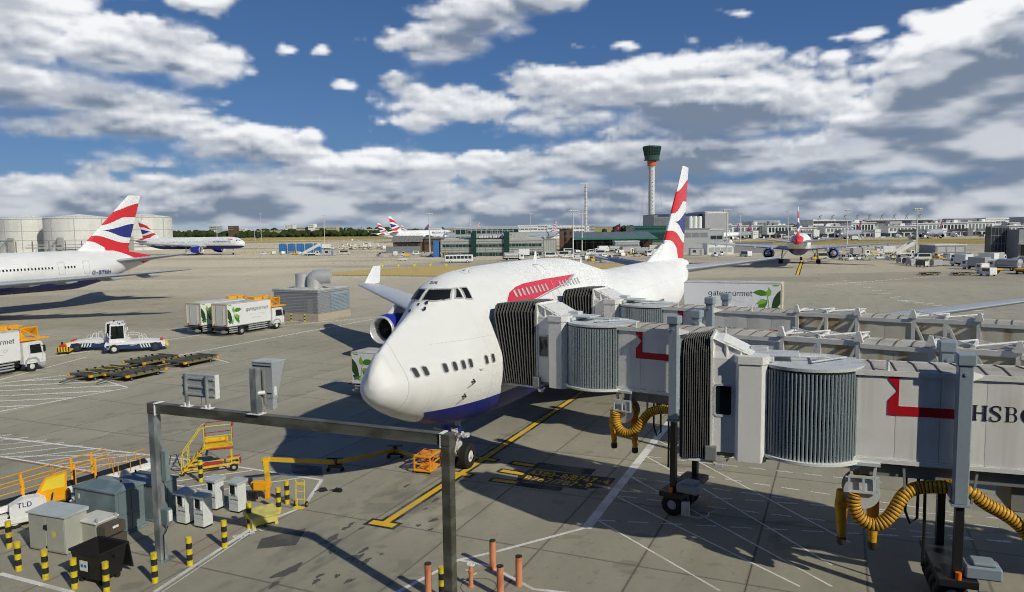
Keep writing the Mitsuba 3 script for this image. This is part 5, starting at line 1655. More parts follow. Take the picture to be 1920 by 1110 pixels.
k.part('steering_column', MB().bar((.0, -.8, .5), (.13, -.8, 1.15), .05), 'black_steel')
k.part('exhaust_pipe', MB().cyl((.95, -.75, .5), (.95, -.75, 1.95), .04), 'black_steel')
for x in (-1.3, 1.6):
    for y in (-1.0, .5):
        wheel(k, (x, y, .3), .3, .22)
put(k, 'belt_loader', (-20.15, 31.9), math.atan2(.60, .80), 'white belt loader with orange handrails, cut by the left edge', 'belt loader')


# ---- catering trucks (own x forward, y left)
def leaf(cx, cz, L, w, ang):
    t = np.linspace(0, 1, 14)
    top = np.c_[t * L, w * np.sin(np.pi * t ** .8)]
    return affinity.translate(affinity.rotate(Polygon(np.vstack([top, np.c_[t[::-1] * L, -.6 * w * np.sin(np.pi * t[::-1] ** .8)]])).buffer(0), ang, origin=(0, 0)), cx, cz)


def box_side(k, x0, x1, z0, z1, y, side, name='box_body'):
    """printed leaves and lettering on one long side; side -1 = right"""
    M = frame((0, y, 0), (1, 0, 0), (0, 0, 1), (0, -1, 0)) if side < 0 else frame((0, y, 0), (-1, 0, 0), (0, 0, 1), (0, 1, 0))
    fx = (lambda x: x) if side < 0 else (lambda x: -x)
    clip = sbox(x0 + .04, z0 + .1, x1, z1 - .1)

    def pr(pgs, mat, lift):
        mb = MB()
        for g in pgs:
            g = g.intersection(clip)
            if side > 0:
                g = affinity.scale(g, -1, 1, origin=(0, 0))
            if g.area > 0:
                mb.poly(g, lift, lift + .003, M)
        k.part(name + '__leaf_print', mb, mat, False)
    h = z1 - z0
    pr([leaf(x0 - .35, z0 + h * .86, 2.3, .42, -62), leaf(x0 + .55, z0 + h * .20, .5, .2, 160)], 'leaf_dark', .003)
    pr([leaf(x0 + 1.02, z0 + h * .66, 1.15, .30, 8), leaf(x0 + 1.05, z0 + h * .50, 1.25, .34, -58), leaf(x0 + .2, z0 + h * .12, .8, .16, 28)], 'leaf_green', .0065)
    pr([leaf(x0 + .95, z0 + h * .60, .75, .22, 92), leaf(x0 + 1.05, z0 + h * .47, .9, .24, -18), leaf(x0 + .1, z0 + h * .97, .6, .16, -12), LineString([(x0 + .85, z0 + h * .12), (x0 + .95, z0 + h * .45), (x0 + 1.1, z0 + h * .75)]).buffer(.03)], 'leaf_light', .010)
    o, dx = (x0 + 2.75, 1) if side < 0 else (x1 - .75, -1)
    if side > 0:
        o = x0 + 2.75 + 2.9
    k.part(name + '__lettering', lettering('gategourmet', .42, (o, y - .004 * (1 if side < 0 else -1), z0 + h * .60), (dx, 0, 0), (0, 0, 1), .006), 'ink', False)
    pr([sbox(x0 + 2.8, z0 + h * .435, x0 + 5.6, z0 + h * .443)], 'skirt_grey', .003)
    pr([sbox(x0 + 3.5, z0 + h * .265, x0 + 5.2, z0 + h * .28), outline(leaf(x0 + 5.2, z0 + h * .36, .42, .12, 10), .025)], 'skirt_grey', .0035)


def catering_truck(L=6.7, lift=0.0, platform=True):
    k = Kit()
    z0, z1 = 1.16 + lift, 3.78 + lift
    k.part('box_body', MB().box(0, L, -1.25, 1.25, z0, z1, .03), 'truck_white')
    k.part('box_body__roof', MB().box(.06, L - .06, -1.19, 1.19, z1, z1 + .02), 'truck_roof')
    for side in (-1, 1):
        box_side(k, 0, L, z0, z1, 1.252 * side, side)
        k.part('box_body__edge_trim', MB().box(0, L, side * 1.25, side * 1.265, z0, z0 + .07).box(0, L, side * 1.25, side * 1.262, z1 - .06, z1), 'skirt_grey', False)
    for y in (-1.17, 1.17):
        k.part('box_body__rear_post', MB().box(-.05, 0.0, y - .09, y + .09, z0, z1), 'rust_cream', False)
    k.part('box_body__rear_header', MB().box(-.05, .0, -1.08, 1.08, z1 - .14, z1), 'rust_cream', False)
    k.part('box_body__rear_door', MB().box(-.03, -.004, -.55, .45, z0 + .08, z1 - .25, .01), 'door_white')
    for y in (-.60, .50):
        k.part('box_body__rear_door__rail', MB().box(-.07, -.035, y - .03, y + .03, z0 + .05, z1 - .2), 'rust_cream')
    k.part('box_body__rear_lamp', MB().box(-.06, -.05, .75, 1.0, z0 + .1, z0 + .22).box(-.06, -.05, -1.0, -.75, z0 + .1, z0 + .22), 'red_paint')
    k.part('tail_lift', MB().box(-.55, -.05, -1.0, 1.0, z0 - .14 - lift * 0, z0 - .05, .02), 'black_steel')
    k.part('chassis', MB().box(.1, L + 1.9, -.45, .45, .62, .92, .02), 'black_steel')
    k.part('rear_bumper', MB().box(-.1, .02, -1.15, 1.15, .5, .64, .02).box(-.12, -.1, -.9, -.3, .4, .75), 'skirt_grey')
    if lift > .5:
        for y in (-.8, .8):
            k.part('scissor_arm', MB().bar((.8, y, 1.0), (L - 1, y, z0 - .05), .16, .1).bar((L - 1, y, 1.0), (.8, y, z0 - .05), .16, .1), 'machine_yellow')
    else:
        k.part('subframe', MB().box(.1, L, -1.1, 1.1, .92, 1.14, .02), 'black_steel')
    for y in (-1.2, 1.2):
        for a, b in ((.2, 1.45), (3.1, 6.1)):
            for z in (.52, .76, 1.0):
                k.part('side_guard', MB().box(a, b, y - .02, y + .02, z - .07, z + .05), 'skirt_grey')
    X = L + .25
    cab = Polygon([(X, .75), (X + 1.95, .75), (X + 1.98, 1.35), (X + 1.75, 2.45), (X + 1.6, 2.62), (X, 2.62)])
    k.part('cab', MB().poly(cab, -1.2, 1.2, FRONT), 'truck_white', False)
    k.part('cab__windscreen', MB().obox((X + 1.88, 0, 1.92), (0, 1, 0), (-.205, 0, .979), (.979, 0, .205), 1.08, .44, .012), 'dark_glass')
    for s in (-1, 1):
        k.part('cab__side_window', MB().poly(Polygon([(X + .62, 1.62), (X + 1.68, 1.58), (X + 1.55, 2.38), (X + .62, 2.38)]), -.01, .012, frame((0, 1.202 * s, 0), (1, 0, 0), (0, 0, 1), (0, -1, 0))), 'dark_glass', False)
        k.part('cab__door_seam', MB().poly(outline(Polygon([(X + .52, .9), (X + 1.72, .9), (X + 1.72, 1.5), (X + 1.6, 2.48), (X + .52, 2.48)]), .03), -.004, .008, frame((0, 1.202 * s, 0), (1, 0, 0), (0, 0, 1), (0, -1, 0))), 'skirt_grey', False)
        k.part('cab__mirror', MB().box(X + 1.72, X + 1.86, s * 1.32, s * 1.5, 1.7, 2.25, .03).bar((X + 1.7, s * 1.2, 2.2), (X + 1.78, s * 1.4, 2.2), .04), 'black')
        k.part('cab__wheel_arch', MB().poly(Polygon([(X + .1, .55), (X + .1, 1.0), (X + .35, 1.28), (X + 1.1, 1.28), (X + 1.4, 1.0), (X + 1.4, .55), (X + 1.25, .55), (X + 1.2, .95), (X + .95, 1.12), (X + .5, 1.12), (X + .28, .95), (X + .22, .55)]), -.03, .03, frame((0, 1.2 * s, 0), (1, 0, 0), (0, 0, 1), (0, -1, 0))), 'skirt_grey', False)
        k.part('cab__headlight', MB().box(X + 1.95, X + 2.02, s * .75, s * 1.1, .78, .95, .02), 'polished_lip')
    k.part('cab__bumper', MB().box(X + 1.45, X + 2.05, -1.22, 1.22, .38, .74, .05), 'skirt_grey')
    k.part('cab__grille', MB().box(X + 1.96, X + 2.0, -.6, .6, .95, 1.3, .01), 'black')
    if platform:
        k.part('loading_platform', MB().box(X - .1, X + 2.6, -1.0, 1.0, 2.74 + lift, 2.86 + lift, .02), 'machine_orange')
        for y in (-1.0, 1.0):
            k.part('loading_platform__side', MB().poly(outline(sbox(X, 2.86, X + 1.5, 3.9), .1).union(LineString([(X, 3.9), (X + 1.5, 2.9)]).buffer(.05)).union(sbox(X, 2.9, X + 1.5, 3.25) if y > 0 else sbox(X, 2.86, X + .3, 3.3)), -.02, .02, frame((0, y, lift), (1, 0, 0), (0, 0, 1), (0, -1, 0))), 'machine_orange', False)
        k.part('loading_platform__gate', MB().box(X + 1.46, X + 1.52, -.95, .95, 3.2 + lift, 3.85 + lift), 'machine_orange')
        k.part('lift_ram', MB().bar((L - 1.6, .0, z1 + .18), (X + .4, 0, z1 + .22), .5, .34).cyl((L - .3, -.5, z1 + .3), (L - .3, .5, z1 + .3), .14), 'machine_orange')
    for x in (2.15, X + .75):
        for y in (-1.02, 1.02):
            wheel(k, (x, y, .48), .48, .32, 'wheel', 'rim_white' if x > 3 else 'skirt_grey', .5)
    return k


ct = catering_truck()
put(ct, 'catering_truck', (-33.7, 86.9), RZ_A - .07, 'white catering truck with leaf print, front one by the plant house', 'truck', 'catering trucks with leaf print')
put(ct, 'catering_truck', (-37.35, 88.4), RZ_A - .07, 'white catering truck with leaf print, rear left one by the plant house', 'truck', 'catering trucks with leaf print')
put(ct, 'catering_truck', (-46.4, 59.4), RZ_A, 'white catering truck with yellow platform over its cab, cut by the left edge', 'truck', 'catering trucks with leaf print')
ct.put('catering_truck', -11.2, 55.2, 0, RZ_P, scale=.88, label='white catering truck with leaf print peeping out left of the jumbo nose', cat='truck', group='catering trucks with leaf print')
ct2 = catering_truck(7.6, 3.7, False)
put(ct2, 'catering_truck', tuple(stand(38.6, 13.3)[:2]), RZ_P + math.pi, 'white catering truck with its body raised high, behind the rearmost bridge', 'truck', 'catering trucks with leaf print')

# small white box van roof behind the catering pair, and the plant house
k = Kit()
for s in range(26):
    z = 1.0 + s * .108
    for face in range(2):
        pass
hz = lambda a, b: MB().poly(Polygon([(0, 0)] + [p for q in range(26) for p in ((.0, q * .108), (.035, q * .108 + .03), (.035, q * .108 + .075), (.0, q * .108 + .105))] + [(0, 2.81), (-.05, 2.81), (-.05, 0)]), a, b, frame((0, 0, 1.0), (0, -1, 0), (0, 0, 1), (-1, 0, 0)))
k.part('plinth', MB().box(-.1, 7.4, -.1, 7.1, 0, 1.0, .02), 'plinth')
k.part('wall', MB().poly(Polygon([(0, 0)] + [p for q in range(14) for p in ((.0, q * .2), (-.07, q * .2 + .05), (-.07, q * .2 + .14), (.0, q * .2 + .19))] + [(0, 2.81), (.08, 2.81), (.08, 0)]), 0, 7.3, frame((0, 0, 1.0), (0, 1, 0), (0, 0, 1), (1, 0, 0))), 'corrugated', False)
k.part('wall', MB().poly(Polygon([(0, 0)] + [p for q in range(14) for p in ((.0, q * .2), (.07, q * .2 + .05), (.07, q * .2 + .14), (.0, q * .2 + .19))] + [(0, 2.81), (-.08, 2.81), (-.08, 0)]), -7.0, 0, frame((7.3, 0, 1.0), (1, 0, 0), (0, 0, 1), (0, -1, 0))), 'corrugated', False)
k.part('wall', MB().box(0, .08, .1, 7.0, 1.0, 3.81).box(0, 7.3, 6.92, 7.0, 1.0, 3.81), 'corrugated', False)
k.part('louvre_panel', MB().box(7.372, 7.39, 2.6, 6.6, 1.15, 3.7), 'lift_grey')
for q in range(12):
    k.part('louvre_panel__blade', MB().obox((7.43, 4.6, 1.3 + q * .19), (0, 1, 0), (.7, 0, -.7), (.7, 0, .7), 1.95, .08, .012), 'lift_grey')
k.part('door', MB().box(5.6, 6.5, -.06, -.038, 1.0, 3.0), 'corrugated')
k.part('door', MB().box(.5, 1.5, -.06, -.038, 1.0, 3.1), 'slate_blue')
k.part('roof_edge', MB().box(-.15, 7.45, -.15, 7.15, 3.81, 3.95, .02).box(-.2, 7.5, -.2, 7.2, 4.0, 4.2, .02), 'sheet_grey')
k.part('roof', MB().box(-.05, 7.35, -.05, 7.05, 3.93, 4.22), 'truck_roof')
k.part('roof_curb', MB().box(2.2, 5.8, 1.4, 3.6, 4.22, 4.4, .02), 'truck_roof')
k.part('roof_duct', MB().rev((2.9, 2.5, 4.3), (2.9, 2.5, 6.3), [(0, .98), (1.85, .98), (1.95, .8)], 28), 'duct_steel', 30)
k.part('roof_duct', MB().rev((4.95, 2.4, 4.3), (4.95, 2.4, 6.3), [(0, .98), (1.2, .98)], 28, False).tube([(4.95, 2.4, 5.4), (4.97, 2.42, 5.6), (5.15, 2.5, 5.75), (5.5, 2.65, 5.8), (6.2, 3.0, 5.8), (7.0, 3.4, 5.8)], .97, 24), 'duct_steel', 30)
k.part('stair', MB().bar((-.2, -.4, 1.0), (-1.6, -.4, .0), .08).bar((-.2, -1.0, 1.0), (-1.6, -1.0, 0), .08).tube([(-.2, -.4, 1.9), (-1.6, -.4, .9)], .03, 6), 'galvanised')
C_ = np.array([-25.78, 100.3]) - PORT[:2] * 7.3
put(k, 'plant_house', C_, RZ_P, 'grey corrugated plant house with two fat roof ducts on a stone plinth', 'building')


# ---- tow tractors (own x forward)
def tractor():
    k = Kit()
    k.part('body', MB().poly(Polygon([(-2.9, .45), (2.3, .45), (2.6, .75), (2.55, 1.05), (1.0, 1.15), (-1.2, 1.15), (-2.6, 1.0), (-2.95, .8)]), -1.05, 1.05, FRONT), 'truck_white', False)
    for s in (-1, 1):
        k.part('body__side_panel', MB().poly(Polygon([(-2.7, .42), (2.2, .42), (2.5, .72), (2.4, .84), (-.9, .86), (-2.5, .88)]), -.015, .02, frame((0, 1.055 * s, 0), (1, 0, 0), (0, 0, 1), (0, -1, 0))), 'tractor_blue', False)
        for q in range(4):
            x = -1.6 + q * .26
            k.part('body__stripe', MB().poly(Polygon([(x, .46), (x + .12, .46), (x + .26, .84), (x + .14, .84)]), .0, .01, frame((0, (1.078) * s, 0), (1, 0, 0), (0, 0, 1), (0, -1, 0))), 'truck_white', False)
        for q in range(2):
            x = 1.75 + q * .26
            k.part('body__stripe', MB().poly(Polygon([(x + .14, .5), (x + .26, .5), (x + .12, .8), (x, .8)]), .0, .01, frame((0, (1.078) * s, 0), (1, 0, 0), (0, 0, 1), (0, -1, 0))), 'truck_white', False)
    k.part('bumper', MB().box(2.35, 2.68, -1.1, 1.1, .28, .62, .06), 'tractor_blue')
    for y in (-.7, -.35, .35, .7):
        k.part('bumper__stripe', MB().obox((2.685, y, .46), (0, .7, .7), (0, -.7, .7), (1, 0, 0), .12, .05, .006), 'truck_white')
    k.part('body__grille', MB().box(2.55, 2.6, -.55, .55, .78, .92), 'black')
    for y in (-.8, .8):
        k.part('headlight', MB().box(2.54, 2.62, y - .16, y + .16, .8, .95, .02), 'polished_lip')
    m = MB()
    C = [(.75, -.85), (2.15, -.85), (2.15, .85), (.75, .85)]
    for x, y in C:
        m.bar((x, y, 1.1), (x + (-.16 if x > 1 else .06), y * .94, 2.75), .1)
    m.box(.72, 2.1, -.86, .86, 2.72, 2.86, .05).box(.7, 2.2, -.87, .87, 1.08, 1.45, .04)
    k.part('cab', m, 'truck_white')
    k.part('cab__windscreen', MB().obox((2.09, 0, 2.08), (0, 1, 0), (-.1, 0, .995), (.995, 0, .1), .74, .62, .012), 'dark_glass')
    k.part('cab__rear_window', MB().box(.77, .80, -.72, .72, 1.5, 2.68), 'dark_glass')
    for s in (-1, 1):
        k.part('cab__side_window', MB().box(.88, 1.38, s * .82, s * .84, 1.48, 2.66), 'dark_glass')
        k.part('cab__side_window', MB().box(1.47, 1.96, s * .82, s * .84, 1.48, 2.66), 'dark_glass')
        k.part('cab__mirror', MB().bar((2.1, s * .9, 1.5), (2.25, s * 1.2, 1.9), .04).box(2.2, 2.3, s * 1.1, s * 1.3, 1.8, 2.1, .02), 'truck_white')
        k.part('handrail', MB().tube([(-.5, s * .95, 1.12), (-.5, s * .95, 1.75), (.2, s * .95, 1.85), (.5, s * .95, 1.8), (.5, s * .95, 1.1)], .03, 6), 'truck_white')
        k.part('handrail', MB().tube([(-.75, s * .95, 1.12), (-.7, s * .95, 1.7), (-.95, s * .95, 1.6), (-1.25, s * .95, 1.1)], .03, 6), 'truck_white')
        k.part('step', MB().box(-.3, .3, s * .9, s * 1.12, .75, .8), 'truck_white')
    k.part('cab__beacon', MB().cyl((1.2, .5, 2.86), (1.2, .5, 3.0), .06).cyl((1.4, -.5, 2.86), (1.4, -.5, 3.05), .03), 'ink')
    k.part('rear_light_block', MB().box(-2.75, -2.45, -.5, -.2, 1.0, 1.16, .02).box(-2.75, -2.45, .2, .5, 1.0, 1.16, .02), 'red_paint')
    k.part('tow_hitch', MB().box(-3.2, -2.85, -.5, .5, .35, .62, .03).box(-3.12, -2.95, -1.0, 1.0, .5, .9, .02), 'rail_yellow')
    for x in (-2.0, 1.75):
        for y in (-.95, .95):
            wheel(k, (x, y, .46), .46, .36, 'wheel', 'rim_white' if x > 0 else 'tractor_blue', .52)
    return k


tk = tractor()
put(tk, 'tow_tractor', (-38.75, 77.0), math.atan2(-.40, -.92), 'white and blue tow tractor with a tall cab, its nose towards us', 'tow tractor')
put(tk, 'tow_tractor', (-42.75, 78.2), math.atan2(.20, .98), 'white and blue tow tractor behind, its low tail pointing left', 'tow tractor')
k = Kit()
k.part('frame', MB().box(-.6, .6, -.9, .9, .25, .4, .02).box(-.6, .6, -.9, -.8, .4, .75).box(-.6, .6, .8, .9, .4, .75), 'machine_yellow')
for q in range(5):
    k.part('slat', MB().obox((0, -.85 + .01, .58), (0, 0, 1), (1, 0, 0), (0, 1, 0), .16, .05, .02) if 0 else MB().box(-.55 + q * .25, -.45 + q * .25, -.93, -.9, .3, .75), 'black')
k.part('tank', MB().box(-.45, .1, -.6, .0, .4, .95, .06), 'red_paint')
k.part('cap', MB().cyl((-.2, -.3, .95), (-.2, -.3, 1.2), .09), 'black')
for x in (-.4, .4):
    for y in (-.8, .8):
        k.part('wheel', MB().cyl((x - .06, y, .14), (x + .06, y, .14), .14), 'rubber')
put(k, 'tow_bar_trolley', (-45.2, 76.0), .3, 'yellow trolley with a red tank at the left end of the tow tractors', 'trolley')


# ---- container dollies (own x along, drawbar at -x)
def dolly(stripes=False):
    k = Kit()
    k.part('deck', MB().box(-1.9, 1.9, -1.3, 1.3, .40, .50, .02), 'deck_dark')
    for q in range(9):
        x = -1.65 + q * .41
        k.part('deck__roller', MB().cyl((x, -1.15, .52), (x, 1.15, .52), .05, n=8), 'deck_dark')
    for y in (-1.28, 1.28):
        k.part('side_rail', MB().box(-1.92, 1.92, y - .05, y + .05, .36, .58, .015), 'deck_olive')
        for x in (-1.1, -.3, .5, 1.2):
            k.part('side_rail__stop', MB().box(x - .06, x + .06, y - .08, y + .08, .5, .68), 'black')
    for x in (-1.9, 1.9):
        k.part('end_rail', MB().box(x - .05, x + .05, -1.3, 1.3, .45, .66 if x > 0 else .60, .01), 'deck_dark')
        for y in (-1.26, 1.26):
            k.part('corner_marker', MB().box(x - .14, x + .14, y - .12, y + .12, .36, .56, .03), 'machine_orange')
    if stripes:
        for x in (-.9, .4, 1.5):
            k.part('deck__stripe', MB().box(x - .05, x + .05, -1.1, 1.1, .575, .585), 'rail_yellow')
    k.part('number_plate', MB().box(-1.7, -1.3, .7, 1.2, .505, .515), 'pallet_blue')
    k.part('drawbar', MB().bar((-1.9, -.5, .36), (-3.0, 0, .3), .08).bar((-1.9, .5, .36), (-3.0, 0, .3), .08).bar((-3.0, 0, .3), (-3.7, 0, .22), .09), 'deck_dark')
    k.part('underframe', MB().box(-1.6, 1.6, -.5, .5, .24, .40), 'black_steel')
    for x in (-1.3, 1.3):
        for y in (-.95, .95):
            wheel(k, (x, y, .18), .18, .14, 'wheel', 'skirt_grey', .5)
    return k


dk, dk2 = dolly(), dolly(True)
for kt, x, y, lab in ((dk2, -34.75, 63.2, 'flat dolly with yellow stripes on its deck, front left of the four'), (dk, -31.6, 62.9, 'flat dark container dolly, front right of the four'), (dk, -33.2, 69.0, 'flat dark container dolly, back left of the four'), (dk, -29.5, 68.9, 'flat dark container dolly, back right of the four by the painted tip')):
    put(kt, 'container_dolly', (x, y), RZ_A, lab, 'dolly', 'flat container dollies parked together')
# ------------------------------------------------------------------ other aircraft

plain('plum_fin', proc(lambda p, n, uv: dr.select((uv.y > .30) & (uv.y < .62) & (dr.abs(uv.x - .5 + (uv.y - .45) * .8) < .16), mi.Color3f(.42, .12, .20), mi.Color3f(.13, .012, .045))), .35)
plain('striped_fin', proc(lambda p, n, uv: dr.select(uv.y - uv.x * .12 - dr.floor((uv.y - uv.x * .12) * 6) / 6 < .083, dr.select(uv.x < .30, mi.Color3f(.03, .06, .25), mi.Color3f(.50, .03, .05)), mi.Color3f(.62, .63, .66))), .35)
plain('scarlet_fin', proc(lambda p, n, uv: dr.select(dr.abs(uv.x - .42 - .4 * uv.y) < .10, mi.Color3f(.75, .75, .75), mi.Color3f(.52, .02, .03))), .35)
plain('navy_fin', proc(lambda p, n, uv: dr.select((uv.y > .5) & (uv.x > .4), mi.Color3f(.45, .06, .09), mi.Color3f(.05, .06, .14))), .35)
plain('silver_body', (.40, .43, .48), .35, .3)

tw, ring = airliner(doors=True)
jet_words(tw, ring, 'G-STBH', 49.6, 5.45, .62, -1, 'ink_blue')
jet_words(tw, ring, 'BH', 57.6, 17.75, .1, -1)
tw.put('twin_jet', M=heading((-90.0, 77.6), math.degrees(STAND)), label='white twin jet with flag fin, only its rear half in view at left', cat='airplane')
tw2, ring = airliner(detail=2)
jet_words(tw2, ring, 'BRITISH AIRWAYS', 16.5, 6.5, .8, 1, 'ink_blue')
tw2.part('livery_ribbon', skin_patch(MB(), ring, Polygon([(5.2, 7.9), (6.2, 8.25), (9.6, 8.3), (8.0, 8.0), (6.0, 7.75)]), .02, 1, .5), 'ribbon_red', False)
tw2.put('twin_jet', M=heading((-136.9, 391.0), -78.3), label='white twin jet facing right with a blue engine, parked in front of the fuel tanks', cat='airplane')
tw3, ring = airliner(finh=7.7)
tw3.put('twin_jet', M=heading((101.6, 266.0), 202.0), label='white twin jet seen from straight behind with red tail cone and wide wings', cat='airplane')
big, ring = airliner(L=72, bot=3.0, top=11.2, w=3.6, span=39, paint='aircraft_white', finh=12.6, engines=((14.0, 24, 2.7, 1.7, 5.4), (25.5, 32, 3.4, 1.6, 5.0)), wtip=48, detail=1)
jet_words(big, ring, 'BRITISH AIRWAYS', 26, 7.6, 1.8, 1, 'ink_blue')
big.put('double_deck_jet', M=heading((-56.5, 727), -131.0), label='large white double deck jet with flag fin, far off left of the green glass office', cat='airplane')
far = {}
for key, fin, paint, eng in (('flag', 'flag_fin_paint', 'aircraft_white', 'nacelle_blue'), ('plum', 'plum_fin', 'silver_body', 'silver_body'), ('striped', 'striped_fin', 'silver_body', 'silver_body'), ('scarlet', 'scarlet_fin', 'aircraft_white', 'aircraft_white'), ('navy', 'navy_fin', 'aircraft_white', 'aircraft_white')):
    far[key] = airliner(paint=paint, fin=fin, nacelle=eng, detail=0, doors=False, n=28)[0]
for key, x, y, a, s, lab in (('flag', -86, 798, -131, 1.0, 'far white jet whose flag fin shows left of the double deck jet'), ('striped', 8, 600, 32, .95, 'far silver jet with a striped fin behind the brown brick tower'),
                             ('striped', -58, 650, 30, .95, 'far jet whose striped red fin rises behind the green glass office'), ('navy', -160, 1010, 50, 1.0, 'far jet with a dark blue fin right of the double deck jet tail'),
                             ('flag', -92, 930, -140, .9, 'far jet with red and white fin, just right of the double deck jet nose'), ('plum', 255, 590, 42, .80, 'far silver jet with a plum fin, left one of two before the long terminal'),
                             ('plum', 319, 585, 42, .80, 'far silver jet with a plum fin, right one of two before the long terminal'), ('scarlet', 560, 900, 60, .95, 'far jet with a scarlet fin near the right edge of the skyline'),
                             ('plum', 65, 640, 40, .8, 'far jet whose dark plum fin shows left of the control tower base'), ('navy', 158, 590, 40, .72, 'far jet with a dark fin between the grey hall and the tall light mast'), ('plum', 182, 640, 42, .72, 'far jet with a dark plum fin right of the grey halls')):
    far[key].put('distant_jet', M=heading((x, y), a) @ np.diag([s, s, s, 1.0]), label=lab, cat='airplane')

# ------------------------------------------------------------------ fuel tanks
plain('tank_white', proc(lambda p, n, uv: mi.Color3f(.70, .70, .66) * (.86 + .16 * fbm(p.x * .12, p.y * .12, p.z * .3, 3)) * (1 - .10 * smoothstep(.6, .9, noise(p.x * .6, p.y * .6, p.z * .06)))), .5)
plain('tank_seam', (.33, .33, .31), .5)
for (x, y, r, h), lab in zip([(-362, 512, 18.5, 21.5), (-325, 512, 16.0, 21.6), (-283, 500, 20.6, 21.6), (-258, 536, 18.2, 22.4)], ['round white fuel tank cut by the left edge of the photo', 'round white fuel tank, second from the left edge', 'widest round white fuel tank with a stair winding up its side', 'round white fuel tank behind the flag fin, rightmost of the tanks']):
    k = Kit()
    k.part('shell', MB().cyl((0, 0, 0), (0, 0, h), r, n=72, caps=False), 'tank_white', 40)
    k.part('roof', MB().rev((0, 0, h), (0, 0, h + 4), [(0, r + .15), (.3, r + .15), (2.9, .4), (3.0, .05)], 48, False), 'tank_white', 20)
    for z in (.35 * h, .62 * h, .985 * h):
        k.part('band', MB().rev((0, 0, z), (0, 0, z + 1), [(0, r), (.02, r + .12), (.28, r + .12), (.3, r)], 72, False), 'tank_seam', 40)
    for a in (-1.9, -1.2, -.4):
        k.part('downpipe', MB().cyl((r * 1.005 * math.cos(a), r * 1.005 * math.sin(a), 0), (r * 1.005 * math.cos(a), r * 1.005 * math.sin(a), h), .18, n=8), 'tank_seam')
    st = MB()
    P = [((r + .9) * math.cos(a), (r + .9) * math.sin(a), z) for a, z in zip(np.linspace(-2.35, -3.1, 20), np.linspace(h * .62, .3, 20))]
    st.tube(P, .28, 6).tube([(q[0], q[1], q[2] + 1.2) for q in P], .12, 5)
    k.part('spiral_stair', st, 'tank_seam')
    rl = [(r * math.cos(a), r * math.sin(a), h + 1.1) for a in np.linspace(0, 2 * math.pi, 49)]
    k.part('roof_rail', MB().tube(rl, .07, 5), 'tank_seam')
    k.part('side_ladder_house', MB().box(-1.2, 1.2, -r - 3.4, -r + .4, 0, 9.5, .1).bar((-1.0, -r - 2, 9.5), (-9, -r - 1.4, 1), .5), 'tank_seam')
    k.put('fuel_tank', x, y, 0, 0, lab, 'fuel tank', 'white fuel tanks at the left')
k = Kit()
for q in range(12):
    x = -362 + q * 9.2
    k.part('post', MB().box(x, x + .5, 448 + q * 1.2, 448.5 + q * 1.2, 0, 7.5), 'under_steel')
k.part('canopy', MB().bar((-362, 448, 7.8), (-300, 456, 7.8), 6.0, .8), 'slate_blue')
k.part('pipe_rack', MB().bar((-300, 470, 3.2), (-180, 490, 3.0), 1.0, .8).bar((-300, 472, 5.0), (-200, 489, 4.8), .5, .5), 'skirt_grey')
k.put('pipe_gantry', 0, 0, 0, 0, 'dark pipe canopy and rack in front of the white fuel tanks', 'pipe rack')

# ------------------------------------------------------------------ control tower and masts
plain('concrete_pale', (.60, .60, .58), .6)
plain('tower_green', (.035, .085, .075), .35)
plain('tower_glass', (.012, .03, .028), .12)
plain('tower_orange', (.52, .14, .06), .5)
k = Kit()
k.part('shaft', MB().rev((0, 0, 0), (0, 0, 72), [(0, 2.75), (70, 2.75), (72, 3.6)], 28), 'concrete_pale', 30)
k.part('shaft__side_rib', MB().box(-3.1, -2.2, -.9, .9, 6, 71), 'cabinet_beige')
for q in range(17):
    k.part('shaft__window', MB().box(-.3, .3, -2.83, -2.7, 10 + q * 3.5, 10.8 + q * 3.5), 'ink')
k.part('collar', MB().rev((0, 0, 66), (0, 0, 72), [(0, 2.9), (3.5, 4.0), (6, 4.0)], 28), 'concrete_pale', 30)
k.part('orange_ring', MB().rev((0, 0, 67.5), (0, 0, 73), [(0, 3.6), (.2, 4.1), (4.6, 4.3), (5.2, 3.9)], 32), 'tower_orange', 40)
k.part('gallery', MB().rev((0, 0, 72.6), (0, 0, 75), [(0, 5.0), (.2, 7.3), (.9, 7.4), (1.0, 6.9)], 32), 'tower_green', 30)
k.part('service_floor', MB().rev((0, 0, 73.5), (0, 0, 78), [(0, 6.8), (3.6, 7.1)], 32), 'tower_green', 30)
k.part('glazing', MB().rev((0, 0, 77), (0, 0, 86), [(0, 6.7), (7.6, 8.2)], 32), 'tower_glass', False)
for q in range(32):
    a = q * 2 * math.pi / 32
    c = np.array([math.cos(a), math.sin(a)])
    k.part('mullion', MB().bar((*(c * 6.85), 76.6), (*(c * 8.4), 84.8), .28), 'tower_green')
for z, r in ((79.4, 7.35), (81.9, 7.85)):
    k.part('transom', MB().rev((0, 0, z), (0, 0, z + 1), [(0, r), (.22, r + .04)], 32, False), 'tower_green')
k.part('roof', MB().rev((0, 0, 84.6), (0, 0, 86), [(0, 8.4), (.2, 8.6), (.9, 8.5), (1.2, 7.8)], 32), 'tower_green', 30)
k.part('roof_mast', MB().box(-3.5, 3.5, -2, 2, 85.8, 86.5).cyl((2, 0, 86), (2, 0, 88), .12).cyl((-2, 1, 86), (-2, 1, 87.6), .12), 'under_steel')
for a in (3.3, -.1, 1.5):
    k.part('guy_cable', MB().cyl((3.4 * math.cos(a), 3.4 * math.sin(a), 70), (12 * math.cos(a), 12 * math.sin(a), 12), .10, n=5), 'skirt_grey')
k.put('control_tower', 131.0, 711, 0, 0, 'tall white control tower with an orange ring and dark green glass cab', 'control tower')
k = Kit()
k.part('column', MB().rev((0, 0, 0), (0, 0, 46), [(0, 1.1), (44, .95), (46, .5)], 12), 'concrete_pale', 30)
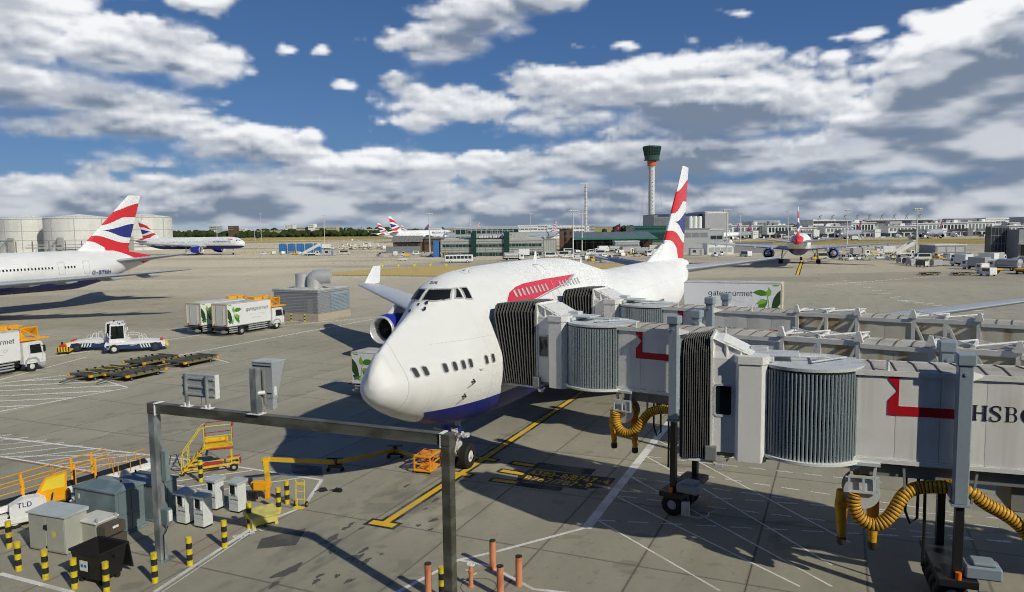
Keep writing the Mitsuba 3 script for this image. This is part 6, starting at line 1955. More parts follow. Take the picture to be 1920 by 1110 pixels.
for q in range(14):
    k.part('ring', MB().rev((0, 0, 4 + q * 3), (0, 0, 5 + q * 3), [(0, 1.25), (.35, 1.25)], 12), 'skirt_grey')
k.part('cross_arm', MB().box(-4.4, 4.4, -.3, .3, 45.8, 46.5), 'concrete_pale')
k.put('radio_mast', 58.9, 600, 0, 0, 'tall slender mast with a flat cross arm left of the control tower', 'mast')


def mast(h):
    k = Kit()
    k.part('pole', MB().cyl((0, 0, 0), (0, 0, h), .32, .18, 10), 'concrete_pale', 40)
    k.part('head_frame', MB().box(-1.7, 1.7, -.25, .25, h - .1, h + .12), 'skirt_grey')
    for q in range(5):
        k.part('lamp', MB().obox((-1.5 + q * .75, -.3, h + .35), (1, 0, 0), (0, .9, -.4), (0, .4, .9), .26, .28, .16), 'door_white')
    return k


for (x, y, h), lab in zip([(-340, 880, 27), (-330, 980, 25), (-285, 868, 31), (-155.3, 633, 24), (-122.5, 862, 31), (-42.5, 396, 19.7), (-43.2, 802, 24), (15.9, 620, 23), (24.7, 304, 18.3), (35.7, 384, 18.6), (86.9, 307, 17.8), (128.4, 427, 19), (167.4, 460, 19.7), (177.8, 403, 19), (141.7, 266, 16.6)],
                          ['far light mast just right of the white fuel tanks', 'small far light mast over the trees at left', 'light mast above the nose of the twin jet facing right', 'light mast standing over the blue containers', 'light mast left of the double deck jet', 'light mast in front of the brown brick house',
                           'thin light mast behind the green glass office', 'light mast over the silver striped jet', 'nearer of two light masts beside the brown brick tower', 'light mast right of the brick tower, by the green roofed shed', 'light mast right of the jumbo fin', 'smaller light mast right of the grey halls', 'white light mast left of the jet seen from behind', 'light mast right of the jet seen from behind', 'light mast among the baggage carts at right']):
    mast(h).put('light_mast', x, y, 0, .3, lab, 'light mast', 'apron light masts')

# ------------------------------------------------------------------ buildings
plain('office_panel', proc(lambda p, n, uv: mi.Color3f(.42, .43, .40) * (.85 + .2 * fbm(p.x * .5, p.y * .5, p.z, 3))), .5)
plain('office_green', (.012, .045, .038), .3)
plain('office_glass', (.06, .10, .09), .1)
plain('brick_brown', proc(lambda p, n, uv: mix((.085, .052, .035), (.14, .085, .05), cell_rand(dr.floor((p.x + p.y) * 2.2), dr.floor(p.z * 6.5), 3))), .8)
plain('slate_roof', (.21, .21, .20), .7)
plain('shed_roof', (.12, .145, .165), .45)
plain('shed_green', (.02, .18, .11), .5)
plain('maroon', (.05, .018, .018), .7)
plain('hall_grey', (.21, .22, .235), .5)
plain('hall_light', (.40, .41, .42), .5)
plain('hall_blue', (.03, .05, .14), .5)
plain('teal_wall', (.018, .12, .105), .4)
plain('terminal_white', (.74, .75, .74), .5)
plain('terminal_roof', (.66, .68, .69), .4)
plain('terminal_shade', (.16, .17, .18), .5)
plain('pane_dark', (.03, .04, .045), .12)
plain('sand_wall', (.50, .42, .26), .7)
plain('scaffold_blue', (.04, .17, .42), .5)


def bands(k, x0, x1, y, z0, z1, n, mat='office_glass', d=.12, name='window', gap=.12):
    """a row of n window panes on a wall that faces us"""
    w = (x1 - x0) / n
    for q in range(n):
        k.part(name, MB().box(x0 + q * w + gap * w / 2, x0 + (q + 1) * w - gap * w / 2, y - d, y + .05, z0, z1), mat)


k = Kit()
k.part('wall', MB().box(-30.2, 13.5, 325, 343, 0, 7.4), 'office_panel')
for z0, z1 in ((.3, 1.7), (4.2, 5.3)):
    bands(k, -29.5, 13.0, 325, z0, z1, 30, 'office_green')
for q in (2, 3, 7, 12, 13, 16, 20, 25, 28):
    k.part('window', MB().box(-29.5 + q * 1.417, -28.3 + q * 1.417, 324.84, 325, 4.3, 5.2), 'office_glass')
    k.part('window', MB().box(-29.0 + q * 1.417, -27.8 + q * 1.417, 324.84, 325, .4, 1.6), 'office_glass')
for z in (2.0, 3.0, 3.9, 5.6, 6.6):
    k.part('cornice', MB().box(-30.4, 13.7, 324.8, 325, z - .08, z + .08), 'hall_grey')
for x in np.arange(-28, 13, 2.84):
    k.part('panel_joint', MB().box(x - .04, x + .04, 324.88, 325, 2.0, 4.0), 'hall_grey')
for x in (-17.2, -3.1):
    k.part('stair_tower', MB().box(x, x + 2.2, 323.8, 328, 0, 10.4), 'office_green')
k.part('plant_deck', MB().box(-29, 13, 330, 342, 7.4, 8.0).box(-15, -3.1, 330, 341, 7.4, 9.6), 'hall_light')
k.part('plant_deck__screen', MB().box(-.8, 7.5, 327, 338, 7.4, 10.2), 'office_panel')
m = MB()
for x in np.arange(-19, 1, 2.0):
    m.box(x, x + .14, 326, 326.2, 8.0, 11.2)
m.box(-19, 1, 326, 326.2, 11.0, 11.2).box(-19, 1, 326, 326.2, 10.0, 10.1)
k.part('roof_frame', m, 'hall_light')
for q in range(9):
    k.part('roof_unit', MB().box(-14 + q * 1.2, -13.2 + q * 1.2, 327.2, 329, 8.0, 8.9 + .3 * (q % 3)), 'terminal_white')
k.part('annex', MB().box(13.6, 19.4, 327, 341, 0, 7.2), 'hall_grey')
bands(k, 14, 19, 327, .5, 6.6, 5, 'office_panel')
k.part('scaffold', MB().box(-33.2, -31.0, 324, 330, 0, 7.0), 'scaffold_blue')
k.put('office_building', label='long low office with green glass bands and two dark green stair towers', cat='building')
k = Kit()
k.part('wall', MB().box(-46.7, -34.5, 400, 414, 0, 7.0), 'brick_brown')
bands(k, -45.5, -36, 400, 4.0, 5.2, 8, 'pane_dark')
k.part('roof', MB().box(-47.2, -34.2, 399.4, 414.5, 7.0, 7.5), 'slate_roof')
k.part('hall_wall', MB().box(-61.1, -47, 393, 410, 0, 5.6), 'brick_brown')
bands(k, -59, -48, 393, 3.2, 4.6, 4, 'pane_dark')
k.part('hall_roof', MB().poly(Polygon([(392, 5.5), (411, 5.5), (402, 8.6), (400, 8.6)]), -62, -46.6, frame((0, 0, 0), (0, 1, 0), (0, 0, 1), (1, 0, 0))), 'slate_roof', False)
for q in range(8):
    k.part('hall_roof__seam', MB().bar((-61 + q * 2, 391.9, 5.6), (-61 + q * 2, 400, 8.72), .25, .2), 'hall_grey')
k.part('yard_wall', MB().box(-63.4, -46, 384, 384.6, 0, 3.5), 'hall_grey')
k.put('brick_house', label='brown brick house with a grey pitched roof behind a grey yard wall', cat='building')
k = Kit()
k.part('wall', MB().box(25.3, 31.9, 393, 400, 0, 11.3), 'brick_brown')
for z in (2.0, 5.0, 8.2):
    k.part('window', MB().box(27.2, 28.6, 392.9, 393.05, z, z + 1.7), 'pane_dark')
    k.part('window', MB().box(30.2, 31.2, 392.9, 393.05, z, z + 1.7), 'pane_dark')
k.put('brick_tower', label='dark brown square brick tower left of the green roofed shed', cat='building')
k = Kit()
k.part('roof', MB().poly(Polygon([(384, 5.9), (412, 9.0), (412, 9.4), (384, 6.5)]), 31.5, 73.5, frame((0, 0, 0), (0, 1, 0), (0, 0, 1), (1, 0, 0))), 'shed_roof', False)
k.part('fascia', MB().box(31.2, 73.8, 383.5, 384, 5.7, 6.6), 'shed_green')
k.part('back_wall', MB().box(32, 73, 396, 397, 0, 7), 'maroon')
for x in np.arange(33, 74, 4.2):
    k.part('column', MB().box(x, x + .4, 384.2, 384.6, 0, 5.7), 'black_steel')
    k.part('truss', MB().bar((x, 384.4, 4.4), (x + 4.2, 384.4, 4.4), .2).bar((x, 384.4, 4.4), (x + 2.1, 384.4, 5.6), .15).bar((x + 2.1, 384.4, 5.6), (x + 4.2, 384.4, 4.4), .15), 'black_steel')
bands(k, 34, 56, 396, 1, 4, 7, 'brick_brown')
k.put('open_shed', label='long open shed with a grey roof and bright green fascia', cat='building')


def block(name, x0, x1, y0, y1, h, mat, label, cat='building', win=None, roof=None, group=None, parapet=.4):
    k = Kit()
    k.part('wall', MB().box(x0, x1, y0, y1, 0, h), mat)
    k.part('roof', MB().box(x0 - .3, x1 + .3, y0 - .3, y1 + .3, h, h + parapet), roof or 'terminal_roof')
    if win:
        for z0, z1, n, m in win:
            bands(k, x0 + .5, x1 - .5, y0, z0, z1, n, m)
    return k.put(name, label=label, cat=cat, group=group)


block('grey_block', 76.5, 88.4, 340, 356, 10.6, 'hall_light', 'grey office block right behind the jumbo fin', win=[(7.0, 9.0, 3, 'hall_grey')], roof='hall_grey')
block('grey_block', 88.9, 95.5, 342, 356, 10.2, 'hall_light', 'pale block with a dark window band, right of the grey office block', win=[(6.0, 7.6, 2, 'pane_dark'), (2, 3, 3, 'hall_grey')])
block('low_block', 50.9, 62.6, 372, 382, 4.7, 'hall_light', 'small grey flat block in front of the open shed', win=[(2.4, 3.4, 6, 'terminal_shade')])
block('low_block', 82, 93, 318, 326, 4.4, 'terminal_white', 'white low plant block right of the jumbo fin base', win=[(1, 3, 4, 'hall_light')])
block('screen_wall', 96.6, 113.4, 330, 333, 4.5, 'hall_grey', 'plain grey screen wall left of the jet seen from behind', cat='wall', roof='hall_grey', parapet=.15)
block('bunker', 167.4, 179.4, 300, 312, 3.2, 'hall_grey', 'low grey bunker with a pale front, right of the baggage carts', win=[(.6, 2.6, 3, 'hall_light')])
block('teal_base', 90.3, 118, 560, 600, 12.2, 'teal_wall', 'teal green base building of the control tower', win=[(9.6, 11, 14, 'office_green'), (2, 7.5, 20, 'office_green')], roof='teal_wall')
block('green_office', -35.7, 5, 480, 500, 12.6, 'hall_light', 'greenish glass office behind the long low office', win=[(8.5, 11.5, 12, 'office_green'), (4, 7, 12, 'office_green')])
block('grey_hall', 121, 166, 645, 700, 21.8, 'hall_grey', 'dark grey hangar hall with a navy top band behind the jumbo fin', win=[(20, 21.6, 1, 'hall_blue'), (2, 19, 9, 'terminal_shade')], roof='hall_blue')
block('light_hall', 161.8, 181.5, 636, 700, 23.6, 'hall_light', 'tall light grey hangar block right of the jumbo fin', win=[(22.3, 23.4, 1, 'terminal_white')], roof='terminal_white')
for q in range(3):
    k = Kit()
    k.part('shell', MB().rev((0, 0, 0), (0, 0, 20), [(0, 1.9), (18.5, 1.9), (20, 1.6)], 16), 'terminal_white', 40)
    k.put('white_silo', 147.5 + q * 3.9, 628, 0, 0, f"{['left', 'middle', 'right'][q]} one of three tall white silos before the grey hangar hall", 'silo', 'three white silos')
k = Kit()
k.part('shell', MB().rev((94.7, 330, 0), (94.7, 330, 6), [(0, 1.2), (5.3, 1.2), (5.9, .7), (6, .1)], 20), 'terminal_white', 40)
k.part('legs', MB().box(93.4, 96, 328.9, 329.2, 0, .6), 'skirt_grey')
k.put('water_tank', label='small upright white tank left of the grey screen wall', cat='tank')
k = Kit()
k.part('glass_wing', MB().box(151.3, 156.9, 240, 243, 0, 10.8), 'pane_dark')
for z in (2.6, 5.2, 7.8, 10.4):
    k.part('floor_band', MB().box(151.2, 156.95, 239.9, 240, z, z + .22), 'terminal_shade')
for q in range(6):
    k.part('mullion', MB().box(151.3 + q * 1.1, 151.42 + q * 1.1, 239.88, 240, 0, 10.8), 'terminal_shade')
k.part('dark_wing', MB().box(156.2, 190, 234, 239.9, 0, 9.8), 'hall_grey')
k.part('canopy', MB().box(156.0, 185, 230, 234, 5.2, 5.6), 'terminal_white')
k.part('shade_front', MB().box(157, 185, 233.8, 234.2, 0, 5.0), 'black_steel')
k.put('glass_terminal', label='dark glass and grey terminal corner at the right edge with a white canopy', cat='building')

# the long terminal across the far apron, block by block
ORD = ['first', 'second', 'third', 'fourth', 'fifth', 'sixth', 'seventh', 'eighth', 'ninth', 'tenth', 'eleventh', 'twelfth', 'thirteenth', 'fourteenth', 'fifteenth', 'sixteenth', 'seventeenth', 'eighteenth', 'nineteenth', 'twentieth', 'twenty first', 'twenty second', 'twenty third', 'twenty fourth']
rt = random.Random(11)
for q in range(13):
    x0 = 150 + q * 27.5
    w = 20 + rt.random() * 7
    y0, h = 690 + rt.random() * 20, 8.5 + rt.random() * 4.5
    k = Kit()
    k.part('wall', MB().box(x0, x0 + w, y0, y0 + 20, 3.4, h), 'terminal_white')
    k.part('roof', MB().box(x0 - 1, x0 + w + 1, y0 - 1.5, y0 + 22, h, h + .6), 'terminal_roof')
    bands(k, x0 + 1, x0 + w - 1, y0, 5.2, h - 1.6, 7, 'terminal_shade' if q % 3 else 'pane_dark', gap=.3)
    k.part('undercroft', MB().box(x0 + .5, x0 + w - .5, y0 + 3, y0 + 18, 0, 3.4), 'terminal_shade')
    for c in range(4):
        k.part('pier_leg', MB().box(x0 + 2 + c * w / 4.2, x0 + 2.8 + c * w / 4.2, y0 - .2, y0 + .6, 0, 3.4), 'terminal_white')
    for c in range(5):
        a = x0 + rt.random() * (w - 4)
        k.part('roof_unit', MB().box(a, a + 1.5 + rt.random() * 3, y0 + 2, y0 + 5, h + .6, h + 1.5 + rt.random() * 1.8), ['terminal_white', 'hall_grey', 'hall_light', 'terminal_shade'][c % 4])
    if q % 2:
        k.part('roof_plant', MB().box(x0 + 4, x0 + w * .6, y0 + 6, y0 + 14, h + .6, h + 2.8 + rt.random() * 2), 'hall_light')
    k.part('link_bridge', MB().box(x0 + w * .4, x0 + w * .4 + 3, y0 - 26, y0, 4.0, 6.6).box(x0 + w * .4 - 1, x0 + w * .4 + 4, y0 - 30, y0 - 25, 0, 7.2), 'terminal_shade' if q % 2 else 'terminal_white')
    k.put('terminal_pier', label=f'white low pier block of the long terminal, {ORD[q]} from its left end', cat='building', group='pier blocks of the long terminal')
for q in range(12):
    x0 = 215 + q * 33 + rt.random() * 8
    y0, h = 800 + rt.random() * 60, 13 + rt.random() * 4.5
    block('terminal_hall', x0, x0 + 20 + rt.random() * 14, y0, y0 + 40, h, ['terminal_white', 'hall_light', 'hall_grey'][q % 3], f'higher terminal hall on the right skyline, {ORD[q]} from the left', win=[(h - 4, h - 1.6, 6, 'terminal_shade'), (h - 9, h - 6, 9, 'pane_dark')], group='terminal halls on the right skyline', roof=['terminal_white', 'terminal_roof', 'hall_grey'][q % 3])
for q in range(9):
    x = 322 + q * 13.0
    k = Kit()
    k.part('strut', MB().bar((x, 800, 16), (x + 2.4, 800, 21), .5).bar((x + 3.4, 800, 16), (x + 1.8, 800, 20.5), .4), 'hall_grey')
    k.part('vent', MB().bar((x + .6, 799, 20.2), (x + 3.6, 799, 21.6), .9, .7), 'terminal_shade')
    k.put('roof_strut', label=f'slanted roof strut on the terminal skyline, {ORD[q]} from the left', cat='roof strut', group='slanted struts along the terminal roof')
k = Kit()
k.part('roof', MB().box(316, 446, 798, 850, 15.6, 16.4), 'terminal_white')
k.part('wall', MB().box(318, 444, 802, 848, 0, 15.6), 'hall_light')
bands(k, 320, 442, 802, 10, 14.5, 24, 'terminal_shade')
k.put('terminal_hall', label='longest terminal hall with a thin white roof under the slanted struts', cat='building')

# skyline beyond the runway
rb = random.Random(5)
sky_blocks = [(-423, -344, 1500, 18.5, 'sand_wall'), (-397, -386, 1490, 24.6, 'terminal_white'), (-520, -509, 1400, 22, 'brick_brown'), (-640, -585, 1480, 14, 'terminal_white'), (-560, -530, 1520, 17, 'terminal_white'), (-500, -455, 1500, 12, 'sand_wall'), (-330, -300, 1520, 15, 'hall_light'), (-285, -262, 1480, 13, 'sand_wall'), (-700, -660, 1460, 11, 'terminal_white'), (-735, -712, 1500, 19, 'hall_light'), (-240, -205, 1500, 12.5, 'hall_light'), (-618, -600, 1560, 23, 'hall_light'), (-470, -452, 1580, 24, 'terminal_white'), (-150, -120, 1300, 13, 'terminal_white'), (-70, -30, 1200, 14, 'hall_light'), (10, 60, 1150, 16, 'terminal_white'), (70, 120, 1100, 15, 'hall_light'), (520, 560, 1100, 19, 'terminal_white'), (580, 640, 1050, 15, 'hall_light'), (660, 700, 1060, 18, 'terminal_white'), (-5, 30, 860, 13, 'terminal_white'), (40, 86, 840, 13.5, 'terminal_white'), (190, 235, 830, 16, 'terminal_white'), (245, 290, 860, 14, 'hall_light')]
for q, (x0, x1, y, h, mat) in enumerate(sorted(sky_blocks, key=lambda b: (b[0] + b[1]) / b[2])):
    n = max(2, int((x1 - x0) / 5))
    block('skyline_block', x0, x1, y, y + 25, h, mat, f'small pale block on the horizon, {ORD[q]} counted from the left', win=[(h - 3.4, h - 1.6, n, 'terminal_shade'), (h - 7.5, h - 5.6, n, 'terminal_shade')], group='small blocks along the horizon')

# far tree belts
plain('tree_green', proc(lambda p, n, uv: mix((.018, .034, .012), (.060, .078, .026), fbm(p.x * .15, p.y * .15, p.z * .4, 3))), .9, spec=.1)
ico = trimesh.creation.icosphere(subdivisions=2)
iv, if_ = np.array(ico.vertices), np.array(ico.faces)
rng = np.random.default_rng(2)
tb = MB()


def belt(x0, x1, y0, y1, n, h0, h1):
    for _ in range(n):
        t = rng.random()
        c = np.array([x0 + (x1 - x0) * t + rng.normal() * 6, y0 + (y1 - y0) * t + rng.normal() * 30, 0])
        h = h0 + (h1 - h0) * rng.random() ** 1.8
        r = h * (.42 + .2 * rng.random())
        d = 1 + .55 * (nnoise(iv * 2.3 + rng.random(3) * 40, 5)[:, None] - .5) + .35 * (nnoise(iv * 5.1 + rng.random(3) * 40, 6)[:, None] - .5)
        tb.add(iv * d * [r, r, h * .5] + c + [0, 0, h * .5], if_)


belt(-1100, -560, 1450, 1440, 420, 7, 15)
belt(-600, -200, 1460, 1440, 260, 6, 13)
belt(-560, -230, 1560, 1560, 150, 8, 18)
belt(-260, 140, 1500, 1350, 120, 6, 14)
belt(120, 900, 1400, 1250, 120, 6, 15)
belt(-900, -420, 1330, 1330, 70, 4, 8)
struct('distant_trees', tb, 'tree_green', smooth=True, kind='stuff')
labels['distant_trees'] = {'label': 'belt of dark green trees along the far side of the airfield', 'kind': 'stuff'}


# ------------------------------------------------------------------ far vehicles (own x forward)
def car_like(L, w, h, hood, mat, cabin_h=None):
    k = Kit()
    hc = cabin_h or h
    prof = Polygon([(-L / 2, .35), (L / 2, .35), (L / 2, .8), (L / 2 - hood, 1.0), (L / 2 - hood - .55, hc), (-L / 2 + .12, hc), (-L / 2, 1.0)])
    k.part('body', MB().poly(prof, -w / 2, w / 2, FRONT), mat, False)
    k.part('windscreen', MB().obox((L / 2 - hood - .26, 0, (1.0 + hc) / 2), (0, 1, 0), (-.5, 0, (hc - 1.0) / 1.1), ((hc - 1.0) / 1.1, 0, .5), w * .44, .36, .03), 'pane_dark')
    for s in (-1, 1):
        k.part('side_window', MB().box(-L / 2 + .4, L / 2 - hood - .6, s * w / 2 - .02, s * w / 2 + .02, 1.05, hc - .18), 'pane_dark')
    for x in (-L * .3, L * .32):
        for y in (-w / 2 + .1, w / 2 - .1):
            wheel(k, (x, y, .33), .33, .22)
    return k


def box_truck(mat, cab, h=3.4, L=6.5):
    k = Kit()
    k.part('box_body', MB().box(-L / 2, L / 2 - 2.0, -1.2, 1.2, .95, h, .03), mat)
    k.part('cab', MB().poly(Polygon([(L / 2 - 1.9, .5), (L / 2, .5), (L / 2, 1.3), (L / 2 - .3, 2.4), (L / 2 - 1.9, 2.4)]), -1.1, 1.1, FRONT), cab, False)
    k.part('cab__windscreen', MB().obox((L / 2 - .12, 0, 1.85), (0, 1, 0), (-.26, 0, .96), (.96, 0, .26), .95, .45, .03), 'pane_dark')
    for s in (-1, 1):
        k.part('cab__side_window', MB().box(L / 2 - 1.4, L / 2 - .5, s * 1.1 - .02, s * 1.1 + .02, 1.4, 2.1), 'pane_dark')
    k.part('chassis', MB().box(-L / 2, L / 2 - .2, -.6, .6, .5, .9), 'black_steel')
    for x in (-L * .28, L * .34):
        for y in (-.95, .95):
            wheel(k, (x, y, .45), .45, .3)
    return k


def tug(mat, roof=True):
    k = Kit()
    k.part('body', MB().poly(Polygon([(-1.5, .3), (1.5, .3), (1.55, .9), (.3, 1.0), (-1.5, .8)]), -.75, .75, FRONT), mat, False)
    if roof:
        k.part('cab', MB().box(-.8, .4, -.7, .7, 1.75, 1.85, .03).bar((.4, -.65, .9), (.3, -.65, 1.8), .08).bar((.4, .65, .9), (.3, .65, 1.8), .08).bar((-.8, -.65, .8), (-.75, -.65, 1.8), .08).bar((-.8, .65, .8), (-.75, .65, 1.8), .08), mat)
        k.part('cab__windscreen', MB().box(.34, .37, -.6, .6, 1.0, 1.7), 'pane_dark')
    for x in (-1.0, 1.0):
        for y in (-.65, .65):
            wheel(k, (x, y, .3), .3, .2)
    return k


def loader(mat='truck_white'):
    k = Kit()
    k.part('platform', MB().box(-3.5, 2.0, -1.4, 1.4, 1.7, 2.0, .02).box(2.1, 3.8, -1.4, 1.4, .7, 1.0, .02), mat)
    k.part('scissors', MB().bar((-3, -1.1, .6), (1.5, -1.1, 1.7), .2).bar((-3, -1.1, 1.7), (1.5, -1.1, .6), .2).bar((-3, 1.1, .6), (1.5, 1.1, 1.7), .2), 'machine_yellow')
    k.part('chassis', MB().box(-3.4, 3.6, -1.2, 1.2, .35, .65), mat)
    k.part('cab', MB().box(1.8, 3.2, .5, 1.5, 1.9, 3.6, .05), mat)
    k.part('cab__window', MB().box(1.85, 3.15, .47, .52, 2.7, 3.4).box(3.19, 3.22, .6, 1.4, 2.7, 3.4), 'pane_dark')
    for y in (-1.35, 1.35):
        k.part('handrail', MB().tube([(-3.4, y, 2.0), (-3.4, y, 3.0), (1.6, y, 3.0), (1.6, y, 2.0)], .05, 5), mat)
    for x in (-2.4, 2.6):
        for y in (-1.1, 1.1):
            wheel(k, (x, y, .4), .4, .3)
    return k


def stair_truck(mat):
    k = box_truck(mat, mat, 1.5, 7.0)
    k.part('stair', MB().bar((-4.2, 0, .8), (3.0, 0, 4.6), 1.9, .35).box(2.8, 4.2, -1.0, 1.0, 4.4, 4.6), mat)
    for y in (-1.0, 1.0):
        k.part('stair_side', MB().poly(Polygon([(-4.2, .9), (3.0, 4.7), (4.2, 4.7), (4.2, 5.8), (3.0, 5.8), (-4.2, 2.0)]), -.05, .05, frame((0, y, 0), (1, 0, 0), (0, 0, 1), (0, -1, 0))), mat, False)
    k.part('canopy', MB().box(2.6, 4.2, -1.05, 1.05, 5.8, 6.0), mat)
    return k


def bus():
    k = Kit()
    k.part('body', MB().box(-5, 5, -1.3, 1.3, .5, 2.9, .15), 'truck_white')
    for s in (-1, 1):
        for q in range(7):
            k.part('side_window', MB().box(-4.6 + q * 1.32, -3.5 + q * 1.32, s * 1.3 - .02, s * 1.3 + .03, 1.5, 2.5), 'pane_dark')
    k.part('windscreen', MB().box(4.98, 5.03, -1.1, 1.1, 1.2, 2.6), 'pane_dark')
    for x in (-3, 3):
        for y in (-1.15, 1.15):
            wheel(k, (x, y, .5), .5, .35)
    return k


def tanker():
    k = box_truck('truck_white', 'truck_white', 1.1, 8.0)
    k.part('tank', MB().rev((-3.9, 0, 1.95), (2.0, 0, 1.95), [(0, .4), (.25, 1.05), (5.6, 1.05), (5.9, .4)], 18), 'skirt_grey', 40)
    return k


def cart(mat):
    k = Kit()
    k.part('bed', MB().box(-1.5, 1.5, -.8, .8, .4, .55), 'skirt_grey')
    k.part('cover', MB().poly(Polygon([(-.8, .55), (.8, .55), (.8, 1.6), (.4, 1.95), (-.4, 1.95), (-.8, 1.6)]), -1.45, 1.45, frame((0, 0, 0), (0, 1, 0), (0, 0, 1), (1, 0, 0))), mat, False)
    k.part('end_panel', MB().box(1.46, 1.5, -.78, .78, .55, 1.6), 'door_white')
    k.part('drawbar', MB().bar((1.5, 0, .4), (2.4, 0, .3), .08), 'black_steel')
    for x in (-1.1, 1.1):
        for y in (-.65, .65):
            wheel(k, (x, y, .22), .22, .14)
    return k


def cargo_box(mat):
    k = Kit()
    k.part('shell', MB().poly(Polygon([(-1.7, .3), (1.7, .3), (1.7, 4.9), (1.2, 5.3), (-1.2, 5.3), (-1.7, 4.9)]), -1.3, 1.3, FRONT), mat, False)
    for x in (-1.1, 0, 1.1):
        k.part('rib', MB().box(x - .05, x + .05, -1.36, -1.3, .4, 4.9), 'hall_blue')
    k.part('base', MB().box(-1.7, 1.7, -1.3, 1.3, .0, .3), 'skirt_grey')
    return k


def cabin():
    k = Kit()
    k.part('wall', MB().box(-2.8, 2.8, -1.2, 1.2, .2, 2.8), 'hall_light')
    k.part('roof', MB().box(-2.95, 2.95, -1.35, 1.35, 2.8, 2.95), 'hall_grey')
    k.part('door', MB().box(1.0, 1.9, -1.24, -1.2, .2, 2.3), 'hall_grey')
    k.part('window', MB().box(-1.9, -.5, -1.24, -1.2, 1.2, 2.2), 'pane_dark')
    return k


KITS = {'car': [car_like(4.4, 1.8, 1.5, 1.1, m) for m in ('truck_white', 'silver_trim', 'truck_white')], 'van': [car_like(5.4, 2.0, 2.2, .6, m) for m in ('truck_white', 'truck_white', 'door_white')], 'gse': [tug('truck_white'), tug('machine_yellow'), tug('skirt_grey'), tug('truck_white')],
        'tug': [car_like(3.6, 1.7, 1.9, .5, 'truck_white')], 'loader': [loader(), loader('door_white')], 'trailer': [box_truck('truck_white', 'truck_white', 3.5, 8)], 'box': [box_truck('truck_white', 'truck_white'), box_truck('skirt_grey', 'truck_white', 3.2)], 'tanker': [tanker()],
        'stairs': [stair_truck('door_white')], 'bus': [bus()], 'cart': [cart('deck_dark'), cart('skirt_grey')], 'cabin': [cabin()], 'truckyel': [box_truck('machine_orange', 'truck_white', 1.35, 5.6)], 'flat': [dolly()], 'container': [cargo_box('scaffold_blue')]}
WORDS = {'car': ('white estate car', 'car'), 'van': ('white van', 'van'), 'gse': ('small baggage tug', 'tug'), 'tug': ('small boxy white tug', 'tug'), 'loader': ('white cargo loader', 'loader'), 'trailer': ('white box trailer', 'trailer'), 'box': ('pale box truck', 'truck'), 'tanker': ('fuel truck', 'truck'), 'stairs': ('white stair truck', 'stair truck'),
         'bus': ('white apron bus', 'bus'), 'cart': ('covered baggage cart', 'cart'), 'cabin': ('grey site cabin', 'cabin'), 'truckyel': ('yellow flatbed with white cab', 'truck'), 'flat': ('low flat dolly', 'dolly'), 'container': ('blue cargo container', 'container')}
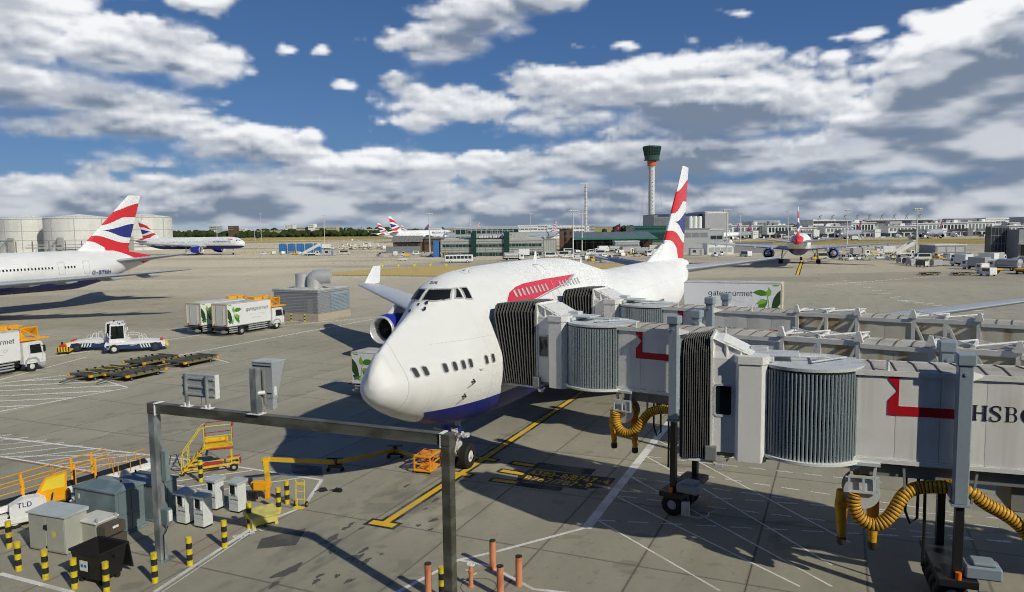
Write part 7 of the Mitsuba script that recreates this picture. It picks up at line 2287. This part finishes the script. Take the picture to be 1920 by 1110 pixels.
ZONES = {
    'beyond the twin jet facing right': [('car', -122.5, 391.2), ('car', -117.3, 389.4), ('car', -112.1, 387.7), ('car', -108.2, 386.4), ('van', -82.7, 377.7), ('loader', -105.5, 471.3), ('loader', -101.8, 469.8), ('loader', -97.5, 468.0), ('loader', -93.2, 466.2), ('loader', -91.4, 477.3), ('loader', -87.4, 475.6), ('loader', -83, 480), ('loader', -104, 497), ('loader', -97, 499), ('loader', -91, 502), ('van', -79, 470), ('gse', -125, 383), ('gse', -108, 379), ('gse', -100, 377), ('trailer', -115.0, 475.3), ('stairs', -94.5, 359.8), ('cabin', -87.3, 364.4), ('van', -173.1, 826.7), ('gse', -157.6, 783.9), ('gse', -164.1, 855.5), ('gse', -174.9, 795.4), ('container', -119, 396), ('container', -114.6, 396.5), ('container', -110.2, 397), ('container', -105.8, 397.5), ('container', -101.4, 398)],
    'before the long low office': [('tug', -44.9, 357.5), ('gse', -40.2, 349.0), ('gse', -35.9, 347.6), ('gse', -32.0, 339.7), ('bus', -18.7, 268.6), ('tanker', 0.6, 285.5), ('gse', -42.0, 292.5), ('gse', -50, 352), ('gse', -47, 340), ('van', -53, 346), ('gse', -28, 322), ('gse', -22, 318), ('box', 4, 312), ('gse', 10, 300), ('van', 16, 310), ('gse', -60, 345)],
    'in the yard before the open shed': [('van', 27.4, 362.1), ('van', 28.0, 333.1), ('car', 31.8, 319.2), ('car', 31.8, 296.5), ('car', 27.0, 282.8), ('car', 31.7, 272.3), ('gse', 24.7, 283.5), ('gse', 28.1, 268.9), ('gse', 31.2, 259.7), ('van', 44.1, 366.1), ('tanker', 48.9, 367), ('gse', 48.5, 354.4), ('box', 51.4, 338.8), ('gse', 52.0, 325.1), ('gse', 50.9, 307.1), ('truckyel', 46.5, 318), ('car', 22, 301), ('car', 25.5, 306), ('van', 21.5, 318), ('car', 29, 330), ('van', 35.5, 341), ('car', 37, 303), ('car', 40.5, 288), ('van', 38, 330), ('box', 41, 349), ('tanker', 58, 352), ('truckyel', 62, 348), ('box', 66, 356), ('gse', 56, 296), ('gse', 36, 279), ('van', 66.5, 318), ('truckyel', 55, 312), ('tanker', 56.3, 323.6), ('van', 61.9, 335.1), ('car', 44.5, 309.2), ('gse', 71.9, 335.9)],
    'around the jet seen from behind': [('gse', 79.7, 298.0), ('gse', 85.0, 307.9), ('van', 90.8, 294.5), ('cabin', 75.9, 312.1), ('gse', 112.8, 258.5), ('gse', 113.0, 254.1), ('gse', 118.4, 256.9), ('gse', 118.2, 252.7), ('gse', 125.8, 259.2), ('gse', 126.8, 254.5), ('gse', 127.3, 250.1), ('loader', 134.7, 297.4), ('loader', 136.5, 285.5), ('box', 144.8, 294.1), ('stairs', 142.9, 276.0), ('gse', 121, 262), ('gse', 131, 262), ('gse', 134, 256), ('van', 109, 268), ('gse', 105, 262), ('box', 129, 281), ('loader', 122, 288), ('gse', 139, 262)],
    'by the right apron light mast': [('cart', 118.1, 229.8), ('cart', 117.2, 224.3), ('cart', 114.4, 217.4), ('cart', 113.4, 209.6), ('cart', 118.6, 211.8), ('van', 136.1, 251.9), ('gse', 145.0, 258.6), ('car', 152.0, 270.1), ('car', 152.1, 265.2), ('flat', 97.5, 176.6), ('flat', 103.9, 174.8), ('tug', 108.2, 172.2)],
    'before the dark glass terminal': [('box', 125.6, 211.9), ('box', 120.2, 196.6), ('truckyel', 112.9, 179.5), ('tanker', 124.3, 190.8), ('truckyel', 119.5, 176.5), ('van', 142.2, 242.0), ('van', 147.1, 246.6), ('van', 147.4, 234.7), ('box', 145.5, 226.8), ('van', 148.6, 219.5), ('box', 136, 218), ('van', 131.5, 205.5), ('tanker', 138, 203), ('van', 141, 196), ('gse', 129, 190), ('van', 134.5, 187), ('car', 140.9, 219.9)],
    'under the long terminal piers': [('box', 253.5, 560.1), ('box', 259.3, 575.0), ('box', 296.9, 560.6), ('box', 303.1, 575.9), ('van', 225.0, 562.1), ('van', 254.6, 635.7), ('box', 200, 655), ('van', 214, 650), ('gse', 222, 648), ('box', 240, 650), ('van', 268, 652), ('box', 284, 648), ('van', 300, 655), ('car', 312, 640), ('box', 330, 650), ('van', 346, 640), ('tanker', 362, 648), ('box', 380, 652), ('van', 396, 640), ('box', 188, 640), ('tanker', 232, 640)]}
rv = random.Random(21)
for where, things in ZONES.items():
    count, total = {}, {}
    for t, *_ in things:
        total[t] = total.get(t, 0) + 1
    for t, x, y in sorted(things, key=lambda q: q[1] / q[2]):
        n = count.get(t, 0)
        count[t] = n + 1
        kit = KITS[t][(n + len(where)) % len(KITS[t])]
        rz = {'container': 0.0, 'bus': .12, 'stairs': .2, 'flat': .2, 'trailer': .1, 'cabin': .1}.get(t, rv.choice([0.1, math.pi, -1.2, 1.9, .5]) + rv.uniform(-.25, .25))
        w, c = WORDS[t]
        side = '' if total[t] == 1 else f', {ORD[n]} from the left'
        kit.put(w.split(' ')[-1] if t not in ('truckyel', 'flat', 'tug', 'gse', 'stairs', 'cart', 'car', 'loader') else {'truckyel': 'flatbed_truck', 'flat': 'flat_dolly', 'tug': 'boxy_tug', 'gse': 'baggage_tug', 'stairs': 'stair_truck', 'cart': 'baggage_cart', 'car': 'estate_car', 'loader': 'cargo_loader'}[t], x, y, 0, rz, f'{w} {where}{side}', c, f'{c}s {where}'[:60])
# striped barriers and edge markers
k0 = Kit()
k0.part('frame', MB().tube([(-1.4, 0, 0), (-1.4, 0, 1.1), (1.4, 0, 1.1), (1.4, 0, 0)], .06, 6).tube([(-1.4, 0, .55), (1.4, 0, .55)], .05, 6), 'rail_yellow')
pts = [(-140, 392), (-136.5, 391.5), (-133, 391), (-129.5, 390.5), (-126, 390), (-121, 384), (-117, 383)]
for q, (x, y) in enumerate(pts):
    k0.put('barrier', x, y, 0, .1, f'yellow barrier by the nose of the twin jet facing right, {ORD[q]} from the left', 'barrier', 'yellow barriers by the twin jet')
k0 = Kit()
k0.part('stub', MB().cyl((0, 0, 0), (0, 0, .9), .16, n=10).box(-.5, .5, -.1, .1, .5, .8), 'rail_yellow')
for q, x in enumerate((-41, -36, -31, -26, -21)):
    k0.put('edge_marker', x, 240.5 + q * .8, 0.05, 0, f'small yellow marker along the back of the dry grass strip, {ORD[q]} from the left', 'marker', 'yellow markers on the grass strip')
